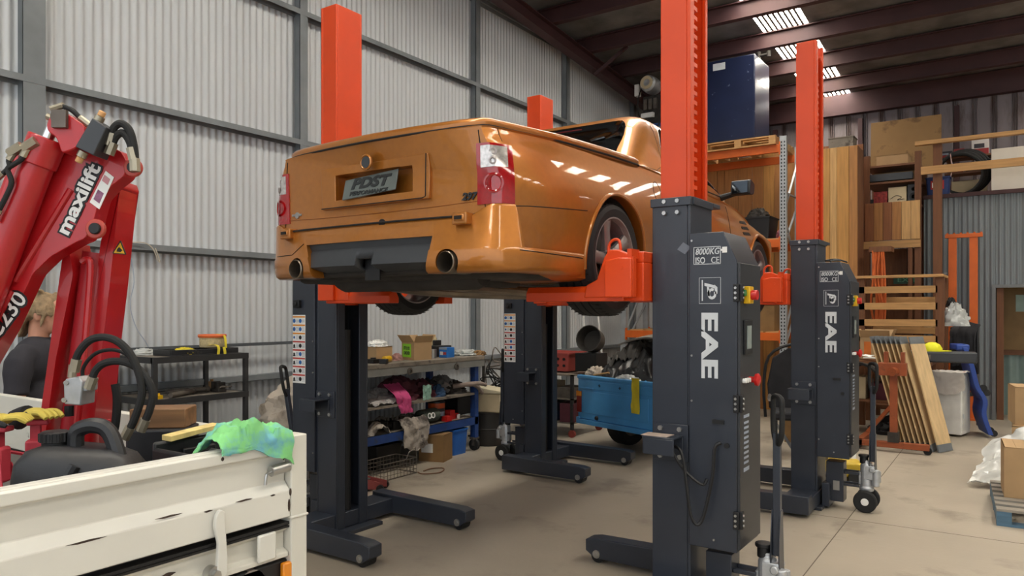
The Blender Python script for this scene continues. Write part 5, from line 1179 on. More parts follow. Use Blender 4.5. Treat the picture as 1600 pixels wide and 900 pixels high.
# little red floor jack
fj = thing('trolley_jack', 'small faded red trolley jack on the floor beside the lift foot', 'trolley jack', (-5.15, 5.0, 0), .5)
MB().prism([(-.2, .02), (.2, .02), (.2, .08), (.0, .12), (-.2, .1)], (0, -.07, 0), (1, 0, 0), (0, 0, 1), (0, .01, 0)).prism([(-.2, .02), (.2, .02), (.2, .08), (.0, .12), (-.2, .1)], (0, .06, 0), (1, 0, 0), (0, 0, 1), (0, .01, 0)).box(-.15, .1, -.06, .06, .03, .07).build('frame', M('faded jack red', '9a4a45', .6), fj)
for x in (-.18, .18):
    for y in (-.09, .09): MB().cyl((x, y - .015, .035), (x, y + .015, .035), .035, n=16).build('wheel', m_black, fj)
MB().beam((.05, 0, .09), (-.15, 0, .15), .05, .03).build('lift_arm', m_junk2, fj); MB().lathe([(.035, 0), (.04, .02), (.03, .02)], (-.15, 0, .15), n=14).build('saddle', m_junk2, fj)
# beyond the bench
db = thing('waste_drum', 'dark waste drum under a cream cooler box beyond the workbench', 'drum', (-5.62, 7.62, 0))
MB().lathe([(.2, 0), (.21, .02), (.21, .2), (.218, .21), (.21, .22), (.21, .4), (.215, .42), (.19, .42)], n=26).build('shell', M('charcoal plastic', '2e2b29', .6), db)
cl_ = thing('cooler_box', 'grubby cream cooler box with its lid ajar on the dark drum', 'cooler box', (-5.60, 7.62, .42), .3)
MB().box(-.2, .2, -.16, .16, 0, .24).build('body', m_kraft, cl_, bevel=.015); MB().prism([(-.21, .24), (.21, .24), (.21, .27), (-.21, .33)], (0, -.17, 0), (1, 0, 0), (0, 0, 1), (0, .34, 0)).build('lid', M('cream plastic', 'd6cbae', .6), cl_, bevel=.006)
MB().beam((.1, .17, .05), (.16, .2, .3), .02, .02).build('handle', m_white, cl_)
hr = thing('hose_tangle', 'tangle of black hoses and cables on a stand beyond the workbench', 'hoses', (-6.02, 8.05, 0))
MB().cyl((0, 0, 0), (0, 0, 1.15), .02, n=10).box(-.15, .15, -.15, .15, 0, .02).build('stand', m_junk, hr)
for k in range(7):
    r_ = random.Random(k); pts = [V((.05, 0, 1.1 - .08 * k)) + V((r_.uniform(-.1, .3), r_.uniform(-.25, .25), r_.uniform(-.35, .1))) for _ in range(6)]
    MB().tube(pts, .009, 6, smooth=5, closed=True).build('hose', m_rubber if k % 3 else m_junk2, hr)
# ---- person standing behind the tray
pp = att(66, 500, 4.6)
per = thing('person', 'person in a dark grey printed T-shirt standing behind the white truck tray', 'person', (pp.x, pp.y, 0), YAW + R(8))
def remesh(mb, name, mat, parent, vox=.012, sm=4):
    o = mb.build(name, mat, parent, smooth=0)
    m_ = o.modifiers.new('r', 'REMESH'); m_.mode = 'VOXEL'; m_.voxel_size = vox; m_.use_smooth_shade = True
    s_ = o.modifiers.new('s', 'SMOOTH'); s_.iterations = sm; s_.factor = .5
    dg = bpy.context.evaluated_depsgraph_get(); dg.update(); me = bpy.data.meshes.new_from_object(o.evaluated_get(dg)); o.modifiers.clear(); o.data = me
    me.polygons.foreach_set('use_smooth', [True] * len(me.polygons)); me.name = name; return o
skin = M('skin', 'c08a70', .55, var=.06)
pb = MB()
H = 1.685
pb.ball((.02, 0, H), (.098, .078, .115), 20, 14).ball((.045, 0, H - .06), (.07, .06, .07), 16, 10).ball((.065, 0, H - .10), (.035, .04, .028), 12, 8)   # skull, jaw, chin
pb.tube([(.108, 0, H + .01), (.128, 0, H - .025), (.112, 0, H - .035)], [.01, .016, .012], 8).ball((.10, .0, H - .062), (.016, .026, .008), 8, 6).ball((.102, 0, H - .076), (.014, .022, .008), 8, 6)
for s in (-1, 1): pb.ball((.008, s * .08, H - .015), (.022, .01, .035), 10, 8).ball((.09, s * .033, H + .003), (.016, .016, .012), 8, 6)
pb.tube([(-.015, 0, H - .06), (-.02, 0, H - .15), (-.025, 0, H - .22)], [.058, .058, .075], 14)
pb.ball((-.02, 0, 1.38), (.115, .19, .16), 18, 12).ball((0, 0, 1.15), (.105, .15, .2), 18, 12).ball((-.01, 0, .95), (.12, .165, .13), 18, 12)
for s in (-1, 1):
    pb.tube([(-.02, s * .16, 1.43), (-.03, s * .215, 1.38), (-.03, s * .24, 1.18), (-.01, s * .25, 1.10), (.08, s * .24, .95), (.13, s * .23, .87)], [.06, .058, .045, .043, .036, .028], 12, smooth=3)
    pb.ball((.15, s * .228, .83), (.03, .016, .045), 10, 8)
    for k in range(4): pb.tube([(.135 + .014 * k, s * .226, .80), (.15 + .014 * k, s * .216, .755 + .006 * abs(k - 1.5)), (.145 + .012 * k, s * .2, .735 + .008 * abs(k - 1.5))], [.009, .0085, .007], 8)
    pb.tube([(.165, s * .222, .84), (.195, s * .21, .81), (.195, s * .20, .785)], [.011, .01, .008], 8)
    pb.tube([(-.01, s * .085, .92), (.0, s * .095, .7), (.01, s * .1, .48), (-.01, s * .1, .3), (-.02, s * .1, .08)], [.088, .078, .056, .055, .04], 14, smooth=3)
    pb.ball((.05, s * .105, .045), (.13, .048, .045), 14, 8)
remesh(pb, 'body', skin, per, .009, 3)
ts = MB(); ts.ball((-.02, 0, 1.385), (.135, .205, .165), 18, 12).ball((0, 0, 1.15), (.128, .17, .2), 18, 12).tube([(0, 0, .92), (0, 0, 1.0), (-.01, 0, 1.2)], [.16, .158, .15], 18).tube([(-.025, 0, 1.44), (-.02, 0, 1.515)], [.10, .082], 14)
for s in (-1, 1): ts.tube([(-.02, s * .14, 1.43), (-.03, s * .215, 1.385), (-.03, s * .245, 1.2)], [.075, .078, .066], 14, smooth=3)
tsm = remesh(ts, 't_shirt', M('charcoal jersey', '2d2c33', .9, var=.15, scale=6, bump=.15, bscale=30), per, .012, 3)
tree = bvh_of(tsm)
back = lambda a, b: ((-3, a, b), (1, 0, 0))
patch(tree, rround([(-.13, 1.18), (.13, 1.18), (.13, 1.46), (-.13, 1.46)], .04, 3), back, .002, .004).build('shirt_print', M('shirt print', '8d8b84', .8, var=.6, scale=26, dirt=('2d2c33', .4, 20)), tsm)
patch(tree, rround([(-.10, 1.21), (-.085, 1.21), (-.085, 1.43), (-.10, 1.43)], .005, 2), back, .003, .003).build('print_stripe', M('print gold', 'b09a50', .8), tsm)
tr_ = MB(); tr_.ball((-.01, 0, .94), (.135, .175, .12), 18, 12)
for s in (-1, 1): tr_.tube([(-.01, s * .085, .92), (.0, s * .095, .7), (.01, s * .1, .48), (-.01, s * .1, .3), (-.015, s * .1, .09)], [.1, .092, .078, .075, .075], 14, smooth=3)
remesh(tr_, 'trousers', M('work trousers', '2b2f38', .9), per, .014, 3)
for s in (-1, 1): MB().loft([[V((.05 + sx * x_, s * .105 + .055 * y_, z)) for x_, y_ in [(cos(2*pi*i/16), sin(2*pi*i/16)) for i in range(16)]] for z, sx in ((0, .145), (.03, .145), (.06, .13), (.1, .08))]).build('boot', m_black, per)
hm = MB(); hm.ball((-.0, 0, H + .028), (.103, .088, .105), 18, 12)
hb = random.Random(3)
for k in range(60):
    a = hb.uniform(.45, 2 * pi - .45); zz = hb.uniform(-.06, .11); rr_x = .095 * math.sqrt(max(.05, 1 - (zz / .12) ** 2)); p0 = V((rr_x * cos(a), .082 * math.sqrt(max(.05, 1 - (zz / .12) ** 2)) * sin(a), H + .02 + zz)); d = V((cos(a) * .4 - .3, sin(a) * .5, .2 if zz > .04 else -.9)).normalized()
    hm.tube([p0 * 1, p0 + d * .03, p0 + d * .055 + V((0, 0, -.012))], [.014, .011, .004], 6)
for k in range(8): hm.tube([(-.085, -.05 + .0143 * k, H - .04), (-.10, -.045 + .013 * k, H - .1), (-.12, -.04 + .012 * k, H - .15)], [.016, .014, .006], 6)
hm = remesh(hm, 'hair', M('ash blond hair', '8a7458', .8, var=.35, scale=30, bump=.5, bscale=90), per, .008, 2)
for s in (-1, 1): MB().ball((.094, s * .033, H + .004), (.01, .013, .008), 10, 8).build('eye', m_wpaint, per)
# ================================================================ the far end of the shed
def rectw(u0, u1, v0, v1, y):
    """world extents of a pixel rectangle on the plane y (v taken at the middle)"""
    um = (u0 + u1) / 2; return ony(u0, 400, y).x, ony(u1, 400, y).x, ony(um, v1, y).z, ony(um, v0, y).z
def obox(name, lab, cat, u0, u1, v0, v1, y, depth, mat, bevel=.003, group=None, base=None):
    x0, x1, z0, z1 = rectw(u0, u1, v0, v1, y)
    if base is not None: z1 += base - z0; z0 = base
    return put(MB().box(0, x1 - x0, 0, depth, 0, z1 - z0), name, mat, (x0, y, z0), lab, cat, group, bevel=bevel)
m_rorange = M('rack orange', 'd2621a', .5, var=.12, scale=4)
m_galv = M('galvanised upright', 'a9adb0', .5, .4, var=.1, scale=8)
m_pine = wood('pine', 'b98a55', .2, 'z'); m_pinex = wood('pine rail', 'b98d58', .18, 'x'); m_pined = wood('brown timber', '6e4426', .2, 'z'); m_pinedx = wood('brown timber rail', '70472a', .2, 'x')
m_plank = [wood('plank tan', 'a8743f', .18), wood('plank gold', 'b98747', .2), wood('plank red', '8a5530', .2), wood('plank pale', 'c49a62', .18)]
# ---- pallet rack
RY0, RY1, RX0, RX1, RT_ = 11.6, 12.5, -5.66, -3.0, 4.34
rk2 = thing('pallet_rack', 'tall pallet rack with orange beams and perforated galvanised uprights', 'pallet rack', (RX0, RY0, 0))
for x in (0, RX1 - RX0):
    for y in (0, RY1 - RY0):
        up = MB().box(x - .05, x - .046, y - .035, y + .035, 0, RT_).box(x + .046, x + .05, y - .035, y + .035, 0, RT_).box(x - .046, x + .046, y - .035, y - .031, 0, RT_).box(x - .07, x + .07, y - .06, y + .06, 0, .008).build('upright', m_galv, rk2)
        if x > 1 and y == 0:
            hole = None
            for k in range(80):
                for dx in (-.022, .022):
                    if hole is None: hole = MB().box(-.009, .009, -.0012, .0, -.013, .013).build('slot', m_black, up); o = hole
                    else: o = hole.copy(); C.objects.link(o); o.parent = up
                    o.location = (x + dx, y - .035, .1 + k * .0525)
    for k in range(5): MB().beam((x, .03, .3 + .8 * k), (x, .87, .3 + .8 * (k + 1) - .1) if k % 2 else (x, .87, .3 + .8 * k), .03, .02).build('brace', m_galv, rk2)
    for k in range(4): MB().beam((x, .87 if k % 2 == 0 else .03, .35 + .95 * k), (x, .03 if k % 2 == 0 else .87, 1.25 + .95 * k), .03, .02).build('brace', m_galv, rk2)
for z in (4.16, 2.72, 1.3):
    for y in (-.02, RY1 - RY0 + .02): MB().box(.05, RX1 - RX0 - .05, y - .025, y + .025, z - .06, z + .06).box(.04, .06, y - .03, y + .03, z - .1, z + .1).box(RX1 - RX0 - .06, RX1 - RX0 - .04, y - .03, y + .03, z - .1, z + .1).build('beam', m_rorange, rk2, bevel=.003)
for z in (2.72, 1.3):
    for k in range(9): MB().box(.12 + k * .285, .36 + k * .285, -.03, .93, z + .06, z + .08).build('shelf_board', m_pinex, rk2)
def pallet(loc, rz, lab, sx=1.15, sy=1.1, mat=None, dark=None):
    t = thing('pallet', lab, 'pallet', loc, rz); mat = mat or m_pinex
    for k in range(7): MB().box(-sx/2, sx/2, -sy/2 + k * (sy - .1) / 6, -sy/2 + .1 + k * (sy - .1) / 6, .115, .135).build('deck_board', mat, t)
    for x in (-sx/2, -.05, sx/2 - .1): MB().box(x, x + .1, -sy/2, sy/2, .02, .115).build('stringer', dark or mat, t)
    for k in range(3): MB().box(-sx/2, sx/2, -sy/2 + k * (sy - .1) / 2, -sy/2 + .1 + k * (sy - .1) / 2, 0, .02).build('bottom_board', dark or mat, t)
    return t
pallet((-3.67, RY0 + .45, 4.222), 0, 'bare wooden pallet under the dark blue tank on the pallet rack')
pallet((-4.93, RY0 + .45, 4.222), 0, 'bare wooden pallet under the compressor on the pallet rack')
m_tank = M('dark blue tank enamel', '1a2340', .3, var=.12, scale=3, coat=.3, dirt=('8a93a8', -.18, 9))
tk = thing('steel_tank', 'tall dark blue steel tank on a pallet at the top of the rack', 'tank', (-3.88, RY0 + .5, 4.358))
MB().box(-.42, .42, -.4, .4, .04, 1.36).build('shell', m_tank, tk, bevel=.015)
for x in (-.3, .3): MB().box(x - .05, x + .05, -.4, .4, 0, .04).build('skid', m_black, tk)
MB().box(-.25, -.05, -.404, -.4, 1.2, 1.31).build('label', m_white, tk)
MB().cyl((.36, 0, 1.36), (.36, 0, 1.5), .03, n=12).cyl((.36, 0, 1.44), (.52, 0, 1.44), .022, n=10).cyl((.52, 0, 1.4), (.52, 0, 1.49), .03, n=12).build('vent_pipe', m_junk, tk)
# compressor on the rack
cm = thing('air_compressor', 'old belt-driven compressor with round motor standing on a blue unit on the rack', 'compressor', (-5.15, RY0 + .45, 4.36))
MB().box(-.4, .4, -.3, .3, 0, .52).build('blue_cabinet', M('compressor blue', '1f4580', .5, var=.2), cm, bevel=.02)
MB().box(.05, .42, -.32, -.3, .0, .45).build('grey_panel', M('grey panel', '6f7478', .5), cm)
MB().box(-.38, .4, -.28, .28, .52, .56).build('deck', m_junk, cm)
MB().lathe([(.0, -.2), (.10, -.2), (.14, -.16), (.15, 0), (.14, .12), (0, .14)], (-.18, -.05, 1.25), (0, 1, 0), 26).build('motor', m_cast, cm)
MB().lathe([(.06, 0), (.11, .0), (.11, .02), (.06, .02)], (-.18, -.27, 1.25), (0, 1, 0), 22, ring=True).build('motor_guard', m_kraft, cm)
MB().box(-.3, .05, -.15, .15, .56, 1.05).build('mount', m_junk, cm, bevel=.02)
for k in range(3): MB().box(-.26 + k * .09, -.2 + k * .09, -.2, -.15, .8, .98).build('cooling_fin', m_junk2, cm)
MB().box(-.3, -.08, -.22, -.15, .66, .74).build('filter_box', m_wpaint, cm); MB().box(.12, .34, -.1, .1, .56, .8).build('pump_head', m_kraft, cm, bevel=.02); MB().box(.2, .42, -.15, .1, .82, 1.0).build('regulator', m_kraft, cm, bevel=.02)
MB().tube([(.1, 0, .8), (.15, 0, 1.2), (.25, 0, 1.25), (.3, 0, 1.0)], .03, 10, smooth=4).build('pipe', m_junk2, cm)
MB().tube([(-.3, -.2, 1.2), (-.35, -.25, .9), (-.25, -.3, .55), (-.1, -.33, .3), (-.12, -.33, .05)], .012, 8, smooth=4).tube([(.05, -.2, 1.0), (.1, -.3, .6), (-.02, -.34, .3), (-.15, -.34, .0)], .012, 8, smooth=4).build('hoses', m_rubber, cm)['kind'] = 'stuff'
MB().box(-.48, -.4, -.1, .0, 1.1, 1.3).build('junction_box', m_wpaint, cm)
jb = thing('blue_jug', 'blue jug with yellow label beside the compressor on the rack', 'jug', (-5.58, RY0 + .05, 4.36)); MB().box(-.12, .12, -.09, .09, 0, .3).box(-.06, .06, -.05, .05, .3, .36).build('body', M('jug blue', '2456a8', .4), jb, bevel=.02); MB().box(-.05, .06, -.092, -.089, .08, .22).build('label', m_yel, jb); MB().cyl((-.05, 0, .36), (-.05, 0, .42), .04, n=12).build('cap', m_redp, jb)
# on the middle beams
cz2 = 2.80
tc_ = tub((-3.48, RY0 + .35, cz2), (.5, .5, .36), m_black, 'black plastic crate of black scraps on the middle of the pallet rack', 'crate', name='plastic_crate')
put(lump((0, 0, 0), (.17, .17, .2), 51, .3, 3), 'scrap_bundle', m_junk, (-3.48, RY0 + .35, cz2 + .30), 'tangle of black plastic scraps heaped in the rack crate', 'scraps')
put(lump((0, 0, 0), (.06, .2, .16), 52, .2), 'pink_bag', M('dull pink plastic', '8a4a55', .6), (-3.13, RY0 + .36, cz2), 'dull pink plastic bag beside the rack crate', 'bag')
carton((-3.4, RY0 + .4, 1.38), (.45, .5, .4), 'brown carton on the low shelf of the pallet rack', m_card2); carton((-3.95, RY0 + .4, 1.38), (.5, .5, .55), 'tall brown carton on the low shelf of the pallet rack', m_card)
for k in range(3): put(MB().box(0, .25, 0, .7, 0, 1.0 - .15 * k), 'timber_offcut', m_plank[k], (-5.4 + .4 * k, RY0 + .1, 0), ('tan timber slab standing under the pallet rack', 'gold timber slab standing under the pallet rack', 'reddish timber slab standing under the pallet rack')[k], 'timber')
# ---- vertical plank lining behind the rack
lin2 = struct(bpy.data.objects.new('wall_planks', None)); C.objects.link(lin2)
x = -5.2; k = 0; rp_ = random.Random(5)
while x < -2.15:
    wd = rp_.choice((.14, .19, .22, .24)); y = 13.0 + rp_.uniform(-.012, .012)
    MB().box(x, x + wd - .006, y, y + .03, 0, 4.42 + rp_.uniform(-.05, .05)).build('plank', m_plank[rp_.choice((0, 0, 2, 2, 1))], lin2, bevel=.003); x += wd
MB().box(-5.2, -2.15, 13.04, 13.1, 1.0, 1.1).box(-5.2, -2.15, 13.04, 13.1, 3.6, 3.7).build('plank_rail', m_pinedx, lin2)['kind'] = 'stuff'
# ---- tall plank-clad cupboard
pc0 = thing('plank_cupboard', 'tall cupboard clad in golden vertical planks behind the lift', 'cupboard', (-2.56, 12.2, 0))
xs_ = [0, .1, .2, .37, .49]
for k in range(4): MB().box(xs_[k], xs_[k+1] - .004, 0, .025, 1.9, 4.2).build('plank', m_plank[(1, 3, 1, 0)[k]], pc0, bevel=.003)
for k in range(4): MB().box(xs_[k], xs_[k+1] - .004, 0, .025, .1, 1.895).build('plank', m_plank[(0, 1, 3, 1)[k]], pc0, bevel=.003)
for k in range(3): MB().box(.465, .49, .027 + k * .16, .18 + k * .16, .1, 4.2).build('side_plank', m_pined, pc0, bevel=.003)
MB().box(0, .02, .027, .5, .1, 4.2).box(0, .46, .48, .5, .1, 4.2).build('carcass', m_pined, pc0)['kind'] = 'stuff'
MB().box(.0, .49, 0, .5, 0, .1).build('plinth', m_pined, pc0)
put(MB().box(0, .35, 0, .3, 0, .16).box(-.01, .36, -.01, .31, .16, .175), 'old_case', m_ply, (-2.5, 12.3, 4.2), 'dusty flat case on top of the plank cupboard', 'case')
# ---- open shelves beside it
SY = 13.3
sx0, sx1 = -2.14, -1.36
ss = thing('timber_shelving', 'rough timber shelving loaded with cartons beside the plank cupboard', 'shelving', (sx0, SY, 0))
W_ = sx1 - sx0
for x in (.02, W_ - .02):
    for y in (.04, .86): MB().box(x - .045, x + .045, y - .045, y + .045, 0, 4.22).build('post', m_pined, ss)
for z in (4.05, 3.78, 3.42): MB().box(0, W_, 0, .9, z - .03, z).build('shelf', m_pinedx, ss)
for k in range(6):
    MB().box(.0 + k * .133, .0 + k * .133 + .129, -.03, -.005, 2.83, 3.44).build('panel_board', m_plank[(2, 0, 2, 0, 3, 3)[k]], ss, bevel=.003)
MB().box(-.02, W_ + .02, -.04, .03, 2.70, 2.82).build('lintel', m_pinex, ss); MB().box(.1, .22, -.02, .05, 0, 2.70).build('jamb', m_pined, ss); MB().box(W_ * .8, W_ * .8 + .06, -.02, .05, 0, 2.7).build('jamb', m_pined, ss)
MB().box(.02, W_ - .02, .86, .89, 0, 2.75).build('back_panel', m_pined, ss)
put(sheet(lambda a, b: V((a * 1.05, .06 * b, b * .86)), 4, 4, .012), 'cardboard_sheet', M('stained cardboard', '8f7048', .8, var=.1, scale=3, dirt=('5d452a', .3, 3)), (sx0 - .02, SY + .62, 4.05), 'large stained cardboard sheet leaning at the back of the shelving', 'cardboard')
carton((sx0 + .38, SY + .3, 4.05), (.46, .4, .17), 'long pale brown carton on the top shelf before the cardboard sheet', m_card); carton((sx0 + .40, SY + .42, 3.78), (.6, .45, .18), 'flat brown carton on the upper shelf under the long carton', m_card2)
put(MB().box(0, W_ - .15, 0, .14, 0, .02).box(0, W_ - .15, 0, .008, .02, .11).box(0, W_ - .15, .132, .14, .02, .11), 'steel_channel', m_satin, (sx0 + .05, SY + .01, 3.80), 'dark steel channel lying along the front of the shelf', 'channel')
rb_ = carton((sx0 + .21, SY + .2, 3.42), (.2, .22, .22), 'small red patterned box on the shelf above the plank panel', M('red pattern', '9a3530', .6, var=.5, scale=26), tape=False)
kb = carton((sx0 + .46, SY + .25, 3.42), (.26, .36, .27), 'cream carton with a dark swoosh on the shelf', m_kraft)
MB().tube([(-.1, -.183, .08), (-.02, -.183, .13), (.06, -.183, .1), (.0, -.183, .06), (.1, -.183, .07)], .004, 6, smooth=4).build('print_mark', m_black, kb)
sp = thing('loudspeaker', 'small dark two-cone loudspeaker beside the blue crate on the shelf', 'speaker', (sx0 + .69, SY + .2, 3.42)); MB().box(-.09, .09, -.1, .1, 0, .30).build('cabinet', m_satin, sp, bevel=.008)
for z, r in ((.10, .065), (.22, .035)): MB().lathe([(r, 0), (r, .008), (r * .85, .006), (r * .3, -.004), (0, .002)], (0, -.1, z), (0, -1, 0), 20).build('cone', m_black, sp)
put(MB().box(-.11, .11, -.1, .1, 0, .1), 'dark_tin', m_black, (sx0 + .08, SY + .2, 3.42), 'dark tin in the corner of the shelf beside the red box', 'tin')
ex_ = thing('exit_sign', 'dim green exit sign hanging in the dark under the shelving', 'sign', (sx0 + .55, SY + .5, 2.14)); MB().box(-.2, .2, -.02, .02, 0, .12).build('panel', M('exit green', '1f4a34', .5), ex_); text('EXIT', .1, M('exit letters', '5f9a78', .5), ex_, (0, -.022, .06), (1, 0, 0), (0, 0, 1), width=.28)
MB().cyl((0, 0, .12), (0, 0, .62), .005, n=6).build('hanger', m_black, ex_)
# orange webbing hanging by the cupboard
hn = thing('safety_harness', 'orange webbing slings hanging beside the plank cupboard', 'slings', (-1.88, 12.33, 0))
for k in range(5):
    r_ = random.Random(k + 60); MB().tube([V((.03 * k, r_.uniform(-.02, .02), 2.6)), V((.03 * k + r_.uniform(-.05, .05), -.03, 2.2)), V((.03 * k + r_.uniform(-.05, .05), -.03, 1.8)), V((.03 * k + .03, -.02, 1.5)), V((.03 * k + .05, 0, 1.9)), V((.03 * k + .02, .02, 2.6))], .016, 6, smooth=4).build('sling', M('orange webbing', 'c9622c', .8, var=.2), hn)
MB().box(-.05, .25, -.02, .3, 2.58, 2.66).build('hook_rail', m_pined, hn)
# ---- partition with a doorway, mezzanine above
PY, PX0, PZ = 13.74, -1.34, 3.5
pw_ = struct(bpy.data.objects.new('wall_partition', None)); C.objects.link(pw_)
DX0, DX1, DZ = -.36, .62, 2.05
s0 = .0762 * 6
pr = corr_mesh(s0, 0, PZ, .0762, .009).build('partition_sheet', m_pgrey)
nL = int((DX0 - PX0) / s0) ; x = PX0; sheets = []
def psheet(x0, w_, z0, z1): 
    o = corr_mesh(w_, z0, z1, .0762, .009).build('partition_sheet', m_pgrey, pw_); o.location = (x0, PY, 0)
bpy.data.objects.remove(pr)
psheet(PX0, .49, 0, PZ); psheet(PX0 + .49, DX0 - PX0 - .49, 0, PZ); psheet(DX0, DX1 - DX0, DZ, PZ)
for k in range(9): psheet(DX1 + k * .87, .87, 0, PZ)
MB().box(PX0, RX, PY - .05, PY + .03, PZ, PZ + .06).build('head_trim', m_red, pw_)
MB().box(DX0 - .05, DX0, PY - .03, PY + .05, 0, DZ + .05).box(DX1, DX1 + .05, PY - .03, PY + .05, 0, DZ + .05).box(DX0, DX1, PY - .03, PY + .05, DZ, DZ + .05).build('door_frame', M('grey frame', '6d7072', .5), pw_)
for k in range(6): MB().box(PX0 + .02, RX, PY + .06 + k * .31, PY + .06 + k * .31 + .3, PZ, PZ + .03).build('mezzanine_board', m_pinedx, pw_)
MB().box(PX0, PX0 + .04, PY + .02, WB - .1, 0, PZ).build('return_wall', m_pgrey, pw_)
# inside the doorway: a ply-lined lobby with a notice and sheeted dado
lob = struct(bpy.data.objects.new('wall_lobby', None)); C.objects.link(lob)
MB().box(DX0 + .03, DX1 + .6, PY + .75, PY + .79, 1.05, 2.6).build('ply_lining', M('ply lining', '8f6f42', .6, var=.12), lob)
lo = corr_mesh(1.2, 0, 1.0, .2, .02).build('dado_sheet', M('green grey sheet', '8fa39c', .5, var=.1), lob); lo.location = (DX0 + .03, PY + .77, 0)
MB().box(DX0 + .03, DX1 + .6, PY + .70, PY + .76, .98, 1.06).build('dado_rail', m_pinedx, lob)
MB().box(DX0 + .01, DX0 + .10, PY + .06, PY + .12, 0, DZ).build('inner_jamb', m_pined, lob)
MB().box(DX0 + .25, DX0 + 1.0, PY + .742, PY + .75, 1.68, 1.95).build('notice', M('pale green notice', 'a9c0b0', .5), lob)
sg = MB().box(DX0 + .55, DX0 + 1.0, PY + .742, PY + .75, 1.22, 1.42).build('green_sign', M('sign green', '2f6a4a', .5), lob)
text('S', .15, m_wpaint, sg, (DX0 + .62, PY + .741, 1.32), (1, 0, 0), (0, 0, 1))
MB().box(DX0 + .02, DX0 + 1.4, PY + .80, PY + .86, 0, 2.6).build('lobby_back', m_pined, lob); MB().box(DX1 + .3, DX1 + .36, PY + .1, PY + .8, 0, 2.6).build('lobby_side', m_pined, lob)
# ---- timber frame before the mezzanine
tf = thing('timber_guard_rail', 'pine guard rail with a tall post in front of the mezzanine store', 'guard rail', (-1.10, 13.2, 0))
MB().box(-.06, .06, -.05, .05, 0, 4.27).build('post', m_pined, tf, bevel=.004)
MB().beam((-.30, -.06, 4.30), (2.8, -.06, 4.30), .1, .06).build('top_rail', m_pinex, tf)
MB().beam((-.22, -.07, 3.87), (2.8, -.07, 3.87), .05, .12).build('mid_rail', m_pinex, tf)
MB().box(2.5, 2.6, -.05, .05, 0, 4.27).build('post', m_pined, tf)
# mezzanine goods
mz = PZ + .06
tub((-1.15, PY + .2, mz - .03), (.34, .3, .33), M('crate blue', '22386e', .5), 'dark blue crate with a red and white label on the mezzanine edge', 'crate', name='plastic_crate')
lbq = MB().box(-.1, .09, -.153, -.15, .13, .27).build('red_label', M('label red', 'b83030', .5), C.objects[-1] if False else [o for o in C.objects if o.get('label', '').startswith('dark blue crate')][0])
MB().box(-.08, .04, -.1545, -.1525, .16, .24).build('label_print', m_wpaint, lbq)
hcx = -.87
def tyre(loc, R_, r_, lab, tilt=R(8), name='bare_tyre', grp=None):
    o = MB().lathe([(R_ * .72, -r_), (R_ * .9, -r_ * 1.05), (R_, -r_ * .7), (R_ * 1.01, 0), (R_, r_ * .7), (R_ * .9, r_ * 1.05), (R_ * .72, r_), (R_ * .75, r_ * .6), (R_ * .88, 0), (R_ * .75, -r_ * .6)], (0, 0, 0), (0, cos(tilt), sin(tilt)), 40, ring=True)
    return put(o, name, m_rubber, loc, lab, 'hose', grp)
for k in range(4):
    put(MB().tube([V((cos(a) * (.33 + .015 * k), .012 * sin(2 * a + k), .36 + .02 * k + sin(a) * (.335 + .008 * k))) for a in [2 * pi * i / 14 for i in range(14)]], .03, 8, smooth=3, closed=True), 'hose_coil', m_rubber, (hcx + .02 * k, PY + .39 + .07 * k, mz), 'thick black hose coil standing on the mezzanine behind the rail', 'hose', 'black hose coils on the mezzanine')
put(MB().tube([(0, 0, .7), (.02, -.02, .4), (-.04, -.02, .15), (.03, -.02, .02), (.12, 0, .0)], .008, 6, smooth=4), 'rope', M('white red rope', 'c9a8a2', .8, var=.4, scale=60), (hcx - .12, PY + .32, mz), 'thin white rope hanging over the black hose coils', 'rope')
carton((-.75, PY + .80, mz), (.5, .2, .3), 'pale carton lying behind the hose coils', m_kraft)
wb3 = obox('white_carton', 'large white carton at the mezzanine edge behind the guard rail', 'box', 1549, 1640, 236, 303, PY + .06, .6, M('white card', 'd8d2c6', .7, var=.04), base=mz)
sh_ = struct(bpy.data.objects.new('trim_1', None)); C.objects.link(sh_)
MB().box(-1.1, RX, PY + .62, PY + .95, 4.23, 4.26).build('shelf_board', m_pinedx, sh_)
for x in (-1.05, -.1, 1.2): MB().box(x - .03, x + .03, PY + .9, PY + .95, mz, 4.23).build('shelf_leg', m_pined, sh_)
def prod(u0, u1, v0, v1, lab, cols, y=PY + .64, base=4.26):
    o = obox('product_box', lab, 'box', u0, u1, v0, v1, y, .22, cols[0], base=base, group='boxes on the mezzanine shelf'); d = o.data.vertices; x1 = max(v.co.x for v in d); z1 = max(v.co.z for v in d)
    MB().box(0, x1, -.002, 0, z1 * .0, z1 * .38).build('colour_band', cols[1], o); MB().box(x1 * .15, x1 * .75, -.003, 0, z1 * .42, z1 * .7).build('print_panel', cols[2], o); return o
rd_ = M('carton red', '9a2a2a', .5); wh_ = M('carton white', 'd5d0cc', .5); gk_ = M('carton charcoal', '37343a', .5)
prod(1465, 1488, 212, 222, 'flat dark box of clear bottles on the mezzanine shelf', (gk_, rd_, m_greypr))
prod(1518, 1545, 190, 214, 'white and red open carton highest on the mezzanine shelf', (wh_, rd_, gk_))
prod(1490, 1507, 214, 226, 'low dark red carton on the mezzanine shelf', (rd_, gk_, wh_))
for a in ((1487, 1505, 226, 240, 'white and red tool carton behind the guard rail', (wh_, rd_, m_greypr)), (1509, 1533, 226, 236, 'charcoal tool case behind the guard rail', (gk_, gk_, wh_)), (1540, 1563, 224, 238, 'charcoal and red tool carton behind the guard rail', (gk_, rd_, wh_))):
    prod(*a, y=PY + .66, base=4.0)
MB().box(-1.1, RX, PY + .64, PY + .95, 3.97, 4.0).build('shelf_board', m_pinedx, sh_)
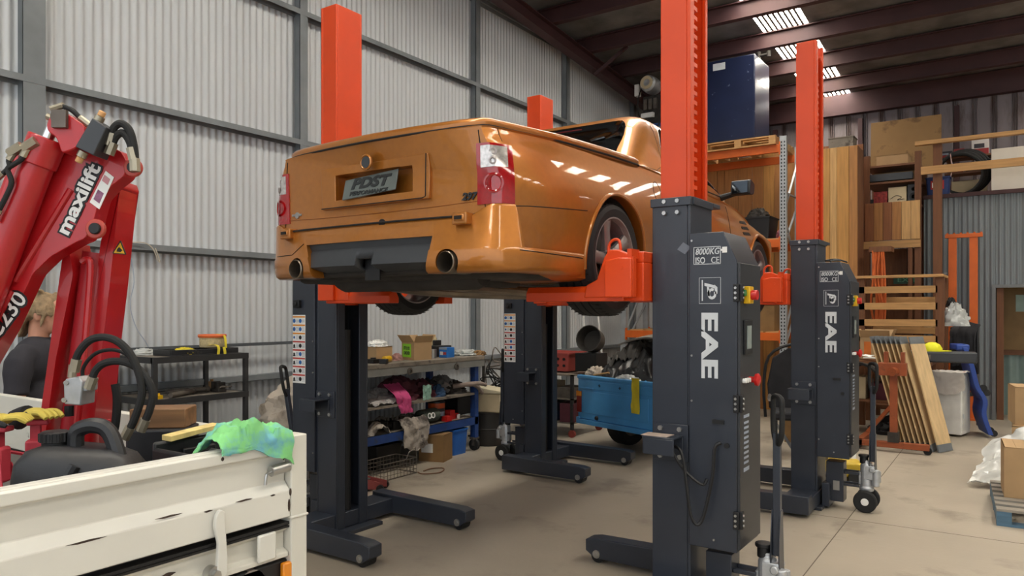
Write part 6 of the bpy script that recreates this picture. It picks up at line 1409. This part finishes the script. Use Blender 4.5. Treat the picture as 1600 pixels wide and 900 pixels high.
put(lump((0, 0, 0), (.25, .15, .2), 71, .3), 'black_hose_bundle', m_rubber, (.35, PY + .84, 4.0), 'bundle of black hose at the right end of the mezzanine shelf', 'hose')
put(lump((0, 0, 0), (.3, .16, .16), 72, .2), 'white_sack', m_poly, (.30, PY + .8, 4.26), 'pale sack at the right end of the top mezzanine shelf', 'sack')
# ---- stair landing rail with slats
SR = 12.0; rx0, rx1 = -2.02, -.98
st_r = thing('slatted_rail', 'pine slatted stair rail with a brown newel post', 'railing', (rx0, SR, 0))
LW = rx1 - rx0
for z in (1.29, 1.52, 1.76, 2.0): MB().box(0, LW - .02, 0, .03, z - .05, z + .05).build('slat', m_pinex, st_r, bevel=.003)
for z in (1.4, 1.85): MB().box(.1, LW, .6, .63, z - .05, z + .05).build('slat', m_pinex, st_r, bevel=.003)
MB().box(-.05, LW + .06, -.05, .07, 2.17, 2.21).build('cap_rail', m_pinex, st_r, bevel=.004)
MB().box(LW - .02, LW + .06, .07, .7, 2.17, 2.21).build('cap_rail', m_pinex, st_r, bevel=.004)
for x in (.02, LW): 
    for y in (.04, .62): MB().box(x - .05, x + .06, y - .04, y + .05, 0, 2.17).build('newel_post', m_pined, st_r, bevel=.004)
for k in range(2): MB().box(.1, LW - .1, .68 + .2 * k, .9 + .2 * k, .25 * k + .2, .25 * k + .24).build('tread', m_pinedx, st_r)
# ---- junk bench under the rail
jbn = thing('junk_bench', 'cluttered low timber bench below the slatted stair rail', 'bench', (-2.1, 11.0, 0))
MB().box(0, 1.12, 0, .85, .98, 1.02).build('bench_top', m_pinedx, jbn)
for x in (.06, 1.06):
    for y in (.06, .79): MB().box(x - .04, x + .04, y - .04, y + .04, 0, .98).build('leg', m_pined, jbn)
MB().box(.05, 1.07, .1, .8, .45, .48).build('lower_shelf', m_pinedx, jbn)
jz = 1.02
c1 = carton((-1.72, 11.62, jz), (.38, .32, .3), 'open brown carton on the junk bench under the stair rail', m_card, flaps=True)
MB().box(-.14, -.05, -.162, -.16, .06, .24).build('orange_label', M('orange label', 'c96a22', .6), c1)
put(sheet(lambda a, b: V((.3 * a, .22 * b, .02 + .03 * fbm((a * 3, b * 3, 2)))), 10, 10, .003), 'paper_sheet', m_wpaint, (-2.0, 11.1, jz + .04), 'crumpled white paper on the junk bench', 'paper')
put(MB().box(0, .5, 0, .1, 0, .015), 'white_strip', m_wpaint, (-1.80, 11.02, jz + .03), 'long white plastic strip sloping across the junk bench', 'strip', rz=-.25)
put(MB().cyl((0, 0, 0), (0, 0, .09), .035, n=14).cyl((0, 0, .09), (0, 0, .14), .012, n=8), 'spray_bottle', m_glass, (-1.52, 11.12, jz), 'small clear bottle on the junk bench', 'bottle')
for k, (x, y, d, lb) in enumerate(((-1.2, 11.55, (.4, .1, .05), 'dark bar across the back of the junk bench'), (-1.22, 11.74, (.45, .14, .1), 'brown timber offcut behind the dark bar'), (-1.55, 11.33, (.26, .14, .07), 'pale timber offcut on the junk bench'))):
    put(MB().box(-d[0]/2, d[0]/2, -d[1]/2, d[1]/2, 0, d[2]), 'offcut', (m_black, m_pinedx, m_pinex, mar)[k], (x, y, jz), lb, 'offcut', rz=.1 * k - .1, bevel=.003)
for k, (x, h, lb) in enumerate(((-1.95, .3, 'cream carton on the lower shelf of the junk bench'), (-1.6, .22, 'dark red box on the lower shelf of the junk bench'), (-1.25, .28, 'black box on the lower shelf of the junk bench'))):
    put(MB().box(-.15, .15, -.2, .2, 0, h), 'stored_box', (m_kraft, mar, m_black)[k], (x, 11.4, .48), lb, 'box', bevel=.004)
put(lump((0, 0, 0), (.28, .22, .22), 81, .3), 'black_sheeting', m_black, (-1.48, 11.42, 0), 'crumpled black sheeting under the junk bench', 'sheeting')
# curved black mudguards leaning before the bench
for k in range(3):
    pts = [V((-.42 + .05 * k, 0, .0)), V((-.40 + .05 * k, 0, .75)), V((-.28 + .05 * k, -.02, .98)), V((.0, -.03, 1.02 - .03 * k)), V((.22, -.03, .85 - .03 * k)), V((.36, -.02, .55)), V((.42, 0, .3))]
    q = spline(pts, 4); mb = MB(); mb.loft([[p + V((0, -.045, 0)), p + V((0, .045, 0)), p * .97 + V((0, .045, 0)), p * .97 + V((0, -.045, 0))] for p in q])
    put(mb, 'mudguard', m_rubber, (-1.74 + .05 * k, 10.62 + .11 * k, 0), 'curved black mudguard standing before the junk bench', 'mudguard', 'black mudguards by the junk bench')
# hi-vis cap
hv = thing('hi_vis_cap', 'bright yellow cap lying on a black case beside the boards', 'cap', (-1.0, 11.22, 1.162), .6)
hy = M('hi vis yellow', 'e3e01a', .6)
MB().lathe([(.12, 0), (.12, .04), (.09, .09), (.04, .115), (0, .12)], n=20).build('crown', hy, hv); MB().prism([(.1 * cos(R(a)) + .03, .12 * sin(R(a))) for a in range(-80, 81, 16)] + [(.05 + .2 * cos(R(a)), .11 * sin(R(a))) for a in range(80, -81, -20)], (0, 0, .0), (1, 0, 0), (0, 1, 0), (0, 0, .008)).build('peak', hy, hv)
hc = thing('black_case', 'long black hard case on the white bin and bench corner', 'case', (-.92, 11.25, 1.021), .1)
MB().box(-.42, .42, -.16, .16, 0, .14).build('shell', m_satin, hc, bevel=.02); MB().box(-.3, -.1, -.165, -.155, .04, .1).build('latch', m_junk2, hc)
# white bin with a cloth
bi = thing('white_cabinet', 'white steel cabinet under a white cloth beside the leaning boards', 'cabinet', (-.85, 11.62, 0), R(-12))
MB().box(-.17, .17, -.02, .36, .03, .84).build('body', m_wpaint, bi, bevel=.01); MB().box(.172, .178, .03, .33, .08, .8).build('door', M('white door', 'd9d8d2', .4), bi)
for z in (.25, .6): MB().box(.178, .19, .02, .04, z, z + .06).build('hinge', m_white, bi)
put(sheet(lambda a, b: V((-.22 + .44 * a + .02 * fbm((a * 4, b * 4, 3)), -.06 - .015 * abs(fbm((a * 6, b * 6, 3))) * (1 if b > .4 else 0) + (.34 * (1 - b / .4) if b < .4 else 0), .02 + .02 * fbm((a * 5, b * 5, 1)) - (0 if b < .4 else (b - .4) * .5 * (1 - .8 * (a - .5) ** 2)))), 22, 22), 'white_cloth', M('white cotton', 'dcd6cf', .9, var=.06, dirt=('b54a45', -.1, 8)), (-.85, 11.60, .85), 'white cloth with red print draped over the white cabinet', 'cloth', rz=R(-12))
# leaning veneer boards, each with a grey foot
bw = M('veneer face', 'd0b386', .6, var=.15, scale=3, stretch=(6, 6, 1)); bg2 = M('grey board end', '6d7276', .6)
lab_b = ['thin plywood board with grey ends leaning with the others on the junk bench']
for k in range(8):
    x0 = -1.21 + k * .055; ln = 1.42; th = R(15); wd = .30
    t = thing('leaning_board', lab_b[0] if k < 7 else 'front plywood board showing its pale face, leaning on the bench', 'board', (x0 + (.05 if k == 7 else 0), 10.34 - .005 * k, 0), R(-8 if k < 7 else -24), 'plywood boards leaning on the bench')
    a, b = V((.0, 0, .004)), V((-sin(th) * ln, 0, cos(th) * ln))
    d = (b - a).normalized(); MB().beam(a + d * .09, b - d * .09, wd, .014, up=(1, 0, 0)).build('board', bw, t)
    for p, q in ((a, a + d * .09), (b - d * .09, b)): MB().beam(p, q, wd + .002, .016, up=(1, 0, 0)).build('end_cap', bg2, t)
# orange engine hoist
eh = thing('engine_hoist', 'orange engine hoist with castors in front of the junk bench', 'engine hoist', (-1.29, 9.95, 0))
m_eo = M('hoist orange', '914823', .5, var=.2, scale=6, dirt=('6a3a20', .2, 8))
MB().box(-.42, .38, -.04, .04, .05, .12).build('base_bar', m_eo, eh, bevel=.004); MB().box(-.42, -.34, -.04, .9, .05, .12).build('side_bar', m_eo, eh, bevel=.004)
MB().box(-.04, .04, -.04, .04, .12, 1.02).build('upright', m_eo, eh, bevel=.004); MB().box(-.06, .06, -.055, .055, .12, .24).build('socket', m_junk, eh)
MB().box(-.16, .14, -.07, .07, .92, 1.07).build('head_plate', m_eo, eh, bevel=.004); MB().cyl((.0, -.15, .97), (.06, .1, .97), .05, n=18).build('pivot_tube', m_eo, eh)
MB().box(.08, .12, -.05, .05, 1.05, 1.2).box(-.1, -.06, -.05, .05, 1.05, 1.2).build('lugs', m_eo, eh)['kind'] = 'stuff'
MB().beam((-.3, .1, .2), (-.02, .0, .55), .04, .04).build('brace', m_eo, eh)
for x, y in ((.36, 0), (-.40, 0), (-.38, .85)): MB().cyl((x, y - .02, .045), (x, y + .02, .045), .045, n=16).build('castor', m_rubber, eh)
# blue mechanic's creeper standing up
cb2 = thing('creeper', 'blue moulded mechanic creeper standing on end by the white cabinet', 'creeper', (-.52, 11.95, 0), R(15))
m_crb = M('creeper blue', '2c4a9a', .45, var=.1)
pts = [V((.10, 0, .04)), V((.02, 0, .3)), V((.03, 0, .5)), V((-.06, 0, .68)), V((-.12, 0, .95)), V((-.2, 0, 1.2))]
q = spline(pts, 4); MB().loft([[p + V((-.03, -.25, 0)), p + V((.03, -.25, 0)), p + V((.03, .25, 0)), p + V((-.03, .25, 0))] for p in q]).build('deck', m_crb, cb2, bevel=.008)
MB().box(-.30, -.14, -.22, .22, 1.16, 1.24).build('head_rest', m_crb, cb2, bevel=.02)
for x, z in ((.14, .06), (.1, .1), (.06, .60), (.02, .66), (-.1, 1.0)):
    for y in (-.2, .2): MB().cyl((x, y - .015, z), (x, y + .015, z), .045, n=14).build('wheel', m_black, cb2)
# chair with jacket, bag
ch = thing('black_chair', 'black chair with a dark jacket hung on it beside the newel post', 'chair', (-.80, 12.85, 0), R(-20))
MB().box(-.2, .2, -.2, .2, .44, .49).build('seat', m_black, ch, bevel=.02); MB().box(-.2, .2, .17, .21, .75, 1.45).build('backrest', m_black, ch, bevel=.02)
for x in (-.18, .18):
    for y in (-.18, .18): MB().cyl((x, y, 0), (x, y, .45), .015, n=8).build('leg', m_junk2, ch)
    MB().cyl((x, .19, .45), (x, .19, 1.4), .012, n=8).build('upright', m_junk2, ch)
put(sheet(lambda a, b: V((-.17 + .36 * a, -.02 - .05 * sin(pi * b) + .03 * fbm((a * 5, b * 2, 4)) + .12 * (1 - min(1, b * 6)), .04 - .62 * b + .02 * fbm((a * 4, b * 3, 7)) - .06 * abs(a - .5))), 20, 20, .02), 'jacket', blkm, (-.74, 12.96, 1.47), 'dark jacket draped over the black chair back', 'jacket', rz=R(-20))
put(lump((0, 0, 0), (.16, .14, .28), 91, .3), 'plastic_bag', m_poly, (-.80, 12.2, 1.48), 'clear plastic bag of red and white bits hung by the newel post', 'plastic bag')
put(lump((0, 0, 0), (.06, .06, .12), 92, .3), 'cable_knot', m_black, (-.86, 12.35, 1.75), 'small knot of black cable above the plastic bag', 'cable')
pl_ = ony(1478, 500, 13.5)
put(MB().cyl((0, 0, 0), (0, 0, 2.3), .03, n=12), 'steel_pole', m_galv, (pl_.x - .02, 13.64, 0), 'bare galvanised pole leaning beside the orange frame', 'pole')
# orange steel frame leaning on the partition
of = thing('orange_frame', 'tall orange steel frame of two channels leaning on the grey partition', 'steel frame', (-.92, 13.45, 0))
for x in (0, .28): MB().box(x - .055, x + .055, 0, .015, .04, 2.85).box(x - .055, x - .045, .015, .06, .04, 2.85).box(x + .045, x + .055, .015, .06, .04, 2.85).build('channel', m_rorange, of, bevel=.003)
MB().box(-.1, .40, -.01, .05, 2.83, 2.89).build('top_bar', m_rorange, of, bevel=.003); MB().box(-.1, .40, -.03, .1, 0, .04).build('foot_bar', m_rorange, of, bevel=.003)
for k in range(6): MB().cyl((-.07 + .09 * k, .02, 2.89), (-.07 + .09 * k, .02, 2.91), .015, n=8).build('bar_stud', m_rorange, of)
# ---- pallet with cartons and film at the right
m_pblue = wood('worn blue paint', '4a6a80', .3, 'x'); m_pgry = wood('weathered board', '8a8378', .25, 'x')
pallet((.36, 7.62, 0), R(4), 'weathered blue pallet carrying cartons', 1.16, 1.16, m_pgry, m_pblue)
cb3 = carton((-.07, 7.72, .135), (.17, .5, .42), 'tall narrow brown carton standing on the blue pallet', m_card, rz=R(4), tape=False)
carton((.38, 7.7, .135), (.35, .5, .3), 'pale carton behind the narrow carton on the blue pallet', m_kraft)
carton((.25, 9.2, .0), (.7, .6, .55), 'brown carton under the clear film beyond the pallet', m_card); 
ob3 = carton((.20, 9.25, .552), (.62, .45, .38), 'large tilted brown carton with a white label on top of the film', m_card, rz=.15); ob3.rotation_euler = (0, R(0), .15)
MB().lathe([(0, 0), (.06, 0), (.06, .001), (0, .001)], (-.15, -.2265, .22), (0, -1, 0), 16).build('white_label', m_wpaint, ob3)
put(sheet(lambda a, b: V((-.55 + .9 * a + .05 * fbm((a * 4, b * 4, 2)) - .15 * b * (1 - a), -.55 * b + .05 * fbm((a * 3, b * 3, 5)), .6 * (1 - b) ** 1.3 * (.5 + .5 * min(1, a * 2)) + .04 + .06 * abs(fbm((a * 5, b * 5, 8))))), 30, 26, .004), 'plastic_wrap', M('clear wrap', 'cfd0cc', .2, var=.1, alpha=.75), (.25, 8.9, .0), 'crumpled clear plastic wrap spilling onto the floor', 'plastic wrap')
# ---- between the right-hand lifts
cy_ = thing('office_chair', 'black chair with a curved back between the two right-hand lifts', 'chair', (-2.2, 9.2, 0), R(15))
q = [V((.32 * cos(R(a)), 0, .85 + .32 * sin(R(a)))) for a in range(0, 181, 15)]
MB().prism([(-.34, .5), (.34, .5), (.36, .8), (.30, 1.12), (.12, 1.24), (-.12, 1.24), (-.30, 1.12), (-.36, .8)], (0, .15, 0), (1, 0, 0), (0, 0, 1), (0, .06, 0)).build('backrest', blkm, cy_, bevel=.02); MB().box(-.3, .3, -.3, .2, .42, .52).build('seat', blkm, cy_, bevel=.03)
MB().tube([(-.38, .14, .4), (-.4, .14, .8), (-.34, .14, 1.14), (-.12, .14, 1.28), (.12, .14, 1.28), (.34, .14, 1.14), (.4, .14, .8), (.38, .14, .4)], .018, 8, smooth=3).build('frame_tube', m_black, cy_)
for s in (-1, 1):
    for y in (-.25, .22): MB().cyl((s * .27, y, 0), (s * .27, y, .43), .016, n=8).build('leg', m_steel, cy_)
    MB().tube([(s * .33, -.3, .66), (s * .33, .0, .68), (s * .34, .2, .62)], .02, 8).build('arm_rest', m_steel, cy_)
yj = thing('yellow_jack', 'yellow trolley jack on the floor between the right-hand lifts', 'trolley jack', (-1.62, 7.95, 0), R(20))
MB().box(-.22, .3, -.13, .13, .06, .2).build('frame', M('jack yellow', 'c9a927', .5, var=.15), yj, bevel=.02); MB().cyl((-.05, 0, .2), (-.05, 0, .48), .05, n=16).build('ram', m_junk2, yj); MB().beam((-.25, 0, .15), (-.5, 0, .55), .03, .03).build('handle', m_steel, yj)
for x in (-.16, .22):
    for y in (-.15, .15): MB().cyl((x, y - .02, .06), (x, y + .02, .06), .06, n=16).build('wheel', m_black, yj)
put(MB().lathe([(.07, 0), (.07, .24), (.04, .3), (.03, .34), (0, .34)], n=18), 'white_bottle', m_wpaint, (-1.5, 8.35, 0), 'white plastic bottle behind the yellow jack', 'bottle')
for k, y in enumerate((8.6, 8.75)): put(MB().box(-.35, .35, -.06, .06, 0, .06), 'timber_skid', m_pinedx, (-1.7, y, 0), ('brown timber skid nearer the yellow jack', 'brown timber skid behind the first skid')[k], 'timber')
carton((-2.35, 10.1, 0), (.4, .4, .5), 'brown carton behind the black curved chair', m_card2)
# ---- blue tub of an old ute, heaped with covers
ucn = att(903, 600, 9.25); urz = R(-19.5)
m_ublue = M('sun-faded blue', '4c97d0', .4, var=.1, scale=4, coat=.2)
ut = thing('ute_tub', 'sky blue steel ute tub with tailgate on its wheels', 'ute', (ucn.x, ucn.y, 0), urz)
UW, UL = 1.3, 1.6
MB().box(0, UW, 0, .05, .36, .87).build('tailgate', m_ublue, ut, bevel=.012)
MB().box(.02, UW - .02, -.008, 0, .74, .84).build('gate_swage', m_ublue, ut, bevel=.006); MB().box(.10, UW - .1, -.01, 0, .44, .71).build('gate_panel', m_ublue, ut, bevel=.006)
MB().box(-.01, UW + .01, -.01, .06, .855, .90).build('gate_cap', m_ublue, ut, bevel=.012)
MB().box(.04, .3, -.02, -.008, .735, .755).build('gate_hook', m_ublue, ut, bevel=.004)
for x in (.4, .75): MB().box(x - .02, x + .02, -.012, -.007, .79, .797).box(x - .004, x + .004, -.012, -.007, .775, .812).build('gate_screw', m_gap, ut)['kind'] = 'stuff'
MB().lathe([(0, 0), (.028, 0), (.02, .02), (0, .02)], (.36, -.012, .40), (0, -1, 0), 14).build('gate_latch', m_black, ut)
for x in (0, UW - .04): MB().box(x, x + .04, .05, UL, .36, .87).build('tub_side', m_ublue, ut, bevel=.01)
MB().box(0, UW, UL - .04, UL, .36, .87).build('tub_front', m_ublue, ut); MB().box(.04, UW - .04, .05, UL - .04, .40, .44).build('tub_floor', m_ublue, ut)
MB().box(-.012, .05, -.02, .10, .3, .38).box(.05, UW - .05, -.02, .05, .30, .36).build('sill', m_ublue, ut, bevel=.006)
tl = MB().box(-.015, .07, -.012, .05, .44, .70).build('tail_lamp', M('old red lens', '7a1f1c', .3), ut, bevel=.006); MB().box(-.016, .071, -.013, .0, .64, .70).build('amber_lens', m_amber, tl)
for x in (.24, UW - .24):
    w_ = MB().lathe([(.18, -.1), (.27, -.1), (.3, -.07), (.3, .07), (.27, .1), (.18, .1)], (x, .62, .3), (1, 0, 0), 30, ring=True).build('road_wheel', m_rubber, ut); MB().lathe([(0, -.05), (.18, -.08), (.18, .08), (0, .05)], (x, .62, .3), (1, 0, 0), 20).build('wheel_disc', m_junk2, w_)
MB().cyl((.3, .62, .3), (UW - .3, .62, .3), .045, n=12).ball((UW / 2, .62, .3), .13, 14, 8).build('rear_axle', m_junk, ut); 
for x in (.45, UW - .45): MB().box(x - .03, x + .03, .02, UL, .30, .38).build('chassis_rail', m_junk, ut); MB().tube([(x, .1, .3), (x, .35, .24), (x, .62, .22), (x, .9, .24), (x, 1.2, .3)], .02, 6, smooth=3).build('leaf_spring', m_junk, ut)
ey_ = Matrix.Translation(ut.location) @ Matrix.Rotation(urz, 4, 'Z')
def U(x, y, z): return ey_ @ V((x, y, z))
m_bt = M('black vinyl', '1e1f20', .32, var=.2, scale=5)
def crumple(n, m_, sx, sy, h, seed, fr=3.2):
    def f(a, b):
        dome = max(0, sin(pi * a)) ** .6 * max(0, sin(pi * b)) ** .5 * (.75 + .5 * NZ.noise(V((a * 3, b * 3, seed))))
        fold = .16 * (1 - 2 * abs(NZ.noise(V((a * fr * 1.6, b * fr * 1.6, seed + 7))))) + .05 * NZ.noise(V((a * 11, b * 11, seed)))
        return V(((a - .5) * sx, (b - .5) * sy, max(0, h * dome + fold - .03)))
    return sheet(f, n, m_, .006)
o = put(crumple(60, 50, 1.14, 1.15, .5, 3), 'black_tarpaulin', m_bt, U(.65, .75, .76), 'crumpled shiny black tarpaulin heaped in the blue tub', 'tarpaulin', rz=urz)
put(crumple(30, 26, .6, .7, .3, 9), 'grey_tarpaulin', M('grey vinyl', '4c4a46', .5, var=.2), U(.42, .72, 1.0), 'dark grey tarpaulin folded over the black tarpaulin heap', 'tarpaulin', rz=urz + .2)
put(sheet(lambda a, b: V(((a - .5) * .95, (b - .5) * .7, .10 * sin(pi * a) + .04 * sin(pi * b))), 16, 12, .02), 'grey_cover', M('grey headliner', '77736a', .8, var=.1), U(.75, .78, 1.28), 'flat grey moulded cover lying on top of the tarpaulins', 'cover', rz=urz + .1)
tb_ = put(MB().lathe([(.15, -.1), (.175, .1), (.185, .1), (.16, -.1)], n=24, ring=True).lathe([(0, -.1), (.155, -.1), (.155, -.09), (0, -.09)], n=24), 'round_tub', M('dark grey plastic', '3d3a36', .6), att(924, 531, 10.1), 'dark grey round tub tipped on its side above the red crate', 'tub'); tb_.rotation_euler = (R(75), R(12), 0)
put(MB().box(-.16, .16, -.16, .16, 0, .24), 'foam_block', m_black, V((att(924, 531, 10.1).x, att(924, 531, 10.1).y, .88)), 'black foam block under the tipped round tub', 'foam')
put(lump((0, 0, 0), (.16, .1, .08), 95, .2), 'white_sack', m_poly, U(.75, .12, .86), 'small white sack behind the blue tailgate', 'sack')
put(lump((0, 0, 0), (.14, .14, .12), 96, .3), 'white_rag', m_tarp, U(.08, .25, .86), 'dirty white rag on the corner of the blue tub', 'rag')
hr2 = put(MB().cyl((-.12, 0, 0), (.10, .02, .04), .012, n=10).cyl((.10, .02, .04), (.13, .022, .045), .013, n=10), 'hammer_shaft', m_pinex, U(.30, .1, .90), 'short wooden hammer shaft lying on the tub rim', 'hammer', rz=urz)
put(sheet(lambda a, b: V((.02 * fbm((a * 3, b * 3, 1)), (a - .5) * .12, -.4 * b + .01)), 8, 12, .006), 'yellow_strap', m_strap, U(1.02, -.03, .92), 'yellow webbing strap hanging over the blue tailgate', 'strap', rz=urz + R(90))
# red crate stack between the lift and the tub
cx_ = onx(905, 560, -5.3)
rc = tub((cx_.x - .1, 9.05, .86), (.55, .5, .26), M('crate red', 'b8544c', .5), 'faded red perforated crate on the trolley beside the blue tub', 'crate', name='red_crate')
for k in range(5):
    for j in range(2): MB().cyl((-.2 + .1 * k, -.262, .08 + .09 * j), (-.2 + .1 * k, -.25, .08 + .09 * j), .02, n=10).build('crate_hole', m_black, rc)
tl_ = thing('parts_trolley', 'low metal parts trolley between the far left lift and the blue tub', 'trolley', (-5.35, 9.0, 0))
for z in (.2, .52, .84): MB().box(-.45, .4, -.4, .4, z - .02, z).build('shelf', m_ply, tl_)
for x in (-.43, .38):
    for y in (-.38, .38): MB().box(x - .02, x + .02, y - .02, y + .02, .1, .84).build('leg', m_angle, tl_); MB().cyl((x, y - .02, .05), (x, y + .02, .05), .05, n=14).build('castor', M('castor red', '8a3a32', .6), tl_)
for k, (x, z, d, m_, lb) in enumerate(((-5.5, .52, (.35, .4, .2), m_kraft, 'cream box on the middle shelf of the parts trolley'), (-5.12, .52, (.25, .4, .14), m_junk2, 'grey metal case on the parts trolley'), (-5.45, .2, (.4, .5, .26), M('deep blue plastic', '1f2f5a', .5), 'deep blue tub on the parts trolley base'), (-5.08, .2, (.2, .5, .25), mar, 'dark red box on the parts trolley base'), (-5.72, .84, (.16, .4, .12), m_kraft, 'stack of pale timber offcuts on the parts trolley'))):
    put(MB().box(-d[0]/2, d[0]/2, -d[1]/2, d[1]/2, 0, d[2]), 'trolley_box', m_, (x, 8.85 if k < 4 else 9.0, z), lb, 'box', rz=.05 * k, bevel=.004)
# two white poles against the far wall
for k, u in enumerate((925, 948)):
    p = onx(u, 500, -5.9); put(MB().cyl((0, 0, 0), (-.25, .1, 1.9), .02, n=10), 'white_pole', m_wpaint, (-5.9, p.y, 0), 'slim white pole leaning on the corrugated wall behind the blue tub', 'pole', 'white poles by the wall')
STUFF = ('hinge_screws', 'bracket_bolts', 'cap_bolts', 'sticker_', 'cabinet_screws', 'tread_grooves', 'print_frames', 'notice_print')
for o in C.objects:
    if o.parent and o.name.startswith(STUFF): o['kind'] = 'stuff'
